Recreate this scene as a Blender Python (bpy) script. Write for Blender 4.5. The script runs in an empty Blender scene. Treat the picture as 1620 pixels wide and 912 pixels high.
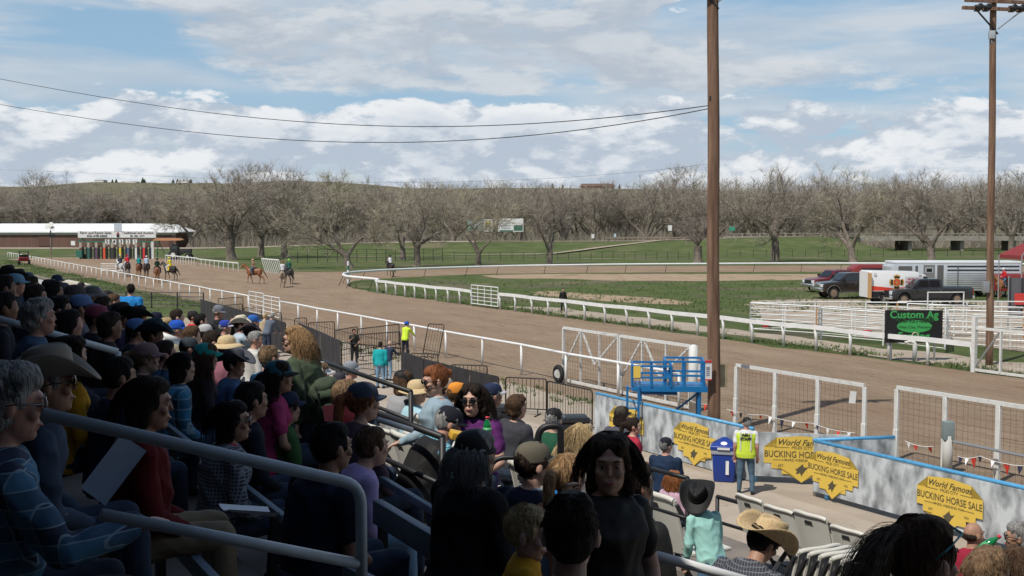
import bpy, bmesh, math, random
import numpy as np
from mathutils import Vector, Matrix, noise
R = math.radians
scene = bpy.context.scene
C = scene.collection

# ------------------------------------------------------------ camera
CAMZ = 5.66
FPX = 1800.0                                  # focal length in px of a 1620 px wide frame
TILT = math.atan(98/FPX)
cam_d = bpy.data.cameras.new('camera'); cam = bpy.data.objects.new('camera', cam_d); C.objects.link(cam)
cam_d.sensor_width = 36; cam_d.lens = 40; cam_d.clip_end = 12000; cam_d.clip_start = 0.05
cam.location = (0, 0, CAMZ); cam.rotation_euler = (R(90)-TILT, 0, 0)
scene.camera = cam

# ------------------------------------------------------------ light
SUN_EL = R(57)
SUNV = Vector((-.66, -.75, 0)).normalized()   # horizontal direction towards the sun
sun_d = bpy.data.lights.new('sun', 'SUN'); sun = bpy.data.objects.new('sun', sun_d); C.objects.link(sun)
sun_d.energy = 3.6; sun_d.angle = R(.55); sun_d.color = (1, .955, .88)
sdir = Vector((SUNV.x*math.cos(SUN_EL), SUNV.y*math.cos(SUN_EL), math.sin(SUN_EL)))
sun.rotation_euler = (-sdir).to_track_quat('-Z', 'Y').to_euler()
scene.view_settings.view_transform = 'Standard'
scene.view_settings.look = 'None'; scene.view_settings.gamma = 1; scene.view_settings.use_curve_mapping = False
scene.view_settings.exposure = 0.10
scene.render.engine = 'CYCLES'
scene.cycles.max_bounces = 3; scene.cycles.diffuse_bounces = 1; scene.cycles.glossy_bounces = 2
scene.cycles.transparent_max_bounces = 8

def build_world():
    w = bpy.data.worlds.new('World'); scene.world = w; w.use_nodes = True
    nt = w.node_tree; N = nt.nodes; L = nt.links; N.clear()
    def nd(t, **k):
        n = N.new(t)
        for a, b in k.items(): setattr(n, a, b)
        return n
    def M(op, a, b=None, c=None, clamp=False):
        n = nd('ShaderNodeMath', operation=op, use_clamp=clamp)
        for i, x in enumerate((a, b, c)):
            if x is None: continue
            if isinstance(x, (int, float)): n.inputs[i].default_value = x
            else: L.new(x, n.inputs[i])
        return n.outputs[0]
    def comb(x, y, z):
        n = nd('ShaderNodeCombineXYZ')
        for i, v in enumerate((x, y, z)):
            if isinstance(v, (int, float)): n.inputs[i].default_value = v
            else: L.new(v, n.inputs[i])
        return n.outputs[0]
    def noi(vec, scale, detail, rough=.55, dist=0):
        n = nd('ShaderNodeTexNoise'); n.inputs['Scale'].default_value = scale
        n.inputs['Detail'].default_value = detail; n.inputs['Roughness'].default_value = rough
        n.inputs['Distortion'].default_value = dist
        L.new(vec, n.inputs['Vector']); return n.outputs['Fac']
    def ss(x, a, b):
        n = nd('ShaderNodeMapRange', interpolation_type='SMOOTHSTEP')
        L.new(x, n.inputs[0]); n.inputs[1].default_value = a; n.inputs[2].default_value = b
        return n.outputs[0]
    def mix(f, a, b):
        n = nd('ShaderNodeMix', data_type='RGBA')
        if isinstance(f, (int, float)): n.inputs[0].default_value = f
        else: L.new(f, n.inputs[0])
        for i, v in ((6, a), (7, b)):
            if isinstance(v, tuple): n.inputs[i].default_value = (*v, 1)
            else: L.new(v, n.inputs[i])
        return n.outputs[2]
    sky = nd('ShaderNodeTexSky', sky_type='NISHITA'); sky.sun_disc = False
    sky.sun_elevation = SUN_EL; sky.sun_rotation = math.atan2(SUNV.x, SUNV.y)
    sky.air_density = 1.0; sky.dust_density = .6; sky.ozone_density = 1.5
    tc = nd('ShaderNodeTexCoord'); sep = nd('ShaderNodeSeparateXYZ'); L.new(tc.outputs['Generated'], sep.inputs[0])
    X, Y, Z = sep.outputs
    el = M('ARCSINE', Z); az = M('ARCTAN2', X, Y)          # radians
    # clear sky: nishita, lifted a little to the pale blue of the place
    clear = mix(.62, mix(1.0, (0,0,0), sky.outputs[0]), (3.2, 5.3, 7.4))
    # ---- high streaky sheet
    h = M('MAXIMUM', Z, .012)
    px = M('DIVIDE', X, M('ADD', h, .10)); py = M('DIVIDE', Y, M('ADD', h, .10))
    p1 = comb(M('MULTIPLY', px, .55), M('MULTIPLY', py, 1.0), 3.7)
    s1 = noi(p1, .62, 7, .52, .5)
    s2 = noi(comb(M('MULTIPLY', az, 3.0), M('MULTIPLY', el, 22), 9.1), 1.0, 5, .55, .4)
    sheet = ss(M('ADD', M('MULTIPLY', s1, .55), M('MULTIPLY', s2, .45)), .415, .535)
    # open blue band low in the sky and up in the corners
    band = M('MULTIPLY', ss(el, .078, .094), M('SUBTRACT', 1.0, ss(el, .108, .128)))
    bandx = M('SUBTRACT', 1.0, ss(az, -.02, .12))
    bandl = ss(az, -.40, -.26)
    sheet = M('MULTIPLY', sheet, M('SUBTRACT', 1.0, M('MULTIPLY', band, M('MULTIPLY', M('MULTIPLY', bandx, bandl), .85))))
    sheetcol = mix(ss(noi(comb(M('MULTIPLY', az, 5), M('MULTIPLY', el, 26), 1.3), 1.3, 6, .6), .36, .62), (5.1, 5.85, 6.7), (6.6, 7.0, 7.45))
    col = mix(M('MULTIPLY', sheet, .80), clear, sheetcol)
    # ---- mid grey puffs
    def puff(col, sx, sy, seed, lo, hi, e0, e1, e2, e3, shade, light, amt):
        def dens(dx, dy):
            v = comb(M('MULTIPLY', M('ADD', az, dx), sx), M('MULTIPLY', M('ADD', el, dy), sy), seed)
            return noi(v, 1.0, 11, .60, .15)
        d = dens(0, 0); dup = dens(-.010, .013)
        base = noi(comb(M('MULTIPLY', az, sx*.45), M('MULTIPLY', el, sy*.4), seed+5), 1.0, 2, .5)
        dd = M('ADD', M('MULTIPLY', d, .62), M('MULTIPLY', base, .38))
        env = M('MULTIPLY', ss(el, e0, e1), M('SUBTRACT', 1.0, ss(el, e2, e3)))
        k = M('SUBTRACT', dd, M('MULTIPLY', M('SUBTRACT', 1.0, env), .22))
        cov = ss(k, lo, hi)
        lit = ss(M('SUBTRACT', d, dup), -.055, .085)
        lit = M('MULTIPLY', lit, M('ADD', .55, M('MULTIPLY', ss(M('SUBTRACT', .62, k), .0, .16), .45)))
        c = mix(lit, shade, light)
        return mix(M('MULTIPLY', cov, amt), col, c)
    col = puff(col, 5.2, 15, 21.7, .455, .51, .085, .13, .20, .26, (4.7, 5.3, 6.1), (7.1, 7.4, 7.7), .85)
    col = puff(col, 9.5, 21, 4.2, .385, .425, .010, .040, .080, .128, (4.8, 5.55, 6.55), (8.6, 8.85, 9.1), .97)
    col = puff(col, 14, 40, 12.9, .41, .47, -.02, .002, .034, .066, (5.3, 6.05, 6.9), (8.2, 8.5, 8.8), .94)
    # overhead the cover is thinner and deeper blue
    top = ss(el, .24, .62)
    col = mix(M('MULTIPLY', top, .95), col, mix(.35, mix(1.0, (0,0,0), sky.outputs[0]), (1.2, 1.7, 2.5)))
    bg = nd('ShaderNodeBackground'); bg.inputs['Strength'].default_value = .092
    L.new(col, bg.inputs['Color'])
    out = nd('ShaderNodeOutputWorld'); L.new(bg.outputs[0], out.inputs['Surface'])
build_world()

# ------------------------------------------------------------ pixel -> place (a measuring aid)
_c, _s = math.cos(TILT), math.sin(TILT)
def ray(px, py):
    x = (px-810)/FPX; y = -(py-456)/FPX
    return Vector((x, _c+y*_s, -_s+y*_c))
def G(px, py, z=0.0):
    d = ray(px, py); t = (z-CAMZ)/d.z
    return Vector((d.x*t, d.y*t, z))
def at(px, py, Y):
    d = ray(px, py); t = Y/d.y
    return Vector((d.x*t, Y, CAMZ+d.z*t))
DU = Vector((.495, -.869, 0)).normalized()    # along the track, towards us
DV = Vector((.869, .495, 0)).normalized()     # across, from the stand to the track
def UV(u, v, z=0.0): return DU*u+DV*v+Vector((0, 0, z))
def uv_of(p): return p.x*DU.x+p.y*DU.y, p.x*DV.x+p.y*DV.y
TRACK_YAW = math.atan2(DU.y, DU.x)            # local X along DU

# ------------------------------------------------------------ materials
_mats = {}
def mat(name, col=(.5,.5,.5), rough=.7, metal=0, noise_amt=0, nscale=8, bump=0, bscale=None, col2=None, spec=.5, coat=0, detail=5, stretch=None, emit=None, obj_coord=True, lo=.35, hi=.65):
    if name in _mats: return _mats[name]
    m = bpy.data.materials.new(name); m.use_nodes = True; nt = m.node_tree
    b = nt.nodes['Principled BSDF']
    b.inputs['Base Color'].default_value = (*col, 1); b.inputs['Roughness'].default_value = rough
    b.inputs['Metallic'].default_value = metal; b.inputs['Specular IOR Level'].default_value = spec
    if coat: b.inputs['Coat Weight'].default_value = coat
    if emit:
        b.inputs['Emission Color'].default_value = (*emit[0], 1); b.inputs['Emission Strength'].default_value = emit[1]
    if noise_amt or bump or col2:
        tc = nt.nodes.new('ShaderNodeTexCoord'); mp = nt.nodes.new('ShaderNodeMapping')
        nt.links.new(tc.outputs['Object'], mp.inputs[0])
        if stretch: mp.inputs['Scale'].default_value = stretch
    if noise_amt or col2:
        n = nt.nodes.new('ShaderNodeTexNoise'); n.inputs['Scale'].default_value = nscale; n.inputs['Detail'].default_value = detail
        nt.links.new(mp.outputs[0], n.inputs['Vector'])
        mr = nt.nodes.new('ShaderNodeMapRange'); nt.links.new(n.outputs['Fac'], mr.inputs[0])
        mr.inputs[1].default_value = lo; mr.inputs[2].default_value = hi
        mx = nt.nodes.new('ShaderNodeMix'); mx.data_type = 'RGBA'; nt.links.new(mr.outputs[0], mx.inputs[0])
        c2 = col2 if col2 else tuple(min(1, c*(1+noise_amt)) for c in col)
        c1 = col if col2 else tuple(c*(1-noise_amt) for c in col)
        mx.inputs[6].default_value = (*c1, 1); mx.inputs[7].default_value = (*c2, 1)
        nt.links.new(mx.outputs[2], b.inputs['Base Color'])
    if bump:
        n2 = nt.nodes.new('ShaderNodeTexNoise'); n2.inputs['Scale'].default_value = bscale or nscale*3; n2.inputs['Detail'].default_value = 4
        nt.links.new(mp.outputs[0], n2.inputs['Vector'])
        bp = nt.nodes.new('ShaderNodeBump'); bp.inputs['Strength'].default_value = bump; bp.inputs['Distance'].default_value = .02
        nt.links.new(n2.outputs['Fac'], bp.inputs['Height']); nt.links.new(bp.outputs[0], b.inputs['Normal'])
    _mats[name] = m
    return m

# ------------------------------------------------------------ mesh helpers
def link_mesh(name, verts, faces, mats, parent=None, smooth=False, midx=None, matrix=None):
    me = bpy.data.meshes.new(name); me.from_pydata([tuple(v) for v in verts], [], [tuple(f) for f in faces])
    if not isinstance(mats, (list, tuple)): mats = [mats]
    for m in mats: me.materials.append(m)
    if midx: me.polygons.foreach_set('material_index', midx)
    if smooth: me.polygons.foreach_set('use_smooth', [True]*len(me.polygons))
    me.update()
    o = bpy.data.objects.new(name, me); C.objects.link(o)
    if parent: o.parent = parent
    return o
class MB:
    def __init__(s): s.v = []; s.f = []; s.m = []
    def add(s, vs, fs, mi=0):
        n = len(s.v); s.v += [Vector(v) for v in vs]; s.f += [tuple(i+n for i in f) for f in fs]; s.m += [mi]*len(fs); return s
    def box(s, c, size, mtx=None, mi=0, taper=None):
        x, y, z = size[0]/2, size[1]/2, size[2]/2
        t = taper or 1.0
        vs = [Vector((a*x*(t if k > 0 else 1), b*y*(t if k > 0 else 1), k*z)) for k in (-1, 1) for a, b in ((-1,-1),(1,-1),(1,1),(-1,1))]
        if mtx is not None: vs = [mtx @ v for v in vs]
        c = Vector(c)
        return s.add([v+c for v in vs], [(3,2,1,0),(4,5,6,7),(0,1,5,4),(1,2,6,5),(2,3,7,6),(3,0,4,7)], mi)
    def bar(s, p0, p1, w, h, mi=0, up=Vector((0,0,1))):
        """rectangular bar from p0 to p1, w sideways, h along up"""
        p0 = Vector(p0); p1 = Vector(p1); d = (p1-p0).normalized()
        if abs(d.dot(up)) > .98: up = Vector((DV.x, DV.y, 0))
        sd = d.cross(up).normalized(); u = sd.cross(d).normalized()
        vs = [p+sd*a*w/2+u*b*h/2 for p in (p0, p1) for a, b in ((-1,-1),(1,-1),(1,1),(-1,1))]
        return s.add(vs, [(0,1,2,3),(7,6,5,4),(0,4,5,1),(1,5,6,2),(2,6,7,3),(3,7,4,0)], mi)
    def tube(s, pts, r, n=8, mi=0, caps=True, closed=False):
        pts = [Vector(p) for p in pts]; rs = r if isinstance(r, (list, tuple)) else [r]*len(pts)
        k = len(pts); vs = []; fs = []
        prev = None
        for i, p in enumerate(pts):
            if closed: d = pts[(i+1) % k]-pts[i-1]
            else: d = pts[min(i+1, k-1)]-pts[max(i-1, 0)]
            d.normalize()
            if prev is None:
                a = Vector((0,0,1)) if abs(d.z) < .9 else Vector((1,0,0))
                x = d.cross(a).normalized()
            else: x = (prev-d*prev.dot(d)).normalized()
            prev = x; y = d.cross(x)
            for j in range(n):
                t = 2*math.pi*j/n; vs.append(p+(x*math.cos(t)+y*math.sin(t))*rs[i])
        rng = k if closed else k-1
        for i in range(rng):
            for j in range(n):
                a = i*n+j; b = i*n+(j+1) % n; i2 = (i+1) % k
                fs.append((a, b, i2*n+(j+1) % n, i2*n+j))
        if caps and not closed:
            fs.append(tuple(range(n-1, -1, -1))); fs.append(tuple((k-1)*n+j for j in range(n)))
        return s.add(vs, fs, mi)
    def lathe(s, prof, c=(0,0,0), n=16, mi=0, sx=1, sy=1, mtx=None):
        """prof: list of (r, z)"""
        vs = []; fs = []; c = Vector(c)
        for r, z in prof:
            for j in range(n):
                t = 2*math.pi*j/n; v = Vector((r*math.cos(t)*sx, r*math.sin(t)*sy, z))
                vs.append((mtx @ v if mtx is not None else v)+c)
        for i in range(len(prof)-1):
            for j in range(n):
                fs.append((i*n+j, i*n+(j+1) % n, (i+1)*n+(j+1) % n, (i+1)*n+j))
        fs.append(tuple(range(n-1, -1, -1))); fs.append(tuple((len(prof)-1)*n+j for j in range(n)))
        return s.add(vs, fs, mi)
    def prism(s, poly, h0, h1, mtx=None, mi=0):
        """poly: list of (a,b) extruded along third axis between h0,h1; mtx maps (a,b,h)"""
        n = len(poly); vs = [Vector((a, b, h)) for h in (h0, h1) for a, b in poly]
        if mtx is not None: vs = [mtx @ v for v in vs]
        fs = [tuple(range(n-1, -1, -1)), tuple(range(n, 2*n))]+[(i, (i+1) % n, n+(i+1) % n, n+i) for i in range(n)]
        return s.add(vs, fs, mi)
    def quad(s, a, b, c, d, mi=0): return s.add([a, b, c, d], [(0,1,2,3)], mi)
    def build(s, name, mats, parent=None, smooth=False, bevel=0, seg=2, recalc=True):
        o = link_mesh(name, s.v, s.f, mats, parent, smooth, s.m)
        if recalc or bevel:
            bm = bmesh.new(); bm.from_mesh(o.data)
            bmesh.ops.recalc_face_normals(bm, faces=bm.faces)
            if bevel:
                es = [e for e in bm.edges if len(e.link_faces) == 2 and e.calc_face_angle(0) > .5]
                bmesh.ops.bevel(bm, geom=es, offset=bevel, segments=seg, affect='EDGES', profile=.6, clamp_overlap=True)
            bm.to_mesh(o.data); bm.free()
            if smooth or bevel:
                o.data.polygons.foreach_set('use_smooth', [True]*len(o.data.polygons))
                if bevel: o.data.set_sharp_from_angle(angle=R(40))
        return o
def tag(o, label=None, cat=None, group=None, kind=None):
    if label: o['label'] = label
    if cat: o['category'] = cat
    if group: o['group'] = group
    if kind: o['kind'] = kind
    return o
def thing(name, label, cat, loc=(0,0,0), rz=0, group=None):
    o = bpy.data.objects.new(name, None); C.objects.link(o); o.location = loc; o.rotation_euler = (0,0,rz)
    o.empty_display_size = .2
    return tag(o, label, cat, group)
def dup(root, loc, rz=0, label=None, group=None, scale=None):
    r = root.copy(); C.objects.link(r); r.location = loc; r.rotation_euler = (0,0,rz)
    if label: r['label'] = label
    if group: r['group'] = group
    if scale: r.scale = scale
    for ch in list(root.children):
        c = ch.copy(); C.objects.link(c); c.parent = r
        for g in ch.children:
            d = g.copy(); C.objects.link(d); d.parent = c
    return r
_tmp = bpy.data.scenes.new('tmp_scene')
def evaluate(o):
    """mesh of an object with its modifiers, worked out in a small scene of its own"""
    _tmp.collection.objects.link(o); vl = _tmp.view_layers[0]; vl.update(); dg = vl.depsgraph; dg.update()
    me = bpy.data.meshes.new_from_object(o.evaluated_get(dg), depsgraph=dg)
    _tmp.collection.objects.unlink(o); return me
def text_mesh(name, body, size, material, parent, mtx, shear=0, align='CENTER', bold=0, extrude=.0, sx=1.0):
    cu = bpy.data.curves.new(name, 'FONT'); cu.body = body; cu.size = size; cu.align_x = align; cu.align_y = 'CENTER'
    cu.shear = shear; cu.offset = bold; cu.extrude = extrude; cu.resolution_u = 3
    to = bpy.data.objects.new(name, cu); me = evaluate(to)
    me.transform(mtx @ Matrix.Diagonal((sx, 1, 1, 1)))
    bpy.data.objects.remove(to); bpy.data.curves.remove(cu)
    me.materials.clear(); me.materials.append(material); me.name = name
    o = bpy.data.objects.new(name, me); C.objects.link(o); o.parent = parent
    return o
def frame(origin, xdir, zdir=Vector((0,0,1))):
    """text frame: text x along xdir, text y along zdir"""
    x = Vector(xdir).normalized(); z = Vector(zdir).normalized(); n = x.cross(z).normalized(); z = n.cross(x).normalized()
    m = Matrix.Identity(4)
    for i in range(3): m[i][0] = x[i]; m[i][1] = z[i]; m[i][2] = n[i]; m[i][3] = origin[i]
    return m
rnd = random.Random(11)
def sm(a, b, x):
    t = max(0, min(1, (x-a)/(b-a))); return t*t*(3-2*t)
# ============================================================ ground
def ground_mat(name, kind):
    m = bpy.data.materials.new(name); m.use_nodes = True; nt = m.node_tree; N = nt.nodes; L = nt.links
    b = N['Principled BSDF']; b.inputs['Roughness'].default_value = .95; b.inputs['Specular IOR Level'].default_value = .15
    geo = N.new('ShaderNodeNewGeometry')
    rot = N.new('ShaderNodeMapping'); rot.inputs['Rotation'].default_value = (0, 0, -TRACK_YAW)   # x along the track
    rot.vector_type = 'POINT'; L.new(geo.outputs['Position'], rot.inputs[0])
    def noi(scale, detail=5, rough=.6, st=(1,1,1), off=0, src=rot):
        mp = N.new('ShaderNodeMapping'); mp.inputs['Scale'].default_value = st; mp.inputs['Location'].default_value = (off, off*.7, 0)
        L.new(src.outputs[0], mp.inputs[0])
        n = N.new('ShaderNodeTexNoise'); n.inputs['Scale'].default_value = scale; n.inputs['Detail'].default_value = detail; n.inputs['Roughness'].default_value = rough
        L.new(mp.outputs[0], n.inputs['Vector']); return n.outputs['Fac']
    def ramp(f, stops):
        r = N.new('ShaderNodeValToRGB'); L.new(f, r.inputs[0]); e = r.color_ramp.elements
        e[0].position, e[0].color = stops[0][0], (*stops[0][1], 1); e[1].position, e[1].color = stops[-1][0], (*stops[-1][1], 1)
        for p, c in stops[1:-1]: x = e.new(p); x.color = (*c, 1)
        return r.outputs[0]
    def mix(f, a, c, bt='MIX'):
        n = N.new('ShaderNodeMix'); n.data_type = 'RGBA'; n.blend_type = bt
        if isinstance(f, float): n.inputs[0].default_value = f
        else: L.new(f, n.inputs[0])
        for i, v in ((6, a), (7, c)):
            if isinstance(v, tuple): n.inputs[i].default_value = (*v, 1)
            else: L.new(v, n.inputs[i])
        return n.outputs[2]
    def ss(x, a, c):
        n = N.new('ShaderNodeMapRange'); n.interpolation_type = 'SMOOTHSTEP'; L.new(x, n.inputs[0]); n.inputs[1].default_value = a; n.inputs[2].default_value = c; return n.outputs[0]
    bump = .6; bs = 6.0; bd = .06
    if kind == 'grass':
        c = ramp(noi(.35, 7, .68), [(.3, (.058,.086,.026)), (.5, (.090,.128,.038)), (.66, (.138,.158,.060)), (.8,(.21,.19,.11))])
        c = mix(ss(noi(.09, 5, .65, off=3), .53, .66), c, (.20,.17,.105))
        c = mix(ss(noi(1.4, 6, .7, off=9), .53, .66), c, (.125,.105,.065)); c = mix(ss(noi(.16, 5, .7, (.5,1,1), 13), .50, .62), c, (.13,.125,.075))
        bump = 1; bs = 5; bd = .15
    elif kind == 'bank':
        c = ramp(noi(.22, 6, .65), [(.3, (.062,.082,.028)), (.52, (.098,.126,.044)), (.75, (.165,.165,.075))])
        c = mix(ss(noi(.06, 4, .6, off=3), .56, .68), c, (.17,.15,.085))
    elif kind == 'dirt':
        c = ramp(noi(.5, 8, .65, (.35,1,1)), [(.3, (.25,.178,.118)), (.5, (.31,.228,.155)), (.72, (.365,.275,.195))])
        c = mix(ss(noi(.12, 4, .6, (.3,1,1), 5), .48, .66), c, (.29,.196,.132))
        c = mix(ss(noi(2.2, 5, .7, (.16,1.3,1), 2), .54, .66), c, (.215,.142,.094))
        c = mix(ss(noi(7, 4, .7, off=8), .60, .70), c, (.15,.10,.066))
        c = mix(ss(noi(1.0, 6, .75, (.12,1.6,1), 21), .54, .70), c, (.25,.175,.122)); c = mix(ss(noi(14, 3, .75, (.7,1,1), 31), .57, .68), c, (.42,.31,.22))
        bump = 1; bs = 3.2; bd = .16
    elif kind == 'sand':
        c = ramp(noi(.7, 7, .65), [(.3, (.30,.215,.145)), (.55, (.40,.30,.205)), (.75, (.46,.36,.26))])
        c = mix(ss(noi(.25, 6, .7, off=4), .55, .66), c, (.14,.14,.06))
        bump = 1; bs = 2.5; bd = .12
    elif kind == 'pale':
        c = ramp(noi(.6, 7, .6), [(.3, (.33,.27,.21)), (.55, (.40,.335,.265)), (.75, (.45,.38,.31))])
        c = mix(ss(noi(.9, 6, .75, off=6), .57, .66), c, (.25,.20,.15))
        bump = .5; bs = 5; bd = .03
    elif kind == 'concrete':
        c = ramp(noi(.8, 7, .6), [(.3, (.36,.30,.235)), (.55, (.44,.37,.30)), (.75, (.48,.41,.34))])
        c = mix(ss(noi(3, 6, .75, off=6), .60, .70), c, (.24,.19,.145))
        bump = .3; bs = 12; bd = .01
    elif kind == 'hill':
        c = ramp(noi(.006, 9, .62), [(.3, (.12,.112,.068)), (.5, (.175,.155,.10)), (.62, (.145,.14,.08)), (.75, (.26,.215,.16))])
        c = mix(ss(noi(.02, 5, .6, off=5), .56, .62), c, (.07,.07,.045)); bump = 1; bs = .05; bd = 4
    n = noi(bs, 6, .7)
    bp = N.new('ShaderNodeBump'); bp.inputs['Strength'].default_value = bump; bp.inputs['Distance'].default_value = bd
    L.new(n, bp.inputs['Height']); L.new(bp.outputs[0], b.inputs['Normal'])
    L.new(c, b.inputs['Base Color'])
    return m
MG = {k: ground_mat('ground_'+k, k) for k in ('grass', 'bank', 'dirt', 'sand', 'pale', 'concrete', 'hill')}

def ragged(pts, amp, step, seed=0):
    """closed outline with uneven edges"""
    out = []; n = len(pts)
    for i in range(n):
        a = Vector(pts[i]); b = Vector(pts[(i+1) % n]); d = b-a; L_ = d.length
        k = max(1, min(160, int(L_/step))); nr = Vector((-d.y, d.x, 0)).normalized() if L_ > 0 else Vector()
        for j in range(k):
            p = a+d*(j/k)
            w = noise.noise(Vector((p.x*.35+seed, p.y*.35, seed)))*1.1+noise.noise(Vector((p.x*1.3+seed, p.y*1.3, seed)))*.6
            out.append(p+nr*w*amp)
    return out
def sheet(name, pts, z, material, amp=0, step=1.5, seed=0):
    pts = [Vector((p[0], p[1], 0)) for p in pts]
    if amp: pts = ragged(pts, amp, step, seed)
    bm = bmesh.new(); vs = [bm.verts.new((p.x, p.y, z)) for p in pts]
    f = bm.faces.new(vs); bmesh.ops.triangulate(bm, faces=[f]); bmesh.ops.recalc_face_normals(bm, faces=bm.faces)
    for f in bm.faces:
        if f.normal.z < 0: f.normal_flip()
    me = bpy.data.meshes.new(name); bm.to_mesh(me); bm.free(); me.materials.append(material)
    o = bpy.data.objects.new(name, me); C.objects.link(o); return tag(o, kind='structure')

# grass field reaching the horizon
g = MB(); g.quad((-5000,-400,0), (5000,-400,0), (5000,6000,0), (-5000,6000,0)); tag(g.build('ground', MG['grass']), kind='structure')

V_OUT, V_IN = 21.6, 37.3
P = lambda x, y: G(x, y)
track_pts = [UV(30, V_OUT-1.6), UV(-66, V_OUT-1.6), UV(-78, V_OUT-.3), UV(-212, V_OUT-.3), P(60,407.5), P(125,407.5), P(250,407.5), P(300,413), P(370,425), P(440,431.5), P(545,430.5),
    P(620,426.5), P(720,424), P(900,421.5), P(1250,420.5), P(1620,421.5), P(1900,424), P(1900,433), P(1620,431), P(1250,430.5), P(900,432), P(750,434), P(660,438), P(600,441.5), P(560,444.5), P(548,448), P(556,455), P(585,462),
    UV(-82, V_IN+.6), UV(-40, V_IN-.1), UV(30, V_IN-.1)]
sheet('race_track', track_pts, .004, MG['dirt'], .45, 1.6, 1)
# bare ground round the corrals and in the infield
sheet('sandy_band', [P(760,436), P(850,433.5), P(1000,434), P(1180,434), P(1330,434), P(1335,440), P(1240,444), P(1090,445), P(960,444), P(870,441), P(790,441)], .008, MG['sand'], .9, 2, 4)
sheet('sandy_strip', [P(838,462), P(880,461), P(940,466), P(1010,470), P(1060,474), P(1095,479), P(1090,483), P(1000,480), P(930,474), P(850,467)], .008, MG['sand'], .7, 1.2, 7)
sheet('sandy_verge', [UV(-70, V_IN+2.2), UV(-60, V_IN+1.2), UV(-45, V_IN+1.8), UV(-38, V_IN+1.0), UV(-28, V_IN+.4), UV(12, V_IN+.4), UV(12, V_IN+6), UV(-20, V_IN+5.0), UV(-34, V_IN+3.6), UV(-50, V_IN+4.2), UV(-66, V_IN+4.4)], .008, MG['pale'], .8, 1.0, 9)
sheet('corral_yard', [P(1188,476), P(1290,474), P(1420,476), P(1620,478), P(1800,480), P(1800,560), UV(-8, V_IN+4), UV(-22, V_IN+6.5), P(1340,520), P(1200,505)], .012, MG['pale'], 1.2, 1.5, 12)
sheet('near_yard', [UV(30, -14), UV(-69, -14), UV(-69, 9), UV(-71, 17), UV(-67.5, V_OUT-1), UV(-30, V_OUT-1.5), UV(30, V_OUT-1.5)], .008, MG['pale'], .35, 1.4, 15)
sheet('concourse_paving', [UV(25, 13), UV(-48, 13), UV(-48, 16.6), UV(25, 16.6)], .012, MG['concrete'], .05, 1, 17)

# road on its bank behind the track
def bank_h(X): return .55+1.55*sm(-75, -15, X)-.0*X+1.2*sm(20, 75, X)
def bank_end(X): return 1-sm(74, 84, X)
xs = np.linspace(-420, 96, 130)
prof = [(228, 0), (236, .25), (246, .62), (256, .93), (260, 1.0), (271, 1.0), (275, .9), (285, .45), (330, .5), (420, .5)]
g = MB(); vs = []; fs = []
for x in xs:
    for k, (y, h) in enumerate(prof):
        wob = noise.noise(Vector((x*.05, y*.05, 2)))*.25 if 0 < k < 4 else 0
        e = bank_end(x)
        vs.append((x, y+noise.noise(Vector((x*.02, k, 0)))*2, max(-.05, (h*bank_h(x)+wob*h)*e-.02*(1-e)) if k else -.02))
n = len(prof)
for i in range(len(xs)-1):
    for k in range(n-1): fs.append((i*n+k, (i+1)*n+k, (i+1)*n+k+1, i*n+k+1))
g.add(vs, fs); tag(g.build('road_bank', MG['bank'], smooth=True), kind='structure')
g = MB()
for i in range(len(xs)-1):
    a, b = xs[i], xs[i+1]
    if b > 80: break
    g.quad((a, 261.5, bank_h(a)+.06), (b, 261.5, bank_h(b)+.06), (b, 269.5, bank_h(b)+.06), (a, 269.5, bank_h(a)+.06))
for i in range(len(xs)-1):
    a, b = xs[i], xs[i+1]
    if -9 < a < 80 or b > 80: continue
    g.quad((a, 257.2, bank_h(a)*.965+.02), (b, 257.2, bank_h(b)*.965+.02), (b, 261.5, bank_h(b)+.06), (a, 261.5, bank_h(a)+.06))
tag(g.build('road', MG['pale'], smooth=True), kind='structure')
# farm lane climbing the bank
def bankz(x, y):
    for (y0, h0), (y1, h1) in zip(prof, prof[1:]):
        if y0 <= y <= y1: return (h0+(h1-h0)*(y-y0)/(y1-y0))*bank_h(x)*bank_end(x)
    return 0
g = MB(); pts = []
for k in range(41):
    t = k/40; x = 5.5+(37-5.5)*t; y = 224+38*t**.9
    pts.append((x, y))
for (a, b), (c, d) in zip(pts, pts[1:]):
    w = 1.5
    g.quad((a-.3, b-w, bankz(a,b-w)+.22), (c-.3, d-w, bankz(c,d-w)+.22), (c+.3, d+w, bankz(c,d+w)+.22), (a+.3, b+w, bankz(a,b+w)+.22))
g.quad((-12, 223, .02), (5.5, 222.5, .2), (5.5, 225.6, .24), (-12, 225, .02))
tag(g.build('farm_lane', MG['pale'], smooth=True), kind='structure')

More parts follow.
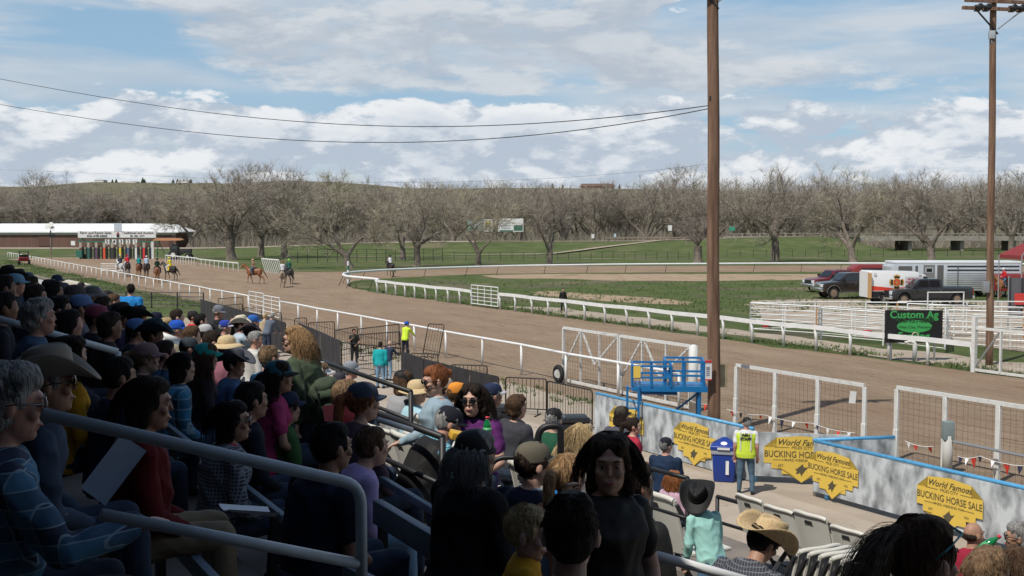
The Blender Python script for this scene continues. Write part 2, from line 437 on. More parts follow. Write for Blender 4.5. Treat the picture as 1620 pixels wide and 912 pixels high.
# hills
def hills():
    prof = [(-3000,297),(-400,296),(60,296),(100,292),(150,288.5),(240,290),(330,291.5),(400,290.5),(480,288.5),(530,288.5),(580,292),(640,298),(720,299),(800,298),(860,298),(960,299),(1040,300),(1090,300),(1200,305),(1300,309),(1420,311),(1700,312),(4600,308)]
    def top(px):
        for (a, ya), (b, yb) in zip(prof, prof[1:]):
            if a <= px <= b: return ya+(yb-ya)*(px-a)/(b-a)
        return 300
    D = 1300.0; vs = []; fs = []; rows = [(.56,0),(.62,.16),(.7,.36),(.78,.58),(.86,.78),(.93,.93),(1,1),(1.25,.9),(1.6,.5)]
    xs = list(range(-1500, 3400, 18))
    for px in xs:
        X = (px-810)/FPX*D; zt = CAMZ+(358-top(px))/FPX*D
        for k, (fy, fz) in enumerate(rows):
            w = (noise.noise(Vector((px*.012, k*.7, 3)))*.18+noise.noise(Vector((px*.05, k*1.1, 7)))*.06)*(0 if k in (0, 6) else 1)
            vs.append((X*fy if fy <= 1 else X, D*fy, max(0, zt*(fz+w*fz*(1.3-fz))) if k else -1))
    n = len(rows)
    for i in range(len(xs)-1):
        for k in range(n-1): fs.append((i*n+k, (i+1)*n+k, (i+1)*n+k+1, i*n+k+1))
    return tag(link_mesh('hills', vs, fs, MG['hill'], smooth=True), kind='structure')
hills()

# grass tufts where the verges meet the dirt
def tufts():
    r = random.Random(5); g = MB(); tm = mat('grass_blades', (.075,.13,.03), .8, col2=(.16,.19,.07), nscale=.8)
    vs = []; fs = []
    def blade_clump(p, h, n):
        for _ in range(n):
            a = r.random()*6.28; rr = r.random()*h*.9; b = p+Vector((math.cos(a)*rr, math.sin(a)*rr, 0))
            w = h*.16; d = Vector((math.cos(a+1.3), math.sin(a+1.3), 0))*w
            t = b+Vector((math.cos(a)*h*.5*r.random(), math.sin(a)*h*.5*r.random(), h*(.6+r.random()*.7)))
            i = len(vs); vs.extend([b-d, b+d, t]); fs.append((i, i+1, i+2))
    for _ in range(5200):
        u = -86+r.random()**.8*98; v = V_IN+abs(r.gauss(.2, .9))+.1
        if noise.noise(Vector((u*.25, v*.4, 0))) < -.12: continue
        p = UV(u, v, .01)
        blade_clump(p, .07+.09*r.random(), 5)
    for _ in range(3500):
        u = -205+r.random()*135; v = V_OUT-.2-abs(r.gauss(0, 2.2))
        if noise.noise(Vector((u*.2, v*.3, 4))) < -.1: continue
        blade_clump(UV(u, v, .0), .10+.10*r.random(), 5)
    for _ in range(2500):
        p = G(560+r.random()*1000, 445+r.random()*50)
        if uv_of(p)[1] < V_IN+.8: continue
        blade_clump(Vector((p.x, p.y, .0)), .12+.12*r.random(), 5)
    for _ in range(300):
        u = -60+r.random()*36; v = V_OUT-1.2-r.random()*1.2
        blade_clump(UV(u, v, .01), .08+.1*r.random(), 5)
    o = link_mesh('grass_tufts', vs, fs, tm); tag(o, kind='stuff', label='short green grass tufts along the rails and infield', cat='grass')
tufts()
# ============================================================ trees
bark = mat('bark', (.13,.105,.085), .95, col2=(.24,.20,.16), nscale=3, detail=6, bump=.6)
twigm = [mat('twigs_grey', (.26,.222,.182), .9, col2=(.39,.34,.28), nscale=.35), mat('twigs_tan', (.30,.262,.19), .9, col2=(.42,.38,.275), nscale=.35), mat('twigs_mauve', (.265,.213,.182), .9, col2=(.38,.315,.275), nscale=.35)]
def grow_tree(seed, H=13.0, spread=1.0, lean=0.0, fork=False, twigs=.72, trunk_r=.42, pollard=False, lod=1):
    """bare cottonwood: returns (trunk MB, crown MB)"""
    r = random.Random(seed); T = MB(); K = MB(); 
    def ribbon(a, b, w):
        d = (b-a); s = d.cross(Vector((r.gauss(0,1), r.gauss(0,1), r.gauss(0,1)))); 
        if s.length < 1e-6: return
        s = s.normalized()*w
        i = len(K.v); K.v.extend([a-s, a+s, b+s*.3, b-s*.3]); K.f.append((i, i+1, i+2, i+3)); K.m.append(1)
    def twig_spray(p, d, n, L_):
        for _ in range(n):
            dd = (d+Vector((r.gauss(0,.55), r.gauss(0,.55), r.gauss(.15,.45)))).normalized()
            l = L_*(.5+r.random()); q = p+dd*l*.55; ribbon(p, q, .016+.01*r.random())
            d2 = (dd+Vector((r.gauss(0,.4), r.gauss(0,.4), r.gauss(.1,.3)))).normalized(); ribbon(q, q+d2*l*.5, .012)
            if lod > 0:
                for _ in range(2):
                    d3 = (dd+Vector((r.gauss(0,.6), r.gauss(0,.6), r.gauss(.1,.4)))).normalized(); q2 = p+(q-p)*r.random(); ribbon(q2, q2+d3*l*.5, .010)
    def branch(p, d, L_, rad, depth, buf):
        seg = 4 if depth < 2 else 3; pts = [p.copy()]; rr = [rad]; q = p.copy(); dd = d.copy()
        for i in range(seg):
            dd = (dd+Vector((r.gauss(0,.16), r.gauss(0,.16), r.gauss(.03,.12)))).normalized()
            q = q+dd*L_/seg; pts.append(q.copy()); rr.append(rad*(1-.52*(i+1)/seg))
        buf.tube(pts, rr, 7 if depth == 0 else (5 if depth < 3 else 3), caps=False)
        if depth >= 4 or rad < .022:
            twig_spray(pts[-1], dd, int(9*twigs), 1.2); 
            for p_ in pts[1:-1]: twig_spray(p_, dd, int(6*twigs), 1.0)
            return
        kids = 2 if depth < 1 else r.choice((2, 3, 3))
        for k in range(kids):
            a = r.random()*6.28 if kids == 2 else 6.28*k/kids+r.random()
            tilt = r.uniform(.38, .85)*spread
            perp = dd.orthogonal().normalized(); perp.rotate(Matrix.Rotation(a, 3, dd))
            nd_ = (dd*math.cos(tilt)+perp*math.sin(tilt)+Vector((0,0,.10))).normalized()
            branch(pts[-1], nd_, L_*r.uniform(.62, .86), rr[-1]*r.uniform(.68, .88), depth+1, K)
        if depth >= 1:
            for p_, r_ in list(zip(pts, rr))[1:-1]:
                if r.random() < .85:
                    perp = dd.orthogonal().normalized(); perp.rotate(Matrix.Rotation(r.random()*6.28, 3, dd))
                    nd_ = (dd*.45+perp*.9+Vector((0,0,.15))).normalized()
                    branch(p_, nd_, L_*r.uniform(.4, .65), r_*.42, depth+2, K)
                if depth >= 2: twig_spray(p_, dd, int(4*twigs), .9)
    base = Vector((0,0,-.1)); th = H*(.13 if fork else .2)
    d0 = Vector((lean, 0, 1)).normalized()
    tp = base+d0*(th*.5)+Vector((r.gauss(0,.1), 0, 0)); tt = base+d0*(th+.1)
    T.tube([base, base+Vector((0,0,.4)), tp, tt], [trunk_r*1.45, trunk_r*1.1, trunk_r, trunk_r*.92], 10, caps=False)
    if pollard:
        for k in range(7): branch(tt, Vector((math.cos(k*.9)*.8, math.sin(k*.9)*.8, 1)).normalized(), H*.16, .1, 3, K)
        return T, K
    n = 2 if fork else 3
    for k in range(n):
        a = k*6.28/n+r.uniform(-.3, .3)
        dd = (d0+Vector((math.cos(a), math.sin(a), 0))*r.uniform(.35, .75)*spread).normalized()
        branch(tt-d0*.2, dd, H*r.uniform(.22, .28), trunk_r*r.uniform(.55, .72), 0 if fork else 1, K)
    dd = (d0+Vector((r.gauss(0,.15), r.gauss(0,.15), 0))).normalized(); branch(tt-d0*.2, dd, H*.27, trunk_r*.66, 1, K)
    return T, K
tree_src = {}
def tree_variant(key, **k):
    T, K = grow_tree(**k); t = T; mi = k['seed'] % 3
    tm = link_mesh('trunk', t.v, t.f, bark, smooth=True); km = link_mesh('crown', K.v, K.f, [bark, twigm[mi]], midx=K.m)
    zs = max(v.z for v in K.v); tree_src[key] = (tm.data, km.data, zs, K)
    bpy.data.objects.remove(tm); bpy.data.objects.remove(km)
tree_variant('a', seed=3, H=14, spread=1.0, fork=True, lean=.1)
tree_variant('b', seed=9, H=14, spread=.95)
tree_variant('c', seed=16, H=13, spread=1.15, lean=-.2, fork=True)
tree_variant('d', seed=27, H=14, spread=.8, trunk_r=.36)
tree_variant('e', seed=33, H=13, spread=1.1, trunk_r=.5)
tree_variant('p', seed=41, H=11, spread=1.0, pollard=True, trunk_r=.55)
tree_variant('f', seed=52, H=12, spread=.75, trunk_r=.30, fork=True)
def tree(key, px, base_y, top_y, label, rz=0, wide=1.0, z=0, Y=None):
    p = G(px, base_y, z) if Y is None else at(px, base_y, Y)
    if Y is None: p = G(px, base_y, z)
    tm, km, zs, _ = tree_src[key]
    top = CAMZ+(358-top_y+15)/FPX*p.y; s = (top-p.z)/zs
    t = thing('cottonwood_tree', label, 'tree', p, rz, 'bare cottonwoods beyond the track'); t.scale = (s*wide, s*wide, s)
    for nm, me in (('trunk', tm), ('crown', km)):
        o = bpy.data.objects.new(nm, me); C.objects.link(o); o.parent = t
tree('e', 366, 411, 268, 'bare spreading cottonwood between the tractor and the white track gate, left of two', 0, 1.15)
tree('b', 413, 407, 262, 'tall bare cottonwood rising above the chestnut horse, right of its twin', 2.1, 1.05)
tree('d', 450, 408, 268, 'bare cottonwood with slim trunk behind the white swing gate of the track', 1.2, 1.2)
tree('c', 553, 425, 300, 'bare cottonwood leaning left at the tip of the infield rail', .3, 1.15)
tree('f', 637, 411, 300, 'thin bare cottonwood behind the rider in white, left of a thicker tree', 1.2, 1.3)
tree('b', 660, 422, 292, 'bare cottonwood with thick trunk to the right of the rider in white', 4.0, 1.05)
tree('f', 757, 420.5, 302, 'narrow bare cottonwood in front of the roadside billboards', 2.6, 1.2)
tree('a', 869, 419, 297, 'bare cottonwood with pale barkless trunk right of the billboards', .8, .95)
tree('p', 1104, 417, 350, 'stumpy pollarded tree with a ball of twigs just left of the near utility pole', 1)
tree('e', 1226, 414, 268, 'wide bare cottonwood right of the near utility pole', 1.4, 1.0)
tree('c', 1350, 416, 264, 'bare cottonwood with a long slanting trunk above the red pickup', 5.3, 1.0)
tree('a', 1474, 415, 272, 'dark crooked bare cottonwood left of the far utility pole', 2.2, 1.1)
tree('b', 1600, 403, 274, 'bare cottonwood right of the far utility pole at the red canopy', 5.4, 1.0)
back = [('d', 955, 388, 292, 'bare tree of the far row behind the foot of the farm lane'), ('b', 1085, 384, 268, 'tall bare tree of the far row left of the near utility pole'),
 ('e', 1050, 384, 285, 'crooked bare tree of the far row behind the road sign'), ('a', 215, 389.5, 300, 'bare tree standing behind the barn above the starting gate'), ('e', 60, 389.5, 276, 'broad bare tree behind the left end of the barn'),
 ('b', 130, 389.5, 298, 'bare tree behind the middle of the barn roof'), ('c', 300, 392, 300, 'bare tree behind the orange tractor canopy'), ('f', 505, 392, 276, 'slim bare tree of the far row above the buckskin horse'),
 ('d', 590, 390, 296, 'bare tree of the far row left of the rider in white'), ('c', 715, 390, 298, 'bent dark tree of the far row left of the billboards'), ('b', 1290, 392, 285, 'bare tree of the far row behind the end of the bridge'),
 ('d', 1420, 396, 290, 'bare tree of the far row under the bridge deck')]
for i, (k, px, by, ty, lb) in enumerate(back):
    tree(k, px, by, ty, lb, i*1.7, 1.15, z=0 if px > 1200 else (.8 if px > 300 else .35))
# the river wood behind: one mass of bare growth
def wood():
    r = random.Random(77); vs = []; fs = []; mi = []; off = 0
    arr = {}
    for k, key in enumerate(('a', 'b', 'd', 'e')):
        T, K = grow_tree(seed=100+k, H=14, spread=1.0, twigs=.55, lod=0, fork=(k % 2 == 0))
        v = np.array([tuple(p) for p in K.v]+[tuple(p) for p in T.v]); f3 = [tuple(f) for f in K.f]+[tuple(i+len(K.v) for i in f) for f in T.f]
        f4 = np.array([f for f in f3 if len(f) == 4]); m = np.array([mm for f, mm in zip(f3, K.m+[0]*len(T.f)) if len(f) == 4])
        arr[k] = (v, f4, m)
    V = []; F = []; Mi = []; n = 0
    for i in range(265):
        k = r.randrange(4); v, f, m = arr[k]
        Y = r.uniform(285, 400) if i % 3 else r.uniform(283, 318); px = -260+i*(2150/265)+r.uniform(-12, 12)
        if 180 < px < 330 and r.random() < .75 and Y > 330: continue
        if px < 300: Y = max(Y, 322)
        X = (px-810)/FPX*Y
        want = (285 if px < 470 else (289 if px < 1060 else 278))+13*noise.noise(Vector((px*.017, 5, 0)))+r.uniform(-7, 9)-(17 if r.random() < .09 else 0)
        if 90 < px < 330: want += 12
        top = CAMZ+(358-want)/FPX*Y; s = top/v[:, 2].max()
        a = r.random()*6.28; c, s_ = math.cos(a)*s, math.sin(a)*s; w = r.uniform(.85, 1.35)
        q = np.stack([(v[:,0]*c-v[:,1]*s_)*w+X, (v[:,0]*s_+v[:,1]*c)*w+Y, v[:,2]*s+.2], 1)
        V.append(q); F.append(f+n); Mi.append(np.where(m > 0, 1+(i % 3), 0)); n += len(q)
    # undergrowth
    bv = []; bf = []
    for i in range(60000):
        Y = r.uniform(276, 340); px = r.uniform(-100, 1750)
        if px < 300: Y += 34
        X = (px-810)/FPX*Y; h = r.uniform(.8, 3.6)*(1.25+.7*noise.noise(Vector((X*.05, Y*.05, 0)))); a = r.random()*6.28
        b = np.array((X, Y, .3)); t = b+np.array((r.gauss(0, h*.3), r.gauss(0, h*.3), h)); w = np.array((math.cos(a), math.sin(a), 0))*.03
        k = len(bv); bv += [b-w, b+w, t+w*.3, t-w*.3]; bf.append((k, k+1, k+2, k+3))
    V.append(np.array(bv)); F.append(np.array(bf)+n); Mi.append(np.array([1+(j % 3) for j in range(len(bf))])); 
    V = np.concatenate(V); F = np.concatenate(F); Mi = np.concatenate(Mi)
    me = bpy.data.meshes.new('river_wood'); me.vertices.add(len(V)); me.vertices.foreach_set('co', V.ravel().astype(np.float32))
    me.loops.add(F.size); me.loops.foreach_set('vertex_index', F.ravel().astype(np.int32)); me.polygons.add(len(F))
    me.polygons.foreach_set('loop_start', np.arange(0, F.size, 4, dtype=np.int32)); me.polygons.foreach_set('material_index', Mi.astype(np.int32))
    for m in [bark]+twigm: me.materials.append(m)
    me.update(calc_edges=True); me.validate()
    o = bpy.data.objects.new('river_wood', me); C.objects.link(o); tag(o, 'dense grey brown leafless wood filling the background behind the road', 'wood', kind='stuff')
    print('wood faces', len(F))
wood()

# ============================================================ far buildings and signs
white = mat('white_paint', (.78,.78,.76), .5, noise_amt=.06, nscale=2)
dwhite = mat('weathered_white', (.70,.70,.67), .6, col2=(.55,.53,.48), nscale=5, lo=.5, hi=.75)
steel = mat('galvanised_steel', (.42,.43,.44), .45, .7)
dsteel = mat('dark_steel', (.035,.035,.038), .5, .5)
black = mat('black_paint', (.012,.012,.013), .5)
blackrub = mat('black_rubber', (.018,.018,.018), .8)
wood_m = mat('grey_wood', (.22,.18,.14), .85, noise_amt=.3, nscale=6, stretch=(1,1,.1))
def barn():
    Y = 285.; x1 = (280-810)/FPX*Y; x0 = -152; z0 = .2; ze = at(0,367,Y).z; zr = at(0,354,Y+9).z
    b = thing('long_barn', 'long low brown barn with a white metal roof across the road', 'barn', (x0, Y, 0))
    wm = mat('barn_wall', (.175,.095,.072), .8, noise_amt=.15, nscale=.6, stretch=(6,1,.2)); rm = mat('barn_roof', (.85,.86,.86), .5, noise_amt=.05, nscale=.4)
    L_ = x1-x0
    g = MB(); g.box((L_/2, 8.2, (z0+ze)/2), (L_-.6, 15.6, ze-z0)); g.build('wall', wm, b)
    g = MB(); e = .5
    g.add([(-e,-.2,ze),(L_+e,-.2,ze),(L_-3.2,9,zr),(-e,9,zr),(-e,17,ze),(L_+e,17,ze), (-e,-.2,ze-.25),(L_+e,-.2,ze-.25),(L_+e,17,ze-.25),(-e,17,ze-.25)],
      [(0,1,2,3),(1,5,2),(3,2,5,4),(0,3,4),(6,7,1,0),(7,8,5,1),(8,9,4,5),(9,6,0,4),(9,8,7,6)]); g.build('roof', rm, b)
    g = MB(); g.box((L_/2, -.05+.4, ze-.55), (L_-.4, .12, .35)); g.build('fascia', mat('barn_trim', (.62,.60,.54), .6), b)
    for k in range(5):
        g = MB(); g.box((8+k*13.5, .34, z0+1.7), (3.4, .1, 2.5)); g.build('barn_door', mat('barn_door', (.13,.068,.052), .8), b)
barn()
def hill_buildings():
    wr = mat('hill_roof_white', (.80,.81,.80), .5); wl = mat('hill_wall', (.45,.42,.36), .8); rd = mat('hill_wall_red', (.30,.17,.12), .8)
    def house(px, w, h, y, label, roofm, wallm, round_=False):
        Yd = 1290.; p = at(px, y, Yd); t = thing('distant_building', label, 'building', p)
        W = w/FPX*Yd; H = h/FPX*Yd
        g = MB(); g.box((0,0,H*.2), (W, 12, H*.8+6)); g.build('wall', wallm, t)
        g = MB()
        if round_: g.prism([(W/2*1.05*math.cos(a), H*.6+H*.6*math.sin(a)) for a in [math.pi*i/10 for i in range(11)]], -7, 7, Matrix(((1,0,0),(0,0,1),(0,1,0))))
        else: g.prism([(-W*.55,H*.6),(W*.55,H*.6),(W*.4,H*1.1),(-W*.4,H*1.1)], -7, 7, Matrix(((1,0,0),(0,0,1),(0,1,0))))
        g.build('roof', roofm, t)
    house(207, 24, 5, 295, 'white domed building on the ridge, largest of the hilltop group', wr, wl, True)
    house(220, 12, 3.5, 297.5, 'small low white shed just below the domed hilltop building', wr, wl)
    house(241, 12, 4, 296, 'small hilltop house right of the domed building', mat('roof_grey', (.2,.2,.2)), wl)
    house(254, 8, 3, 296, 'tiny white hilltop shed farthest from the dome', wr, wr)
    house(160, 14, 3.5, 291.5, 'pale flat hilltop building left of the domed one', wr, wl)
    house(292, 18, 4, 292.5, 'pale flat building on the ridge behind the tall trees', wr, wl)
    house(945, 52, 6, 299, 'long brown flat roofed building on the ridge in the middle', mat('roof_brown', (.25,.17,.13)), rd)
    cm = mat('conifer', (.02,.035,.015), .9)
    for i, px in enumerate((178, 184, 226, 229, 274, 281, 286, 291, 302, 1240/1.98-180, 890, 874, 980)):
        p = at(px, 293 if px < 400 else 299, 1285.); h = rnd.uniform(5, 9)
        g = MB(); g.lathe([(.3,-4),(.3,0),(h*.3,.3),(h*.22,h*.35),(h*.26,h*.38),(h*.14,h*.7),(.05,h)], n=7); o = g.build('conifer', cm)
        o.location = p; tag(o, 'tiny dark conifer on the distant ridge', 'tree', 'conifers on the ridge')
hill_buildings()
def billboard(px0, px1, py0, py1, Y, label, face, parts):
    a = at(px0, py1, Y); b = at(px1, py0, Y); w = b.x-a.x; h = b.z-a.z
    t = thing('billboard', label, 'billboard', (a.x, Y, 0))
    g = MB(); g.box((w/2, 0, a.z+h/2), (w, .2, h)); g.build('panel', face, t)
    g = MB()
    for k in (.2, .8): g.box((w*k, .2, a.z/2), (.25, .18, a.z+1))
    g.build('post', wood_m, t)
    for (x0, y0, x1, y1, m) in parts:
        q = MB(); q.box((w*(x0+x1)/2, -.12, a.z+h*(y0+y1)/2), (w*(x1-x0), .03, h*(y1-y0))); q.build('printed_block', m, t)
    return t, w, h, a.z
grn = mat('board_green', (.05,.16,.10), .6); ylw = mat('board_yellow', (.6,.5,.05), .6); gr2 = mat('board_grey', (.45,.48,.50), .6); grb = mat('board_bluegreen', (.25,.42,.38), .6)
billboard(740, 764, 349, 366, 277, 'pale green roadside billboard hidden by twigs, leftmost of three', grb, [(.1,.5,.9,.85,gr2), (.1,.1,.6,.35,grn)])
billboard(765, 779, 347, 367, 276, 'narrow roadside billboard with yellow flower picture, middle of three', white, [(.2,.45,.8,.85,ylw), (.15,.15,.85,.42,gr2), (.35,.3,.6,.6,grn)])
t, w, h, z0 = billboard(788, 828, 346, 367, 276, 'white and green roadside billboard with lines of text, rightmost of three', white, [(.62,.08,.97,.5,grn), (.05,.02,.6,.12,grn)])
for i in range(4): 
    q = MB(); q.box((w*(.08+.22), -.13, z0+h*(.82-.18*i)), (w*(.4-.04*(i%2)), .03, h*.08)); q.build('text_line', gr2, t)
def road_sign(px, py, Y, w, h, label, face, name='road_sign'):
    p = at(px, py, Y); t = thing(name, label, 'sign', (p.x, Y, 0))
    g = MB(); g.box((0,0,p.z), (w,.06,h)); g.build('panel', face, t)
    g = MB(); g.box((0,.08,p.z/2), (.12,.1,p.z)); g.build('post', wood_m, t)
road_sign(1060, 361, 262, .9, 1.25, 'small white rectangular sign on a post by the road', white)
road_sign(1158, 362, 268, 1.35, 1.0, 'small green road sign right of the near utility pole', mat('sign_green', (.02,.30,.18), .5))
road_sign(115.5, 385, 262, .95, 1.0, 'white square sign by the road in front of the barn', white)
road_sign(938, 374, 274, .7, 1.0, 'little white marker sign behind the road left of the guard rail', white)
road_sign(973, 373, 274, .55, .9, 'little pale blue marker sign beside the guard rail', mat('pale_blue', (.5,.6,.66)))
# bridge and guard rails
def bridge():
    conc = mat('old_concrete', (.36,.33,.28), .85, col2=(.24,.22,.19), nscale=1, bump=.3); 
    b = thing('road_bridge', 'long concrete road bridge half hidden by bare trees', 'bridge', (60, 266, 0))
    g = MB(); g.box((42, 0, 2.75), (104, 8, .9)); g.build('deck', conc, b)
    g = MB()
    for k in range(53): g.box((-9+k*2, -3.9, 3.55), (.28,.22,.75))
    g.box((42, -3.9, 3.95), (104, .26, .14)); g.build('parapet', conc, b)
    for k in range(7): g = MB(); g.box((20+k*12, 0, 1.2), (.8, 6, 2.4)); g.build('pier', conc, b)
    g = MB(); g.box((84, 2, .9), (1.2, 7, 2.4)); g.build('abutment', conc, b)
bridge()
def guard_rail():
    t = thing('guard_rail', 'wooden posted guard rail along the bank road', 'guard rail', (28, 259.6, 0))
    for k in range(14): g = MB(); g.box((k*1.6-8+2, 0, bank_h(28)+.45), (.16,.16,.9)); g.build('post', wood_m, t)
    g = MB(); g.box((4.5, -.1, bank_h(28)+.85), (22,.06,.3)); g.build('rail', mat('rail_rust', (.3,.22,.17), .7), t)
guard_rail()
# dark field fence in front of the bank
def pipe_fence(p0, p1, n, h, rails, material, label, name='pipe_fence', r=.03, pr=.045, group=None):
    p0, p1 = Vector(p0), Vector(p1); t = thing(name, label, 'fence', p0, 0, group); d = p1-p0
    for k in range(n+1): q = d*(k/n); g = MB(); g.tube([q, q+Vector((0,0,h))], pr, 6); g.build('post', material, t)
    g = MB()
    for k in range(rails): z = h*(1-k/max(1, rails)*.95)-.02; g.tube([Vector((0,0,z)), d+Vector((0,0,z))], r, 6)
    g.build('rail', material, t)
    return t
pipe_fence(G(455,416), G(700,413.6), 16, 2.0, 3, dsteel, 'dark pipe fence in the grass between the track turn and the road bank', r=.028, pr=.05)
pipe_fence(G(700,413.6), G(1090,411), 22, 1.4, 3, dsteel, 'thin wire fence across the green field below the farm lane', name='wire_fence', r=.012, pr=.04)
pipe_fence(G(1150,407), G(1680,406), 26, 1.4, 3, dsteel, 'thin wire fence in the green field behind the parked trucks', name='wire_fence', r=.012, pr=.04)
# ============================================================ rails along the track
def pipe_rail(name, label, u0, u1, v, h, r, step, start=None, label_cat='rail', col=white, ends=True, group=None, mfix=None):
    t = thing(name, label, label_cat, UV(u0, v), 0, group); o = UV(u0, v)
    n = int(round((u1-u0)/step)); g = MB(); pm = MB(); m0 = None
    pts = [UV(u0+(u1-u0)*k/n, v+.03*math.sin(k*1.7), h+.012*math.sin(k*2.3))-o for k in range(n+1)]
    g.tube(pts, r, 8); g.build('top_rail', col, t, smooth=True)
    for k, p in enumerate(pts):
        q = MB(); q.tube([Vector((p.x, p.y, 0)), Vector((p.x+rnd.uniform(-.02,.02), p.y, p.z-r*.5))], r*.95, 8)
        q.build('post', col if k % 4 else dwhite, t, smooth=True)
    return t
# outer rail, in the runs that the photograph shows
pipe_rail('outer_rail', 'long far run of white pipe rail beside the grass, near side of the track', -214, -72.5, V_OUT, 1.15, .045, 3.05)
pipe_rail('outer_rail', 'white pipe rail behind the black barricades, near side of the track', -66.0, -27.6, V_OUT, 1.15, .05, 3.2)
def panel_gate(p0, p1, h, z0, cols, rows, label, name='panel_gate', m=white, r=.03, cat='gate', group=None, diag=False, wheel=False):
    p0, p1 = Vector(p0), Vector(p1); d = p1-p0
    t = thing(name, label, cat, p0, 0, group); g = MB()
    Z = lambda z: Vector((0,0,z))
    g.tube([Z(z0), Z(h), d+Z(h), d+Z(z0)], r, 6); g.tube([Z(z0), d+Z(z0)], r, 6)
    g.build('frame', m, t)
    g = MB()
    for k in range(1, rows): g.tube([Z(z0+(h-z0)*k/rows), d+Z(z0+(h-z0)*k/rows)], r*.8, 6)
    for k in range(1, cols): g.tube([d*(k/cols)+Z(z0), d*(k/cols)+Z(h)], r*.8, 6)
    if rows > 1 or cols > 1: g.build('bars', m, t)
    return t
for i, (ua, ub) in enumerate(((-72.3, -69.3), (-69.2, -66.1))):
    panel_gate(UV(ua, V_OUT), UV(ub, V_OUT), 1.45-.1*i, .15, 2, 5, 'white barred panel gate in the outer rail, %s' % ('left one at the dark pipe fence' if i == 0 else 'right one above the black screen'))
panel_gate(G(160,432), G(206,433), 1.1, .3, 2, 3, 'small white gate standing askew on the track behind the outer rail', r=.05)

# inner rail: thick board on posts, curved away at the tip
_d = ray(1537, 560); _k = V_IN/(_d.x*DV.x+_d.y*DV.y); UGE = uv_of(_d*_k)[0]
def inner_rail():
    t = thing('inner_rail', 'white infield rail with a thick board top, long run right of the grid gate', 'rail', UV(-67.3, V_IN)); o = UV(-67.3, V_IN)
    def run(t, o, u0, u1, step):
        g = MB(); n = int((u1-u0)/step)
        pts = [UV(u0+(u1-u0)*k/n, V_IN+.03*math.sin(k), 1.06+.02*math.sin(k*1.9))-o for k in range(n+1)]
        for a, b in zip(pts, pts[1:]): g.bar(a, b+(b-a)*.004, .07, .20)
        g.build('top_board', white, t)
        for p in pts:
            q = MB(); tilt = rnd.uniform(-.05, .05)
            q.tube([Vector((p.x+DV.x*.08+tilt, p.y+DV.y*.08, -.05)), Vector((p.x+DV.x*.08+tilt*.4, p.y+DV.y*.08, .6)), Vector((p.x+DV.x*.02, p.y+DV.y*.02, .98))], .07, 8); q.build('post', dwhite, t, smooth=True)
    run(t, o, -67.3, UGE, 2.05)
    t2 = thing('inner_rail', 'white infield rail with a thick board top, run left of the grid gate', 'rail', UV(-88.5, V_IN)); run(t2, UV(-88.5, V_IN), -88.5, -71.4, 1.75)
    # curved end and back stretch: thin pipe on dark leaning posts
    T = lambda x, y: (lambda d: Vector((d.x*(1.05-CAMZ)/d.z, d.y*(1.05-CAMZ)/d.z, 1.05)))(ray(x, y))
    cp = [UV(-88.5, V_IN, 1.05), T(600,442.3), T(575,440), T(556,438.4), T(546,437), T(542.5,435), T(545,432.8), T(556,431), T(590,428.6), T(626,426.6), T(702,424.0), T(800,421), T(900,419.6), T(980,418.6), T(1064,418.0), T(1160,417.4), T(1250,417.0), T(1380,417.0), T(1500,417.4), T(1620,418.2), T(1760,420)]
    # smooth it
    for _ in range(2):
        q = [cp[0]]
        for a, b in zip(cp, cp[1:]): q += [a*.75+b*.25, a*.25+b*.75]
        cp = q+[cp[-1]]
    t3 = thing('infield_back_rail', 'thin white pipe rail curving round the far tip and along the back stretch', 'rail', cp[0]-Vector((0,0,1.05))); o = t3.location.copy()
    pts = [p-o for p in cp]; g = MB(); g.tube(pts, .13, 6); g.build('top_rail', white, t3, smooth=True)
    acc = 0; last = pts[0]; cnt = 0
    g = None
    for a, b in zip(pts, pts[1:]):
        acc += (b-a).length
        if acc > 4.2 and cnt < 95:
            acc = 0; cnt += 1; n = (b-a).cross(Vector((0,0,1))).normalized()
            q = MB(); q.tube([Vector((b.x, b.y, 1.0)), Vector((b.x, b.y, 0))-n*.45], .03, 5); q.build('post', dsteel, t3)
inner_rail()
panel_gate(UV(-71.3, V_IN), UV(-67.4, V_IN), 1.5, .2, 4, 5, 'white grid gate set into the infield rail', r=.035)
def marker_pole():
    p = G(551, 448.5); t = thing('marker_pole', 'striped white and green furlong pole at the tip of the infield rail', 'pole', p)
    for k in range(5):
        g = MB(); g.lathe([(.11,0),(.11,.44)], n=10); o = g.build('pole_band', [white, grn][k % 2], t); o.location = (0,0,k*.44)
marker_pole()
# rails behind, along the chute
def low_rail(p0, p1, n, h, label, lean=0, thick=.05, board=.14):
    p0, p1 = Vector(p0), Vector(p1); t = thing('chute_rail', label, 'rail', p0); d = p1-p0; g = MB()
    g.bar(Vector((0,0,h)), d+Vector((0,0,h)), .06, board); g.build('top_board', white, t)
    for k in range(n+1):
        q = MB(); b = d*(k/n); q.tube([b+Vector((lean,0,0)), b+Vector((0,0,h))], thick, 6); q.build('post', dwhite, t)
low_rail(G(262,415), G(312,421), 12, 1.1, 'dense white slatted rail beside the black tractor')
low_rail(G(312,421), G(377,429), 9, 1.0, 'low white board rail left of the chestnut horse')
low_rail(G(414,431.5), G(441,434.5), 9, 1.7, 'white rail of slanting slats behind the buckskin horse', lean=.5)

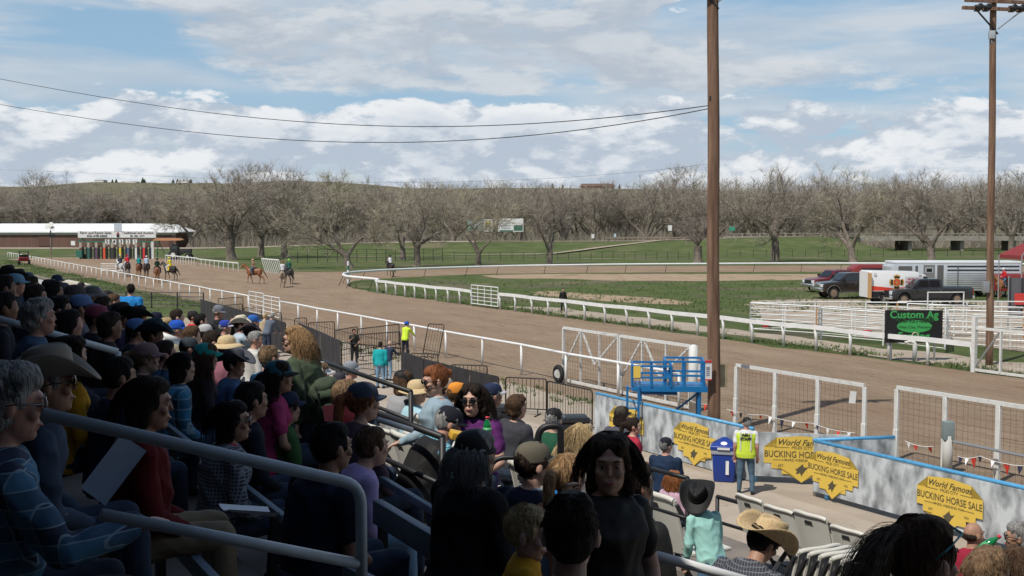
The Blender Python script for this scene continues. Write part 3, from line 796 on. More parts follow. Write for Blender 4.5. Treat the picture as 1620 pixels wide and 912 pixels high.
# ---- fence of tall white posts and wire mesh on the right
def mesh_fence(u0, u1, v, n, label, h=1.77, ext=False):
    o = UV(u0, v); t = thing('mesh_fence', label, 'fence', o); d = UV(u1, v)-o
    g = MB(); g.bar(Vector((0,0,h)), d+Vector((0,0,h)), .06, .09); g.build('top_rail', dwhite, t)
    for k in range(n+1):
        q = MB(); b = d*(k/n); q.bar(b, b+Vector((0,0,h-.05)), .115, .075); q.bar(b+Vector((-.01,-.01,-.1)), b+Vector((-.01,-.01,.75)), .13, .09); q.build('post', dwhite, t, bevel=.008, seg=1)
    g = MB(); wr = mat('rusty_wire', (.14,.085,.06), .8, .3); r = .0032; L_ = d.length; dn = d.normalized(); off = DV*.06
    k = 0.0
    while k < L_:
        p = dn*k+off; g.tube([p+Vector((0,0,.05)), p+Vector((rnd.uniform(-.02,.02),0,h-.08))], r, 3, caps=False); k += .155
    z = .1
    while z < h-.05:
        pts = [dn*(L_*i/8)+off+Vector((0,0,z+rnd.uniform(-.012,.012))) for i in range(9)]; g.tube(pts, r, 3, caps=False); z += .1 if z > 1.3 else .15
    g.build('wire_mesh', wr, t)
    return t
mesh_fence(-24.9, -20.1, V_OUT-.05, 3, 'white posted wire mesh fence section just right of the utility pole', h=1.70)
mesh_fence(-19.13, -9.2, V_OUT, 7, 'long white posted wire mesh fence section at the lower right edge')
def truss_gate():
    u0, u1, v = -34.6, -27.35, V_OUT+.25; o = UV(u0, v); t = thing('truss_gate', 'large white double gate of triangular braces across the track entrance', 'gate', o)
    d = UV(u1, v)-o; Z = lambda z: Vector((0,0,z)); h0, h1 = .12, 2.0
    def leaf(a, b):
        a, b = d*a, d*b; g = MB()
        for p, q in ((a+Z(h0), b+Z(h0)), (a+Z(h1), b+Z(h1)), (a+Z(h0), a+Z(h1)), (b+Z(h0), b+Z(h1))): g.bar(p, q, .07, .09)
        g.build('gate_frame', dwhite, t)
        g = MB(); m = (a+b)/2
        g.bar(a+(b-a)*.33+Z(h0), a+(b-a)*.33+Z(h1), .05, .06); g.bar(a+(b-a)*.67+Z(h0), a+(b-a)*.67+Z(h1), .05, .06)
        g.bar(a+(b-a)*.33+Z(h1), a+(b-a)*.02+Z(h0+.5), .045, .06); g.bar(a+(b-a)*.35+Z(h1), m+(b-a)*.08+Z(h0+.75), .045, .06); g.bar(b+Z(h1), m+(b-a)*.08+Z(h0+.75), .045, .06)
        g.build('braces', dwhite, t)
        g = MB(); wr = mat('rusty_wire'); k = 0
        L_ = (b-a).length; n = int(L_/.16)
        for i in range(n): p = a+(b-a)*(i/n)-DV*.03; g.tube([p+Z(h0), p+Z(h1)], .003, 3, caps=False)
        for i in range(13): z = h0+(h1-h0)*i/13; g.tube([a+Z(z)-DV*.03, b+Z(z)-DV*.03], .003, 3, caps=False)
        g.build('wire_mesh', wr, t)
    leaf(0, .475); leaf(.49, 1.0)
    g = MB(); g.lathe([(.13,0),(.13,2.12),(.05,2.16)], d+Z(-.1)+DU*.15, 14); g.build('hinge_post', dwhite, t, smooth=True)
    w = MB(); w.tube([Vector((math.cos(a)*.25*DU.x, math.cos(a)*.25*DU.y, math.sin(a)*.25)) for a in [6.283*i/20 for i in range(20)]], .085, 8, closed=True)
    q = w.build('wheel', blackrub, t, smooth=True); q.location = Z(.34)-DV*.18-DU*.05
    hb = MB(); hb.lathe([(.16,-.05),(.16,.05)], n=14, mtx=Matrix.Rotation(R(90), 3, 'X') @ Matrix.Identity(3)); hh = hb.build('hub', dwhite, q)
truss_gate()
def rail_end():
    o = UV(-27.6, V_OUT-.25); t = thing('outer_rail', 'white pipe rail on short posts passing in front of the truss gate', 'rail', UV(-33.4, V_OUT-.15)); o = t.location.copy()
    g = MB(); g.tube([UV(-34.4, V_OUT-.02, 1.15)-o, UV(-31, V_OUT-.1, 1.15)-o, UV(-26.9, V_OUT-.15, 1.12)-o], .055, 8); g.build('top_rail', white, t, smooth=True)
    for u in (-33.4, -31.4):
        g = MB(); p = UV(u, V_OUT-.12)-o; g.tube([p, p+Vector((0,0,1.12))], .05, 8); g.build('post', dwhite, t)
# right hand gate on the infield side
_d = ray(1541, 560); _k = V_IN/(_d.x*DV.x+_d.y*DV.y); UG = uv_of(_d*_k)[0]
def infield_gate():
    u0 = UG; o = UV(u0, V_IN); t = thing('infield_gate', 'tall white mesh gate with a slanting brace at the right edge of the infield rail', 'gate', o)
    Z = lambda z: Vector((0,0,z)); d = UV(u0+4.4, V_IN)-o
    g = MB(); g.bar(Z(0), Z(2.15), .16, .16); g.build('gate_post', dwhite, t)
    g = MB()
    for a, b in ((Z(.1), d+Z(.1)), (Z(1.72), d+Z(1.72)), (Z(.1), Z(1.72)), (d*.27+Z(.1), d*.27+Z(1.72)), (d*.62+Z(.1), d*.62+Z(1.72)), (d+Z(.1), d+Z(1.72))): g.bar(a, b, .06, .1)
    g.build('gate_frame', dwhite, t)
    g = MB(); g.bar(Z(.12), d*.25+Z(1.62), .05, .06); g.build('brace', steel, t)
    g = MB(); wr = mat('rusty_wire')
    for i in range(26): p = d*(i/26); g.tube([p+Z(.1), p+Z(1.72)], .0032, 3, caps=False)
    for i in range(11): g.tube([Z(.1+i*.15), d+Z(.1+i*.15)], .0032, 3, caps=False)
    g.build('wire_mesh', wr, t)
    t2 = thing('standpipe', 'white bent water pipe standing at the infield rail', 'pipe', G(1447, 572)); g = MB(); g.tube([Z(-.02), Z(.72), Vector((-.04,0,.8)), Vector((-.2,0,.84)), Vector((-.42,0,.78))], [.1,.09,.07,.05,.06], 10); g.build('pipe', dwhite, t2, smooth=True)
    g = MB(); g.tube([Vector((math.cos(a)*.13, 0, 1.05+math.sin(a)*.16)) for a in [6.283*i/12 for i in range(12)]], .03, 6, closed=True); g.build('coiled_hose', mat('hose_tan', (.45,.40,.30)), t2)
    tag_stake = MB(); tag_stake.bar((0,0,0), (.12,.05,.95), .04, .03); s = tag_stake.build('stake', dwhite); s.location = G(1457+9, 573); tag(s, 'thin white stake leaning beside the bent water pipe', 'stake')
infield_gate()

# ---- starting gate
def lettering(txt, size, m, parent, origin, xdir, **k): return text_mesh('lettering', txt, size, m, parent, frame(origin, xdir), **k)
inkm = mat('ink_black', (.02,.02,.022), .6)
def starting_gate():
    Y = 196.; o = G(124, 410); o.y = Y; x0 = at(124, 410, Y).x; W = at(245, 410, Y).x-x0
    t = thing('starting_gate', 'green horse racing starting gate with a long sign board and five stall numbers', 'starting gate', (x0, Y, 0))
    gg = mat('gate_green', (.03,.16,.11), .6); zt = lambda py: at(185, py, Y).z
    g = MB(); 
    for k in range(10): x = .45+k*(W-.9)/9; g.box((x, 0, 1.5), (.14, .14, 3.0)); g.box((x, 3.0, 1.5), (.14,.14,3.0))
    g.box((W/2, 0, 2.98), (W, .16, .16)); g.box((W/2, 3.0, 2.98), (W, .16, .16)); g.box((W/2, 1.6, zt(377)), (W*.95, .14, .14))
    for x in (.1, W-.1):
        g.bar((x, 0, 2.98), (x, 1.6, zt(377)), .12, .12); g.bar((x, 3.0, 2.98), (x, 1.6, zt(377)), .12, .12)
    g.box((W-.2,-.4,1.5), (.4,.3,3.0), mi=1); g.build('stall_frame', [gg, dwhite], t)
    cols = [(.20,.07,.05), (.03,.14,.12), (.13,.07,.12), (.75,.10,.04), (.05,.05,.05), (.75,.58,.05), (.10,.14,.26), (.75,.75,.72), (.65,.04,.05), (.03,.06,.12)]
    for k in range(9):
        x = .45+(k+.5)*(W-.9)/9
        g = MB(); g.box((x-.33, .1, 1.05), (.32,.35,2.0)); g.box((x+.33, .1, 1.05), (.32,.35,2.0)); g.build('stall_door', mat('stall_dark', (.02,.022,.024), .8), t)
    for k in range(10):
        x = .45+k*(W-.9)/9
        g = MB(); g.box((x, -.16, .95), (.34,.14,1.9)); g.build('padding', mat('pad%d' % k, cols[k], .7), t)
        g = MB(); g.box((x, -.14, 2.4), (.42,.1,.9), taper=1.0); g.build('stall_pad_top', mat('pad_beige', (.42,.37,.30), .8), t)
    g = MB(); g.box((.4,-.4,.9), (1.0,.8,1.2)); g.build('control_box', gg, t)
    zb, zc = zt(376.5), zt(366); g = MB(); g.box((W/2, .4, (zb+zc)/2), (W*1.02, .12, zc-zb)); s = g.build('sign_board', white, t)
    cx = W*.515; g = MB(); g.box((cx, .36, (zc+zt(353.5))/2), (1.3, .12, zt(353.5)-zc)); g.build('sign_topper', mat('pale_blue_grey', (.55,.62,.68), .6), t)
    h = zc-zb
    for txt, x, z, s_, sx in (('Farm and Ranch Sales', W*.225, zb+h*.72, .62, 1.0), ('406-698-6868', W*.24, zb+h*.24, .55, 1.15), ('Traditional and Auction', W*.775, zb+h*.72, .58, .98), ('Bi. Mt. WY', W*.77, zb+h*.24, .5, 1.1)):
        lettering(txt, s_, inkm, t, Vector((x, .32, z)), (1,0,0), bold=.012, sx=sx)
    # small black and red emblem of a hat over a mount
    g = MB(); g.lathe([(.26,0),(.26,.02)], (cx, .31, zb+h*.28), 14, mtx=Matrix.Rotation(R(90), 3, 'X')); g.box((cx, .3, zb+h*.55), (.6,.03,.1), mi=1); g.box((cx, .3, zb+h*.72), (.26,.03,.26), mi=1); g.build('emblem', [inkm, mat('emblem_red', (.35,.05,.04))], t)
    for i, ch in enumerate('54321'):
        px = 170+i*10.95; x = at(px, 383, Y).x-x0
        g = MB(); g.box((x, -.1, zt(383)), (.74, .05, .86)); q = g.build('number_plate', white, t)
        lettering(ch, .95, inkm, q, Vector((x, -.135, zt(383))), (1,0,0), bold=.02)
    for s_ in (.8, W-.9):
        w = MB(); w.lathe([(.42,-.12),(.42,.12)], (s_, .9, .42), 14, mtx=Matrix.Rotation(R(90), 3, 'Y')); w.build('wheel', blackrub, t)
starting_gate()
def tractor():
    o = G(283, 411); t = thing('black_tractor', 'black tractor with an orange sun canopy parked by the starting gate', 'tractor', o); bk = mat('tractor_black', (.03,.03,.032), .5)
    g = MB(); g.box((1.2,0,1.45), (1.9,.9,.8)); g.box((-.1,0,1.1), (1.6,.8,.5)); g.build('hood', bk, t, bevel=.06)
    g = MB(); g.box((-.65,0,1.75), (1.3,1.2,.9)); 
    for x, y in ((-1.3,-.6), (-.05,-.6), (-1.3,.6), (-.05,.6)): g.box((x,y,2.5), (.1,.1,1.5))
    g.build('cab', bk, t)
    g = MB(); m_ = Matrix.Rotation(R(-1), 3, 'Y'); g.box((-1.7,0,3.25), (4.8,2.2,.08), m_); g.prism([(-4.1,3.3),(.7,3.3),(.2,3.62),(-3.5,3.62)], -1.0, 1.0, Matrix(((1,0,0),(0,0,1),(0,1,0)))); g.build('canopy', mat('canopy_orange', (.55,.27,.14), .7), t)
    g = MB(); g.box((-.6,-.63,2.2), (.9,.02,.8)); g.build('windscreen', mat('pane_dark', (.06,.07,.08), .1), t)
    for x, r in ((-.7,.8), (1.7,.5)):
        for y in (-.8, .8):
            w = MB(); w.lathe([(r*.6,-.17),(r,-.15),(r,.15),(r*.6,.17)], (x, y, r), 18, mtx=Matrix.Rotation(R(90), 3, 'X')); q = w.build('wheel', blackrub, t)
            w = MB(); w.lathe([(r*.5,-.19),(r*.5,.19)], (x, y, r), 12, mtx=Matrix.Rotation(R(90), 3, 'X')); w.build('rim', dwhite, q)
    g = MB(); g.bar((-3.4,0,3.2), (-2.4,0,1.0), .1, .1); g.bar((-2.4,0,1.0), (-.9,0,.9), .12, .12); g.build('drawbar', gg_, t)
gg_ = mat('gate_green', (.03,.16,.11), .6)
tractor()
def utv():
    o = G(38, 419); t = thing('utility_cart', 'small red utility cart driving on the grass at the far left', 'utility cart', o, R(20)); rd = mat('utv_red', (.35,.02,.02), .35)
    g = MB(); g.box((0,.2,.75), (1.4,2.4,.45)); g.box((0,-.9,.95), (1.3,.7,.3)); g.build('body', rd, t, bevel=.06)
    g = MB(); 
    for x, y in ((-.6,-.4), (.6,-.4), (-.6,.8), (.6,.8)): g.box((x,y,1.4), (.06,.06,1.0))
    g.build('roll_cage', dsteel, t); g = MB(); g.box((0,.2,1.92), (1.35,1.5,.06)); g.build('roof', black, t)
    g = MB(); g.box((0,.5,1.15), (1.2,.3,.6)); g.build('seat', black, t)
    for x in (-.7,.7):
        for y in (-.85,.95):
            w = MB(); w.lathe([(.2,-.12),(.34,-.1),(.34,.1),(.2,.12)], (x,y,.34), 14, mtx=Matrix.Rotation(R(90), 3, 'Y')); w.build('wheel', blackrub, t)
    g = MB(); g.box((0,-1.27,.95), (1.1,.03,.12)); g.build('grille', black, t)
utv()
def far_light():
    p = G(81, 411); t = thing('flood_light', 'pole mounted light with round white dishes in front of the barn roof', 'light pole', p); h = at(81, 362, p.y).z
    g = MB(); g.box((0,0,h/2), (.18,.18,h)); g.build('pole', wood_m, t)
    for dx, z in ((-.35,.2),(.25,.6),(.5,-.1)):
        g = MB(); g.lathe([(.1,-.15),(.42,.2),(.45,.25)], (dx,-.2,h+z), 12, mtx=Matrix.Rotation(R(70), 3, 'X')); g.build('lamp_dish', dwhite, t)
    g = MB(); g.box((.2,0,h-1.2), (.9,.3,.5)); g.build('transformer', dsteel, t)
far_light()
# dark pipe fence at the end of the stand
pf = pipe_fence(G(160,487), G(322,490), 4, 1.15, 4, dsteel, 'dark four bar pipe fence across the yard beyond the stand', r=.03, pr=.045)

# ============================================================ utility poles and wires
polem = mat('pole_wood', (.115,.062,.038), .9, col2=(.25,.150,.098), nscale=9, stretch=(1,1,.08), bump=.5, bscale=40)
def pole(p, h, r, name='utility_pole', label=''):
    t = thing(name, label, 'utility pole', p)
    g = MB(); n = 14; g.tube([Vector((.012*math.sin(i*.9)-.0008*i*h, 0, -.3+(h+.3)*i/n)) for i in range(n+1)], [r*(1-.16*i/n) for i in range(n+1)], 16)
    g.build('pole', polem, t, smooth=True); return t
PP = G(1129.5, 695); PP = Vector((PP.x, 30.6, 0)); PP.x = at(1129.5, 660, 30.6).x
POLE1 = pole(PP, 13.2, .178, label='tall brown wooden utility pole rising behind the blue platform, nearer of two')
P2 = G(1565, 578); POLE2 = pole(P2, 15.2, .148, label='tall wooden utility pole with two crossarms at the upper right, farther of two')
def crossarms(t, zs, L_, heavy=True, near=False):
    a = Vector((1,.12,0)).normalized()
    for k, z in enumerate(zs):
        g = MB(); g.bar(-a*L_[k][0]+Vector((0,-.16,z)), a*L_[k][1]+Vector((0,-.16,z-.04)), .11, .13); g.build('crossarm', polem, t)
    z = zs[-1]
    for s in (-1, 1):
        g = MB(); g.bar(a*s*1.05+Vector((0,-.2,z)), Vector((0,-.1,z-1.0 if s < 0 else z-.8)), .05, .05); g.build('brace', steel if s > 0 else dsteel, t)
        for d in (.55, .9):
            g = MB(); g.lathe([(.10,-.15),(.13,-.1),(.13,.12),(.08,.16)], a*s*d+Vector((0,-.32,z)), 10, mtx=Matrix.Rotation(R(80), 3, 'X')); g.box(a*s*d+Vector((0,-.1,z)), (.2,.16,.24)); g.build('cutout', black, t)
crossarms(POLE2, [at(1572, 3, P2.y).z, at(1572, 15, P2.y).z], [(1.45,1.6), (1.55,1.7)])
g = MB(); g.box((-.24,-.1, at(1568,56,P2.y).z), (.22,.18,.32)); b_ = g.build('meter_box', mat('box_grey', (.42,.46,.48), .5), POLE2, bevel=.015)
g = MB(); g.tube([Vector((-.24,-.1,at(1568,64,P2.y).z)), Vector((-.24,-.1,at(1568,69,P2.y).z)), Vector((-.14,-.1,at(1568,69,P2.y).z))], .03, 6); g.build('conduit', steel, POLE2)
g = MB(); g.box((-.26,-.12, at(1550,454,P2.y).z), (.26,.16,.46)); g.build('electric_box', steel, POLE2, bevel=.01)
# crossarms of the near pole stand above the picture; they throw the shadow seen on the dirt
crossarms(POLE1, [12.85, 12.4], [(1.5,1.5), (1.5,1.5)])
for k, z in enumerate((9.05,)):
    g = MB(); g.box((-.16,-.08,z), (.12,.10,.12)); g.build('bracket', dsteel, POLE1)
def wire(name, pts, label, r=.011):
    g = MB(); g.tube(pts, r, 5); tag(g.build(name, black), label, 'wire')
def sag(p, q, s, n=28): return [p.lerp(q, k/n)-Vector((0,0,4*s*(k/n)*(1-k/n))) for k in range(n+1)]
def wirepx(pa, ya, pb, yb, Y0, Y1, s): return at(pa, ya, Y0), at(pb, yb, Y1), s
W0 = at(1127, 166.5, 30.5)
def wire_through(pxs, label, Ys, r):
    pts = []
    n = 30
    for k in range(n+1):
        x = pxs[0][0]+(pxs[-1][0]-pxs[0][0])*k/n
        # lagrange through the measured heights
        y = 0
        for i, (xi, yi) in enumerate(pxs):
            l = 1
            for j, (xj, _) in enumerate(pxs):
                if i != j: l *= (x-xj)/(xi-xj)
            y += yi*l
        f = (x-pxs[0][0])/(pxs[-1][0]-pxs[0][0]); iy = (1-f)/Ys[0]+f/Ys[1]
        pts.append(at(x, y, 1/iy))
    wire('power_line', pts, label, r)
wire_through([(-60,114), (280,172), (560,198), (840,196), (1128,166.5)], 'upper black wire running left from the near utility pole', (64, 30.5), .013)
wire_through([(-60,155.5), (250,203), (560,225.5), (840,214.5), (1128,171)], 'lower black wire running left from the near utility pole', (64, 30.5), .013)
wire_through([(-60,267), (300,281), (720,288), (1000,273), (1128,259)], 'very thin wire low over the distant tree line', (110, 60), .006)
# ============================================================ vehicles
glass = mat('dark_glass', (.015,.018,.02), .06, spec=.8); chrome = mat('chrome', (.75,.76,.78), .15, 1.0)
tail = mat('tail_red', (.4,.01,.01), .3); lampm = mat('headlamp', (.65,.68,.7), .1); rimm = mat('wheel_rim', (.5,.51,.52), .35, .8); mud = mat('mud_rim', (.24,.17,.12), .8)
XZ = Matrix(((1,0,0),(0,0,1),(0,1,0)))    # prism in x,z extruded along y
def wheel_obj(t, x, y, r, rim=None, w=.26):
    M_ = Matrix.Rotation(R(90), 3, 'X'); g = MB(); g.lathe([(r*.62,-w/2),(r*.93,-w/2),(r,-w*.36),(r,w*.36),(r*.93,w/2),(r*.62,w/2)], (x,y,r), 24, mtx=M_)
    q = g.build('wheel', blackrub, t, smooth=True); q.data.set_sharp_from_angle(angle=R(35))
    g = MB(); g.lathe([(r*.2,-w*.56),(r*.58,-w*.50),(r*.62,-w*.53),(r*.62,w*.53),(r*.58,w*.50),(r*.2,w*.56)], (x,y,r), 20, mtx=M_); g.build('rim', rim or rimm, q)
def arch(cx, z, r, n=8): return [(cx+r*math.cos(a), z+r*math.sin(a)) for a in [math.pi*i/n for i in range(n+1)]]
def pickup(label, loc, rz, paint, L_=5.9, rim=None, guard=False, trim=None, lift=0.):
    """front of the truck at -x"""
    t = thing('pickup_truck', label, 'pickup truck', loc, rz); t.scale = (1, 1, 1.09); W = 1.98; hb = 1.12+lift; zb = .42+lift; wr = .40+lift*.3; fx, rx = .95, L_-1.2
    trim = trim or black
    low = [(0,zb)]+[(p[0], p[1]) for p in reversed(arch(fx, wr, wr+.10))]
    low = [(.05,zb)]+[(x, max(z, zb)) for x, z in reversed(arch(fx, wr, wr+.1))]+[(x, max(z, zb)) for x, z in reversed(arch(rx, wr, wr+.1))]+[(L_-.05,zb),(L_,hb+.05),(2.35,hb+.05),(1.55,hb+.02),(.35,hb-.08),(.05,hb-.20)]
    g = MB(); g.prism(low, -W/2, W/2, XZ); g.build('body', paint, t, bevel=.05)
    cabz = hb+.62
    cab = [(1.45,hb-.02),(2.15,cabz-.03),(2.45,cabz),(3.55,cabz),(3.78,cabz-.06),(3.86,hb-.02)]
    g = MB(); n = len(cab); vs = []
    for s in (-1, 1):
        for x, z in cab: k = (z-hb)/.62; vs.append((x, s*(W/2-.04-.13*max(0,k)), z))
    g.add(vs, [tuple(range(n)), tuple(range(2*n-1, n-1, -1))]+[(i, (i+1) % n, n+(i+1) % n, n+i) for i in range(n)]); g.build('cab', paint, t, bevel=.035)
    for s in (-1, 1):
        for a, b, c, d in ((1.82,2.2,2.78,2.78), (2.86,2.86,3.66,3.58)):
            g = MB(); k1 = .10; yl = lambda z: s*(W/2-.04-.13*(z-hb)/.62+.006)
            g.add([(a,yl(hb+.08),hb+.08),(c if c == d else c,yl(hb+.08),hb+.08),(d,yl(cabz-.1),cabz-.1),(b,yl(cabz-.1),cabz-.1)], [(0,1,2,3)]); g.build('side_window', glass, t, recalc=False)
        g = MB(); g.box((1.72, s*(W/2+.12), hb+.16), (.14,.2,.24)); g.build('mirror', black, t, bevel=.02)
        for x in (2.72, 3.62): 
            g = MB(); g.box((x, s*(W/2+.012), hb-.16), (.16,.03,.035)); g.build('door_handle', chrome, t)
        g = MB(); 
        for x in (1.62, 2.82, 3.84): g.box((x, s*(W/2+.001), (hb+zb)/2), (.014,.012,hb-zb-.15))
        g.build('door_seam', black, t)
        g = MB(); g.box((2.9, s*(W/2+.03), zb-.02), (2.6,.16,.06)); g.build('running_board', chrome if guard else black, t)
        g = MB(); g.box((.08, s*(W/2-.26), hb-.28), (.12,.42,.22)); g.build('headlight', lampm, t, bevel=.02)
        g = MB(); g.box((L_-.03, s*(W/2-.07), hb-.2), (.1,.12,.36)); g.build('tail_light', tail, t)
        for cx in (fx, rx):
            wheel_obj(t, cx, s*(W/2-.16), wr, rim)
            q = MB(); pts = [Vector((x, s*(W/2-.01), z)) for x, z in arch(cx, wr, wr+.12)]; q.tube(pts, .045, 6); q.build('wheel_arch', trim, t)
    g = MB(); g.add([(1.53,-.80,hb+.09),(1.53,.80,hb+.09),(2.09,.70,cabz-.1),(2.09,-.70,cabz-.1)], [(0,1,2,3)]); o = g.build('windshield', glass, t, recalc=False); o.location = (-.014,0,.012)
    g = MB(); g.add([(3.865,-.75,hb+.09),(3.80,-.68,cabz-.14),(3.80,.68,cabz-.14),(3.865,.75,hb+.09)], [(0,1,2,3)]); o = g.build('rear_window', glass, t, recalc=False); o.location = (.012,0,0)
    g = MB(); g.box((.03,0,hb-.32), (.1,1.05,.34)); g.build('grille', chrome if guard else black, t, bevel=.02)
    g = MB(); g.box((-.03,0,zb+.13), (.24,W-.02,.26)); g.box((L_+.03,0,zb+.12), (.2,W-.1,.22)); g.build('bumper', chrome, t, bevel=.04)
    g = MB(); g.box(((3.92+L_)/2, 0, hb+.04), (L_-4.05, W-.3, .06)); g.build('cargo_bed', black, t)
    return t
pb = mat('paint_brown_black', (.030,.022,.018), .25, coat=.6); pn = mat('paint_charcoal', (.022,.025,.030), .25, coat=.6); pr_ = mat('paint_maroon', (.16,.018,.020), .3, coat=.5)
p = G(1285, 464); pickup('maroon pickup truck with chrome grille parked leftmost behind the brown one', (p.x, p.y+1.5, 0), R(16), pr_)
p = G(1298, 474); pickup('dark brown pickup truck with silver front guard and muddy wheels', (p.x, p.y+1, 0), R(9), pb, rim=mud, guard=True, trim=mat('arch_grey', (.09,.085,.08), .6), lift=.12)
p = G(1408, 484.5); pickup('charcoal pickup truck parked in front of the ambulance and horse trailer', (p.x, p.y+1, 0), R(6), pn, rim=mud, L_=6.1)
def ambulance():
    p = G(1369, 481.5); t = thing('ambulance', 'white and red ambulance van with a round fire rescue crest on its side', 'ambulance', (p.x, p.y+.2, 0), R(4)); W = 2.05; L_ = 5.2; H = 2.45
    wh = mat('ambulance_white', (.80,.80,.80), .3, coat=.4); rd = mat('ambulance_red', (.72,.05,.025), .35, coat=.3)
    low = [(.0,.5)]+[(x, max(z,.5)) for x, z in reversed(arch(1.15,.38,.5))][::-1][::-1]
    prof_ = [(0,.5)]+[(x, max(z,.5)) for x, z in arch(1.15,.38,.50)][::-1]+[(x, max(z,.5)) for x, z in arch(4.25,.38,.50)][::-1]+[(L_,.5),(L_+.02,1.05),(4.75,1.32),(4.05,2.15),(3.4,2.38),(.12,H),(0,H-.1)]
    g = MB(); g.prism(prof_, -W/2, W/2, XZ); g.build('body', wh, t, bevel=.05)
    y = -W/2-.006
    g = MB(); g.add([(.04,y,1.02),(2.1,y,1.02),(3.2,y,.72),(4.7,y,.72),(4.7,y,.95),(3.5,y,1.02),(2.6,y,1.28),(1.6,y,1.22),(.04,y,1.38)], [tuple(range(9))]); g.build('red_stripe', rd, t, recalc=False)
    g = MB(); g.add([(.04,y,.52),(.6,y,.52),(1.0,y-.001,.92),(2.4,y,.92),(3.0,y,.52),(4.6,y,.52),(4.6,y,.66),(3.2,y,.68),(2.5,y,.98),(.04,y,.98)], [tuple(range(10))]); g.build('dark_skirt', black, t, recalc=False).location = (0,-.004,0)
    # round crest: gold and black cross with red centre
    cx, cz = 1.95, 1.62; gold = mat('crest_gold', (.62,.36,.07), .5); 
    q = MB(); 
    def disc(r, yy, m, mi, n=20, fr=0, to=6.2832):
        vs = [(cx+r*math.cos(fr+(to-fr)*i/n), yy, cz+r*math.sin(fr+(to-fr)*i/n)) for i in range(n)]; q.add(vs, [tuple(range(n))], mi)
    for k in range(4):
        a = k*math.pi/2+math.pi/4-math.pi/4; c1 = .52
        for sc, yy, mi in ((1.0, y-.008, 0), (.82, y-.012, 1)):
            pts = [(cx+sc*c1*math.cos(a+d)*rr, yy, cz+sc*c1*math.sin(a+d)*rr) for d, rr in ((-.55,.98),(-.28,1.06),(0,1.08),(.28,1.06),(.55,.98),(.5,.3),(-.5,.3))]; q.add(pts, [tuple(range(7))], mi)
    disc(.30, y-.016, None, 0); disc(.24, y-.02, None, 2); q.box((cx,y-.026,cz), (.28,.008,.06), mi=0); q.box((cx,y-.026,cz-.02), (.06,.008,.3), mi=0)
    q.build('crest', [gold, inkm, mat('crest_red', (.6,.06,.04))], t, recalc=False)
    g = MB(); g.box((3.22,y-.004,1.72), (1.3,.008,.62)); pnl = g.build('name_panel', mat('panel_silver', (.62,.60,.62), .5), t)
    rt = mat('ink_red', (.45,.05,.06), .6)
    for txt, z in (('MILES CITY', 1.83), ('FIRE + RESCUE', 1.62)): lettering(txt, .19, rt, pnl, Vector((3.22, y-.012, z)), (1,0,0), bold=.008)
    g = MB(); g.box((-.02, 0, 1.45), (.06, W-.2, 1.85)); g.box((-.05, -W/2-.02, 1.4), (.10,.5,1.8), mi=1); g.build('rear_door', [wh, mat('chevron_orange', (.55,.33,.14), .6)], t)
    g = MB(); g.add([(3.9,y-.004,1.45),(4.62,y-.004,1.45),(4.15,y+.0,2.02),(3.9,y,2.06)], [(0,1,2,3)]); g.build('side_window', glass, t, recalc=False)
    g = MB(); g.add([(4.8,-.85,1.36),(4.8,.85,1.36),(4.10,.8,2.12),(4.10,-.8,2.12)], [(0,1,2,3)]); o = g.build('windshield', glass, t, recalc=False); o.location = (.03,0,.02)
    for x in (.35, 3.65): g = MB(); g.lathe([(.12,0),(.12,.03)], (x, y-.01, 2.2), 12, mtx=Matrix.Rotation(R(90), 3, 'X')); g.build('marker_lamp', lampm, t)
    for x in (1.15, 4.25):
        for s in (-1, 1): wheel_obj(t, x, s*(W/2-.15), .38)
    g = MB(); g.box((L_+.03,0,.62), (.2,W-.1,.25)); g.build('bumper', black, t)
ambulance()
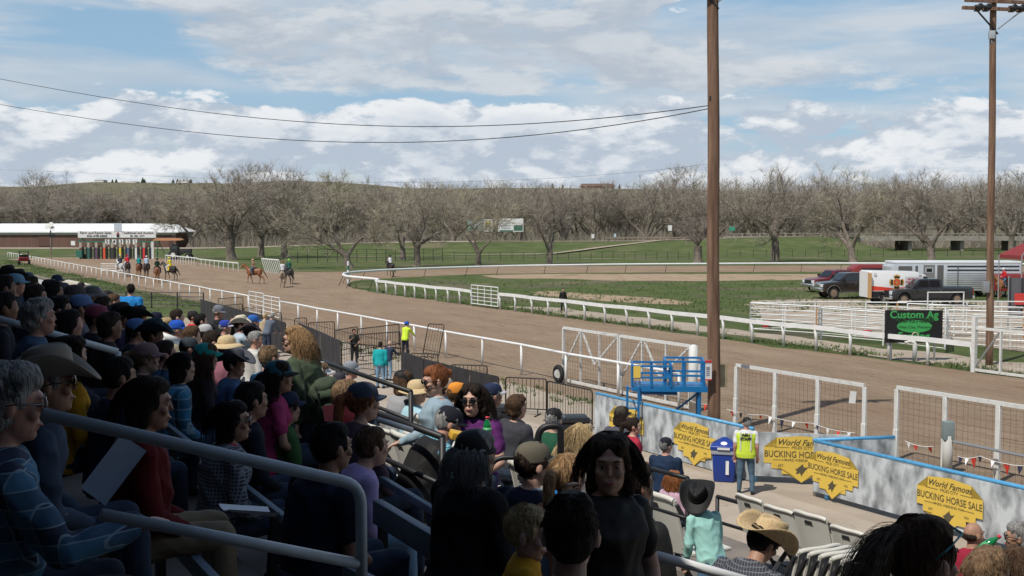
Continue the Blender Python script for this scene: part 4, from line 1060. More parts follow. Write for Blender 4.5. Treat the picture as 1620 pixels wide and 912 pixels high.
def horse_trailer():
    p = G(1402, 474); Y = p.y+4; p = at(1402, 474, Y); t = thing('horse_trailer', 'long silver gooseneck horse trailer with a grey nose section', 'trailer', (p.x, Y, 0), R(0)); W = 2.3
    al = mat('aluminium', (.66,.68,.70), .35, .4, noise_amt=.05, nscale=1); gr = mat('trailer_grey', (.12,.115,.115), .5); H = 2.75
    L_ = at(1605, 440, Y).x-p.x
    g = MB(); g.prism([(0,1.5),(.3,1.5),(2.3,1.5),(2.5,.5),(L_,.5),(L_,H),(.35,H),(0,H-.3)], -W/2, W/2, XZ); g.build('body', al, t, bevel=.05)
    g = MB(); g.box((L_/2+.1,0,H+.02), (L_-.2,W+.06,.2)); g.build('roof', mat('trailer_roof', (.78,.80,.82), .35), t, bevel=.05)
    y = -W/2-.01
    for a_, b_ in (((2.0,y,1.95), (.2,.02,1.1)), ((3.9,y,1.6), (.5,.02,1.9)), ((1.1,y,2.3), (1.1,.02,.35))): g = MB(); g.box(a_, b_); g.build('grey_panel', gr, t)
    g = MB(); g.box((3.0,y,1.65), (.9,.03,1.85)); d = g.build('door', mat('trailer_door', (.22,.21,.21), .5), t)
    g = MB(); g.box((3.0,y-.02,2.15), (.6,.02,.4)); q = g.build('window_frame', al, d); g = MB(); g.box((3.0,y-.035,2.15), (.46,.02,.28)); g.build('pane', glass, q)
    for z in (2.45, 2.15):
        g = MB(); g.box((4.3+(L_-4.3)/2,y,z), (L_-4.6,.025,.12)); g.build('air_slot', inkm, t)
    g = MB(); 
    for i in range(8): g.box((4.3+(L_-4.3)/2,y-.004,.7+i*.17), (L_-4.5,.03,.02))
    g.build('rib', gr, t)
    g = MB(); g.box((5.3,y-.01,1.5), (.07,.03,2.0)); g.build('door_post', gr, t)
    for x in (L_-2.4, L_-1.5): wheel_obj(t, x, -W/2+.1, .38); wheel_obj(t, x, W/2-.1, .38)
    g = MB(); g.box((L_-1.95, y-.06, .85), (2.0,.16,.1)); g.build('fender', al, t, bevel=.03)
    for x in (2.2, 1.0): g = MB(); g.box((x, 0, .75), (.12,.12,1.5)); g.build('landing_leg', dsteel, t)
horse_trailer()
def red_trailer():
    red = mat('trailer_red', (.26,.035,.035), .45)
    for (x0, x1, yt, yb, Y, lb) in ((1350, 1478, 419.5, 460, 104, 'dark red livestock trailer behind the ambulance, left one'), (1570, 1700, 434, 471, 90, 'dark red livestock trailer at the right edge behind the rider')):
        a = at(x0, yb, Y); b = at(x1, yt, Y); t = thing('livestock_trailer', lb, 'trailer', (a.x, Y, 0)); L_ = b.x-a.x; H = b.z
        g = MB(); g.prism([(0,.5),(L_,.5),(L_,H),(.5,H),(0,H-.35)], 0, 2.2, XZ); g.build('body', red, t, bevel=.06)
        g = MB(); g.box((L_/2+.2,-.02,H-.35), (L_-1,.03,.12)); g.box((L_/2+.2,-.02,H-.7), (L_-1,.03,.05)); g.build('air_slot', inkm, t)
        g = MB(); g.lathe([(.1,0),(.1,.05)], (1.0,-.03,H-.9), 10, mtx=Matrix.Rotation(R(90), 3, 'X')); g.build('lamp', lampm, t)
        for x in (L_*.5, L_*.5+.9): wheel_obj(t, x, .15, .38)
red_trailer()
def camper():
    Y = 112; a = at(1535, 424, Y); t = thing('camper_trailer', 'grey camper roof with printed side showing above the horse trailer', 'camper', (a.x, Y, 0)); L_ = at(1592,424,Y).x-a.x; H = at(1560,413.5,Y).z
    g = MB(); g.prism([(0,.6),(L_,.6),(L_,H-.15),(L_-.3,H),(.9,H),(.2,H-.5),(0,1.4)], 0, 2.3, XZ); g.build('body', mat('camper_grey', (.22,.23,.24), .5), t, bevel=.06)
    g = MB(); g.box((1.5,-.02,H-.35), (.5,.03,.4)); g.build('white_square', white, t); g = MB(); g.box((2.7,-.02,H-.35), (1.4,.03,.2)); g.build('printed_line', dwhite, t)
    wheel_obj(t, L_/2, .15, .35)
camper()
# corral panels
def corral():
    r = random.Random(8); rust = mat('rust_orange', (.50,.27,.12), .7)
    T = lambda x, y, z=1.6: (lambda d: Vector((d.x*(z-CAMZ)/d.z, d.y*(z-CAMZ)/d.z, 0)))(ray(x, y))
    lines = [((T(1187,479), T(1300,484.5), T(1410,492)), 6), ((T(1187,479), T(1290,477.5), T(1370,478), T(1436,479)), 7), ((T(1187,479)+Vector((2.4,-4.2,0)), T(1300,487), T(1398,494), T(1496,503)), 6),
             ((T(1436,480), T(1510,483), T(1620,486)), 6), ((T(1420,477), T(1530,476.5), T(1640,477)), 5), ((T(1496,488), T(1496,503)), 6), ((T(1500,490), T(1640,494)), 6), ((T(1620,486), T(1640,500)), 5), ((T(1540,498), T(1660,503)), 6)]
    n = 0
    names = ['front', 'rear', 'inner front', 'right rear', 'far right', 'cross', 'right middle', 'middle', 'end', 'gate side']
    for li, (pts, rails) in enumerate(lines):
        for a, b in zip(pts, pts[1:]):
            d = b-a; L_ = d.length; k = max(1, round(L_/3.6)); 
            for i in range(k):
                p0 = a+d*(i/k); q = d/k; n += 1
                t = thing('corral_panel', 'white pipe corral panel in the pens behind the black and green sign', 'corral panel', p0, 0, 'corral panels behind the infield rail')
                g = MB(); m = [dwhite, white][n % 2]
                for rr in range(rails): z = .22+1.36*rr/(rails-1); g.tube([Vector((0,0,z)), q*.985+Vector((0,0,z+r.uniform(-.02,.02)))], .023 if rr < rails-1 else .036, 5)
                g.build('rail', m, t)
                g = MB(); g.tube([Vector((0,0,0)), Vector((0,0,1.6))], .042, 6); g.build('end_post', rust if n % 5 == 1 else m, t)
                g = MB(); g.tube([q*.5+Vector((0,0,.2)), q*.5+Vector((0,0,1.58))], .03, 5); g.build('stay', m, t)
    # loading gate frame standing higher
    p0 = T(1468, 463, 2.3); panel_gate(p0, p0+Vector((1.9,.2,0)), 2.3, .3, 1, 3, 'tall white pipe gate frame in front of the charcoal pickup', m=dwhite, r=.045)
corral()
def ag_sign():
    Y = 47.6; a = at(1399.5, 535, Y); b = at(1491.5, 491, Y); W = b.x-a.x; H = b.z-a.z
    t = thing('fencing_sign', 'black sign with green lettering for custom ag fencing on the infield rail', 'sign', (a.x, Y, a.z))
    g = MB(); g.box((W/2, 0, H/2-.1), (W, .05, H+.2)); g.build('panel', mat('sign_black', (.010,.010,.011), .4), t)
    gm = mat('sign_lime', (.05,.36,.09), .5)
    lettering('Custom Ag', .44, gm, t, Vector((W*.5, -.03, H*.83)), (1,0,0), bold=.012, sx=1.0)
    g = MB(); n = 30; g.add([(W*.51+math.cos(6.283*i/n)*W*.305, -.032, H*.42+math.sin(6.283*i/n)*H*.23) for i in range(n)], [tuple(range(n))]); g.build('oval', gm, t, recalc=False)
    dk = mat('sign_dark_green', (.008,.03,.01), .5)
    lettering('406-951-0888', .27, gm, t, Vector((W*.52, -.036, H*.64)), (1,0,0), sx=1.05, bold=.003)
    lettering('406-951-0888', .27, dk, t, Vector((W*.52, -.040, H*.625)), (1,0,0), sx=1.05, bold=.006)
    lettering('Miles City, Montana', .15, dk, t, Vector((W*.52, -.040, H*.39)), (1,0,0), sx=1.15)
    lettering('Fencing', .44, gm, t, Vector((W*.5, -.03, H*.06)), (1,0,0), bold=.012, sx=1.0)
    g = MB(); g.bar((.3,.06,-a.z), (.3,.06,H), .06, .06); g.bar((W-.3,.06,-a.z), (W-.3,.06,H), .06, .06); g.build('post', steel, t)
ag_sign()
def red_canopy():
    Y = 72; p = at(1616, 440, Y); t = thing('red_canopy', 'peaked red awning on grey poles cut by the right edge', 'canopy', (p.x, Y, 0)); z = at(1600,405,Y).z; zp = at(1630,383,Y).z
    g = MB(); g.add([(0,0,z),(3.4,0,z),(3.4,3.4,z),(0,3.4,z),(1.7,1.7,zp+.3),(0,0,z-.25),(3.4,0,z-.25),(3.4,3.4,z-.25),(0,3.4,z-.25)], [(0,1,4),(1,2,4),(2,3,4),(3,0,4),(0,5,6,1),(1,6,7,2),(2,7,8,3),(3,8,5,0)]); g.build('awning', mat('awning_red', (.24,.03,.03), .8), t)
    for x, y in ((0,0), (3.4,0), (0,3.4), (3.4,3.4)):
        g = MB(); g.tube([(x,y,0),(x,y,z)], .04, 6); g.build('pole', steel, t)
    g = MB(); g.tube([(0,0,z),(1.7,1.7,zp+.32),(3.4,3.4,z)], .04, 5); g.build('ridge_pole', steel, t)
    Y = 62; a = at(1596, 500, Y); b = at(1640, 440, Y); t = thing('hanging_banner', 'dark grey banner with a red block at the right edge beside the rider', 'banner', (a.x, Y, a.z-.3))
    W = b.x-a.x; H = b.z-a.z; g = MB(); n = 10; 
    for i in range(n):
        x0, x1 = W*i/n, W*(i+1)/n; y0, y1 = .12*math.sin(i*1.3), .12*math.sin((i+1)*1.3); g.quad((x0,y0,.3), (x1,y1,.3-.02*i), (x1,y1,H+.3), (x0,y0,H+.3))
    g.build('cloth', mat('banner_grey', (.10,.10,.11), .8), t, smooth=True)
    g = MB(); g.box((W*.45,-.16,H*.45+.3), (W*.6,.02,H*.3)); g.build('red_block', mat('banner_red', (.6,.05,.04), .7), t)
    g = MB(); g.tube([(0,.1,-a.z+.3),(0,.1,H+.4)], .04, 6); g.tube([(W,.1,-a.z+.3),(W,.1,H+.4)], .04, 6); g.build('pole', steel, t)
red_canopy()
for i, px in enumerate((1212, 1372)):
    p = G(px, 518+i*16); g = MB(); g.lathe([(.19,0),(.23,.30),(.25,.32),(.25,.36)], n=14); o = g.build('bucket', mat('bucket_red', (.5,.03,.04), .5)); o.location = p; tag(o, ['red bucket on the grass at the left end of the corral', 'red feed tub under the black fencing sign'][i], 'bucket')
# ============================================================ grandstand
ROWD, ROWH, BASEZ = .85, .264, 4.1
def floor_z(v):
    k = math.floor((v+.55)/ROWD); return max(0.0, BASEZ-ROWH*k) if v < 13.0 else 0.0
sconc = mat('stand_concrete', (.24,.205,.17), .85, col2=(.13,.115,.10), nscale=1.3, bump=.25)
def stand():
    t = thing('grandstand', 'stepped concrete grandstand under a dark roof filled with spectators', 'grandstand', (0,0,0))
    g = MB()
    for k in range(-14, 16):
        z = max(.02, BASEZ-ROWH*k)
        u0, u1 = -31, 14
        a, b = UV(u0, k*ROWD-.55), UV(u1, k*ROWD-.55); c, d = UV(u1, (k+1)*ROWD-.55), UV(u0, (k+1)*ROWD-.55)
        g.add([(*a.xy, z), (*b.xy, z), (*c.xy, z), (*d.xy, z), (*a.xy, -.2), (*b.xy, -.2), (*c.xy, -.2), (*d.xy, -.2)], [(0,1,2,3),(3,2,6,7),(0,3,7,4),(1,5,6,2)])
    g.build('terrace', sconc, t, recalc=False)
    g = MB(); g.box(UV(-3.5, 8.32, .95), (15, 1.35, 1.9), Matrix(((DU.x, DV.x, 0), (DU.y, DV.y, 0), (0,0,1)))); g.build('seat_platform', sconc, t)
    dk = mat('roof_under', (.06,.06,.065), .8); ux0, ux1 = -31, 16
    ve, zr = .55, 8.5
    g = MB(); m = Matrix(((DU.x, DV.x, 0), (DU.y, DV.y, 0), (0,0,1)))
    g.box(UV((ux0+ux1)/2, (ve-13)/2, zr+.1), (ux1-ux0, ve+13, .2), m); g.build('roof', dk, t)
    g = MB(); g.box(UV((ux0+ux1)/2, -13, 4.2), (ux1-ux0, .2, 8.6), m); g.build('back_wall', mat('back_wall', (.10,.095,.09), .9), t)
    for u in (-31,): g = MB(); g.box(UV(u, -6.4, 4.2), (.2, 13.2, 8.5), m); g.build('added_end_wall', mat('back_wall', (.10,.095,.09), .9), t)  # out of view, added to darken the seats under the roof
    for u in range(-30, 9, 6):
        g = MB(); g.box(UV(u, -6.2, zr-.35), (.2, 13.2, .45), m); g.build('roof_beam', dk, t)
        g = MB(); g.box(UV(u, -9.5, (BASEZ+11*ROWH+zr)/2), (.25, .25, zr-BASEZ-11*ROWH), m); g.build('column', dk, t)
    blk_ = thing('sky_block', 'unseen dark block added at the right end to keep sky light off the stand', 'building', UV(5.2, 0))  # unseen block, added only to cut sky light from the right
    g = MB(); g.box(UV(3, -.5, 6.2), (6, 26, 12.4), m); g.build('wall', mat('back_wall', (.10,.095,.09), .9), blk_); g = MB(); g.box(UV(3, -.5, 12.5), (6.6, 26.6, .25), m); g.build('roof', dk, blk_)
    return t
stand()
MUV = Matrix(((DU.x, DV.x, 0), (DU.y, DV.y, 0), (0,0,1)))
railblue = mat('rail_grey_blue', (.50,.56,.60), .4, noise_amt=.08, nscale=10)
plank = mat('blue_grey_plank', (.16,.21,.26), .5, noise_amt=.1, nscale=6)
# ---- handrails down the aisles
def hand_rail(pts, r, name, label, m=railblue, low=None, extra=None):
    o = Vector(pts[0]); base = Vector((o.x, o.y, floor_z(uv_of(o)[1]))); t = thing(name, label, 'handrail', base)
    g = MB(); g.tube([Vector(p)-base for p in pts], r, 12); g.build('top_rail', m, t, smooth=True)
    if low:
        g = MB(); g.tube([Vector(p)-base for p in low], r*.95, 12); g.build('lower_rail', m, t, smooth=True)
    for a, b in (extra or []):
        g = MB(); g.tube([Vector(a)-base, Vector(b)-base], r, 10); g.build('post', m, t, smooth=True)
    return t
def bend(a, b, c, r=.12, n=6):
    a, b, c = Vector(a), Vector(b), Vector(c); p = b+(a-b).normalized()*r; q = b+(c-b).normalized()*r
    return [a]+[p*(1-t)**2+b*2*t*(1-t)+q*t*t for t in [i/n for i in range(n+1)]]+[c]
Ya, Yb = 3.05, 3.75           # the big near handrail runs down the aisle along DV
def on_line(px, py, Y): return at(px, py, Y)
A = at(-40, 642, 2.92+.0); 
# build it on the aisle line u=const: choose u so that its depth is believable
def rail_at(px, py, u):
    d = ray(px, py); k = u/(d.x*DU.x+d.y*DU.y); return Vector((d.x*k, d.y*k, CAMZ+d.z*k))
UA = -3.55
B0, B1, B2 = rail_at(66, 655, UA), rail_at(571, 768, UA), rail_at(572, 893, UA)
L0, L1 = rail_at(160, 814, UA), rail_at(566, 892, UA)
hand_rail(bend(B0+(B0-B1)*.0, B1, Vector((B1.x, B1.y, B2.z-.15)), .07), .0198, 'aisle_handrail', 'thick grey blue pipe handrail sloping across the shaded lower left foreground', low=[L0, L1])
q0, q1 = rail_at(-30, 497, -9.2), rail_at(300, 590, -9.2)
q0b, q1b = rail_at(-30, 497, -9.2), rail_at(186, 557, -9.2)
hand_rail([q0b, q1b], .026, 'aisle_handrail', 'grey blue pipe handrail behind the tan cowboy hat at the left edge', extra=[(q1b, Vector((q1b.x, q1b.y, q1b.z-.9)))])
q0, q1 = rail_at(143, 485, -19), rail_at(172, 493.5, -19); hand_rail([q0, q1], .04, 'aisle_handrail', 'short sunlit end of a white handrail between the capped heads at the left', m=white, extra=[(q0, Vector((q0.x, q0.y, q0.z-.9)))])
q0, q1 = rail_at(256, 531, -15), rail_at(284, 541, -15); hand_rail([q0, q1], .045, 'aisle_handrail', 'white handrail end catching the sun in front of the coral shirt', m=white, extra=[(q0, Vector((q0.x, q0.y, q0.z-.9)))])
q0, q1 = rail_at(1040, 880, -4.3), rail_at(1170, 916, -4.3); hand_rail([q0, q1+(q1-q0)*.6], .024, 'aisle_handrail', 'sunlit white pipe handrail at the bottom centre beside the dark woman', m=white, extra=[(q1, Vector((q1.x, q1.y, q1.z-.9)))])
# ---- row fronts: planks running along the rows
def row_plank(pa, pb, v, w, h, label, m=plank, cap=None, posts=2):
    def p_at(px, py):
        d = ray(px, py); k = v/(d.x*DV.x+d.y*DV.y); return Vector((d.x*k, d.y*k, CAMZ+d.z*k))
    a, b = p_at(*pa), p_at(*pb); z = (a.z+b.z)/2; 
    base = Vector((b.x, b.y, floor_z(v-.05))); t = thing('row_rail', label, 'rail', base)
    g = MB(); A_ = a-base; B_ = b-base; g.bar(A_-Vector((0,0,h/2)), B_-Vector((0,0,h/2)), w, h); g.build('plank', m, t, bevel=.006, seg=2)
    if cap:
        g = MB(); g.bar(B_-Vector((0,0,h/2))+(B_-A_).normalized()*.001, B_-Vector((0,0,h/2))+(B_-A_).normalized()*.012, w+.012, h+.012); g.build('end_cap', cap, t)
    for i in range(posts):
        q = B_.lerp(A_, .06+.86*i/max(1, posts-1)); g = MB(); g.bar(q-Vector((0,0,h)), Vector((q.x, q.y, min(0, q.z-.4))), .05, .05); g.build('post', dsteel, t)
    return t
row_plank((246,812), (342,914), 1.35, .045, .09, 'dark blue grey rail at the bottom left, nearest to the viewer')
row_plank((262,668), (450,815), 2.1, .04, .05, 'thin blue grey rail sloping down behind the red shirt to the khaki knee')
row_plank((596,790), (728,868), 2.75, .06, .15, 'thick dark blue beam with a pale end cap under the man in the black cap', cap=mat('cap_beige', (.42,.38,.28), .6))
row_plank((415,690), (488,742), 3.3, .04, .05, 'blue grey rail running beneath the green shirt')
row_plank((590,745), (690,805), 3.1, .04, .05, 'blue grey rail beside the light jeans of the purple sleeved person')
row_plank((548,893), (610,925), 2.0, .05, .08, 'short blue grey rail at the foot of the big pipe handrail')
# black pipe rails between the seat blocks
def black_rail(pts_px, v, label, r=.026, low=.35, m=None):
    def p_at(px, py):
        d = ray(px, py); k = v/(d.x*DV.x+d.y*DV.y); return Vector((d.x*k, d.y*k, CAMZ+d.z*k))
    P_ = [p_at(*p) for p in pts_px]; z = sum(p.z for p in P_)/len(P_)
    base = Vector((P_[0].x, P_[0].y, floor_z(v+.05))); t = thing('pipe_barrier', label, 'railing', base); m = m or black
    g = MB(); g.tube([p-base for p in P_], r, 10); g.build('top_rail', m, t, smooth=True)
    for k in (1,):
        g = MB(); g.tube([p-base-Vector((0,0,low*k)) for p in (P_[0], P_[-1])], r*.85, 8); g.build('lower_rail', m, t, smooth=True)
    n = max(2, int((P_[-1]-P_[0]).length/1.5)+1)
    for i in range(n):
        p = P_[0].lerp(P_[-1], i/(n-1))-base; g = MB(); g.tube([p, Vector((p.x, p.y, 0))], r, 8); g.build('post', m, t, smooth=True)
    return t
black_rail([(505,570), (650,620)], 4.9, 'black pipe railing in front of the empty chairs left of centre', low=.3)
black_rail([(560,640), (700,692)], 3.6, 'black pipe railing under the resting hand of the standing woman')
black_rail([(1030,742), (1088,757)], 6.1, 'black pipe railing left of the big black cowboy hat', r=.02)
black_rail([(1135,786), (1470,878)], 9.3, 'low black pipe railing behind the white chairs at the lower right', low=.32)
def black_loop(px0, px1, py0, py1, Y, label, m=black, r=.03):
    a, b = at(px0, py1, Y), at(px1, py1, Y); zt = at(px0, py0, Y).z; base = Vector((a.x, a.y, floor_z(uv_of(a)[1]))); t = thing('grab_rail', label, 'handrail', base)
    P_ = bend(Vector((a.x,a.y,base.z)), Vector((a.x,a.y,zt)), Vector((b.x,b.y,zt)), .12)[:-1]+bend(Vector((a.x,a.y,zt)), Vector((b.x,b.y,zt)), Vector((b.x,b.y,base.z)), .04)[1:]
    g = MB(); g.tube([p-base for p in P_], r, 10); g.build('loop', m, t, smooth=True)
black_loop(851, 887, 674, 720, 9.5, 'arched black pipe grab rail in front of the blonde child in blue')
black_loop(775, 829, 724, 770, 7.8, 'curved dark pipe grab rail behind the long grey haired man in the black beanie', m=dsteel, r=.018)
hl = rail_at(598, 664, -6.2); hr_ = rail_at(652, 681, -6.2); hand_rail([hl, hr_], .017, 'aisle_handrail', 'white handrail end under the hand of the standing woman', m=white)

# ============================================================ folding chairs
chw = mat('chair_white', (.66,.64,.57), .45, noise_amt=.04, nscale=5); chd = mat('chair_frame', (.045,.045,.05), .45, .3)
def make_chair():
    t = thing('folding_chair', 'x', 'chair', (0,0,-50)); w = .44
    # faces +y ; back panel leans back
    Mb = Matrix.Rotation(R(14), 3, 'X')
    g = MB(); n = 10; pts = []
    for i in range(n+1):
        x = -w/2+w*i/n; pts.append((x, .0+.045*math.sin(math.pi*i/n)*0))
    def surf(x, z, th):   # gently curved panel
        return Vector((x, -.035*math.cos(x/w*math.pi)+th, z))
    zs = [0, .10, .25, .38, .43, .455]; vs = []; fs = []
    nx = 10
    for th in (0, .018):
        for j, z in enumerate(zs):
            ww = w*(1 if z < .38 else (.985 if z < .44 else .90)); 
            for i in range(nx+1):
                x = -ww/2+ww*i/nx; v = surf(x, z-.03*(2*x/w)**4*(z/.455), th); vs.append(v)
    R_ = len(zs); K_ = nx+1; off = R_*K_
    hole = lambda j, i: j == 3-0 and False
    for j in range(R_-1):
        for i in range(nx):
            a = j*K_+i; fs.append((a, a+1, a+K_+1, a+K_)); fs.append((off+a+K_, off+a+K_+1, off+a+1, off+a))
    for j in range(R_-1): a = j*K_; b = a+K_; fs.append((a, b, off+b, off+a)); a += nx; b += nx; fs.append((b, a, off+a, off+b))
    for i in range(nx): a = (R_-1)*K_+i; fs.append((a, a+1, off+a+1, off+a)); fs.append((i+1, i, off+i, off+i+1))
    g.add(vs, fs); 
    # rolled top edge
    g.tube([surf(x, .455-.03*(2*x/w)**4-.0, .009)+Vector((0,-.004,-.004)) for x in [-w*.47+w*.94*i/10 for i in range(11)]], .021, 8)
    g.tube([surf(w*.475, z, .009) for z in (.05,.2,.35,.43)], .015, 6); g.tube([surf(-w*.475, z, .009) for z in (.05,.2,.35,.43)], .015, 6)
    for v in g.v: q = Mb @ v; v[:] = (q.x, q.y-.19, q.z+.46)
    g.build('backrest', chw, t, smooth=True).data.set_sharp_from_angle(angle=R(50))
    g = MB(); q = Vector((0,-.19,.46)); 
    hv = [Mb @ Vector((x, -.037, z)) + q for x, z in ((-.055,.35),(.055,.35),(.045,.39),(-.045,.39))]; g.add(hv, [(0,1,2,3)]); g.build('hand_hole', chd, t, recalc=False).location = (0,-.004,0)
    g = MB(); g.box((0,.05,.44), (.42,.42,.03)); g.build('seat', chw, t, bevel=.012)
    for s in (-1, 1):
        x = s*.225; top = Mb @ Vector((x, .005, .40))+q
        g = MB(); g.bar(top, (x, .27, 0), .024, .042, up=Vector((1,0,0))); g.build('leg', chd, t)
        g = MB(); g.bar((x*.93, .16, .42), (x*.93, -.25, 0), .022, .032, up=Vector((1,0,0))); g.build('leg', chd, t)
    g = MB(); g.bar((-.22,.24,.06), (.22,.24,.06), .02, .02); g.bar((-.2,-.22,.06), (.2,-.22,.06), .02, .02); g.build('crossbar', chd, t)
    return t
CH0 = make_chair(); CH0['label'] = 'white folding chair'; _first = [True]
FACE_V = math.atan2(-DV.x, DV.y)      # local +y towards the track
def chair(p, rz, label, group):
    if _first[0]:
        _first[0] = False; CH0.location = p; CH0.rotation_euler = (0,0,rz); CH0['label'] = label; CH0['group'] = group; return CH0
    return dup(CH0, p, rz, label, group)
EMPTY = [(1185,786,8.4,'empty white folding chair right of the boy, first of the sunlit row'), (1229,803,8.4,'empty white folding chair, second of the sunlit row above the straw hat'),
 (1280,812,8.4,'empty white folding chair, third of the sunlit row, just above the stacked chairs'), (1337,836,8.4,'empty white folding chair, last of the sunlit row beside the dark ponytail'),
 (537,617,3.8,'empty white folding chair behind the red folder'), (603,632,3.9,'empty white folding chair left of two placed tight together, by the black railing'), (625,635,4.0,'empty white folding chair squeezed against its left neighbour by the railing'),
 (640,613,4.5,'empty white folding chair at the end of the black railing, upper row'), (668,622,4.5,'empty white folding chair under the straw hat of the standing group'), (650,633,4.2,'empty white folding chair close to the back of the standing woman'),
 (795,708,4.2,'empty white folding chair right of the man in the black beanie'), (843,690,4.9,'small empty white folding chair left of the arched black rail'), (872,700,5.0,'empty white folding chair under the arched black rail'), (1050,778,6.3,'empty white folding chair behind the woman in the black jacket')]
for px, py, vg, lb in EMPTY:
    v = vg; d = ray(px, py); fz = (lambda v: 1.902) if vg == 8.4 else floor_z
    for _ in range(3):
        k2 = (v-.30)/(d.x*DV.x+d.y*DV.y); z = CAMZ+d.z*k2; s = (z-fz(v))/.90
        if s > 1.28: v += .3
        elif s < .85: v -= .3
    c = chair(UV(uv_of(d*k2)[0], v, fz(v)), FACE_V+rnd.uniform(-.06,.06), lb, 'empty white folding chairs'); s = max(.85, min(1.3, s)); c.scale = (s, s, s)
# folded chairs leaning together behind the straw hat
def folded():
    d0 = ray(1256, 838); v = 6.4; k = v/(d0.x*DV.x+d0.y*DV.y); p0 = Vector((d0.x*k, d0.y*k, 0)); fz = floor_z(v); u0, _ = uv_of(p0); zt = CAMZ+d0.z*k
    ords = ['leftmost', 'second', 'third', 'fourth', 'fifth', 'rightmost']
    for i in range(6):
        c = dup(CH0, UV(u0+.085*i, v+.03*i, max(fz, zt-.95)), FACE_V+R(88), '%s of the six white folding chairs stacked together behind the straw hat' % ords[i], 'chairs folded and stacked together')
folded()

# ============================================================ the painted wall with yellow posters
walls = mat('painted_concrete', (.60,.64,.66), .75, col2=(.17,.185,.195), nscale=4.2, detail=15, lo=.40, hi=.68, bump=.5, bscale=9, stretch=(1,1,.5))
bluep = mat('blue_pipe', (.10,.38,.66), .45, noise_amt=.12, nscale=12); plat = mat('platform_blue', (.012,.17,.42), .4)
posterY = mat('poster_yellow', (.78,.54,.09), .6)
def wall_panel(p0, p1, h, label, name='painted_wall', z0=0, sagged=False, pipe=True, legs=0, thick=.12, curve=0):
    p0, p1 = Vector(p0), Vector(p1); t = thing(name, label, 'wall', p0); d = p1-p0; n = DU.cross(Vector((0,0,1)));
    nx = 24; nz = 5; g = MB(); nv = Vector((d.y, -d.x, 0)).normalized()      # towards the stand side when d runs along DU
    if nv.dot(DV) > 0: nv = -nv
    for side, s in ((0, 0), (1, -1)):
        vs = []; fs = []
        for i in range(nx+1):
            for j in range(nz+1):
                f = i/nx; zz = z0+(h-z0)*j/nz; w = .018*noise.noise(Vector((f*9+p0.x, zz*2, side)))+curve*math.sin(f*math.pi)
                vs.append(d*f+nv*(w+s*thick)+Vector((0,0,zz)))
        for i in range(nx):
            for j in range(nz):
                a = i*(nz+1)+j; fs.append((a, a+nz+1, a+nz+2, a+1) if side == 0 else (a+1, a+nz+2, a+nz+1, a))
        g.add(vs, fs)
    g.quad(Vector((0,0,h)), d+Vector((0,0,h)), d-nv*thick+Vector((0,0,h)), -nv*thick+Vector((0,0,h)))
    g.quad(Vector((0,0,z0)), Vector((0,0,h)), -nv*thick+Vector((0,0,h)), -nv*thick+Vector((0,0,z0)))
    g.quad(d+Vector((0,0,z0)), d+Vector((0,0,h)), d-nv*thick+Vector((0,0,h)), d-nv*thick+Vector((0,0,z0)))
    g.build('panel', walls, t, smooth=True, recalc=False).data.set_sharp_from_angle(angle=R(40))
    if pipe: g = MB(); g.tube([Vector((0,0,h+.035))-nv*.05, d+Vector((0,0,h+.035))-nv*.05], .04, 8); g.build('top_pipe', bluep, t, smooth=True)
    for i in range(legs):
        q = d*(.03+.9*i/max(1, legs-1))-nv*.05; g = MB(); g.tube([q, q+Vector((0,0,z0+.1))], .045, 8); g.build('leg', bluep, t, smooth=True)
    return t, nv
softink = mat('poster_ink', (.10,.085,.05), .7)
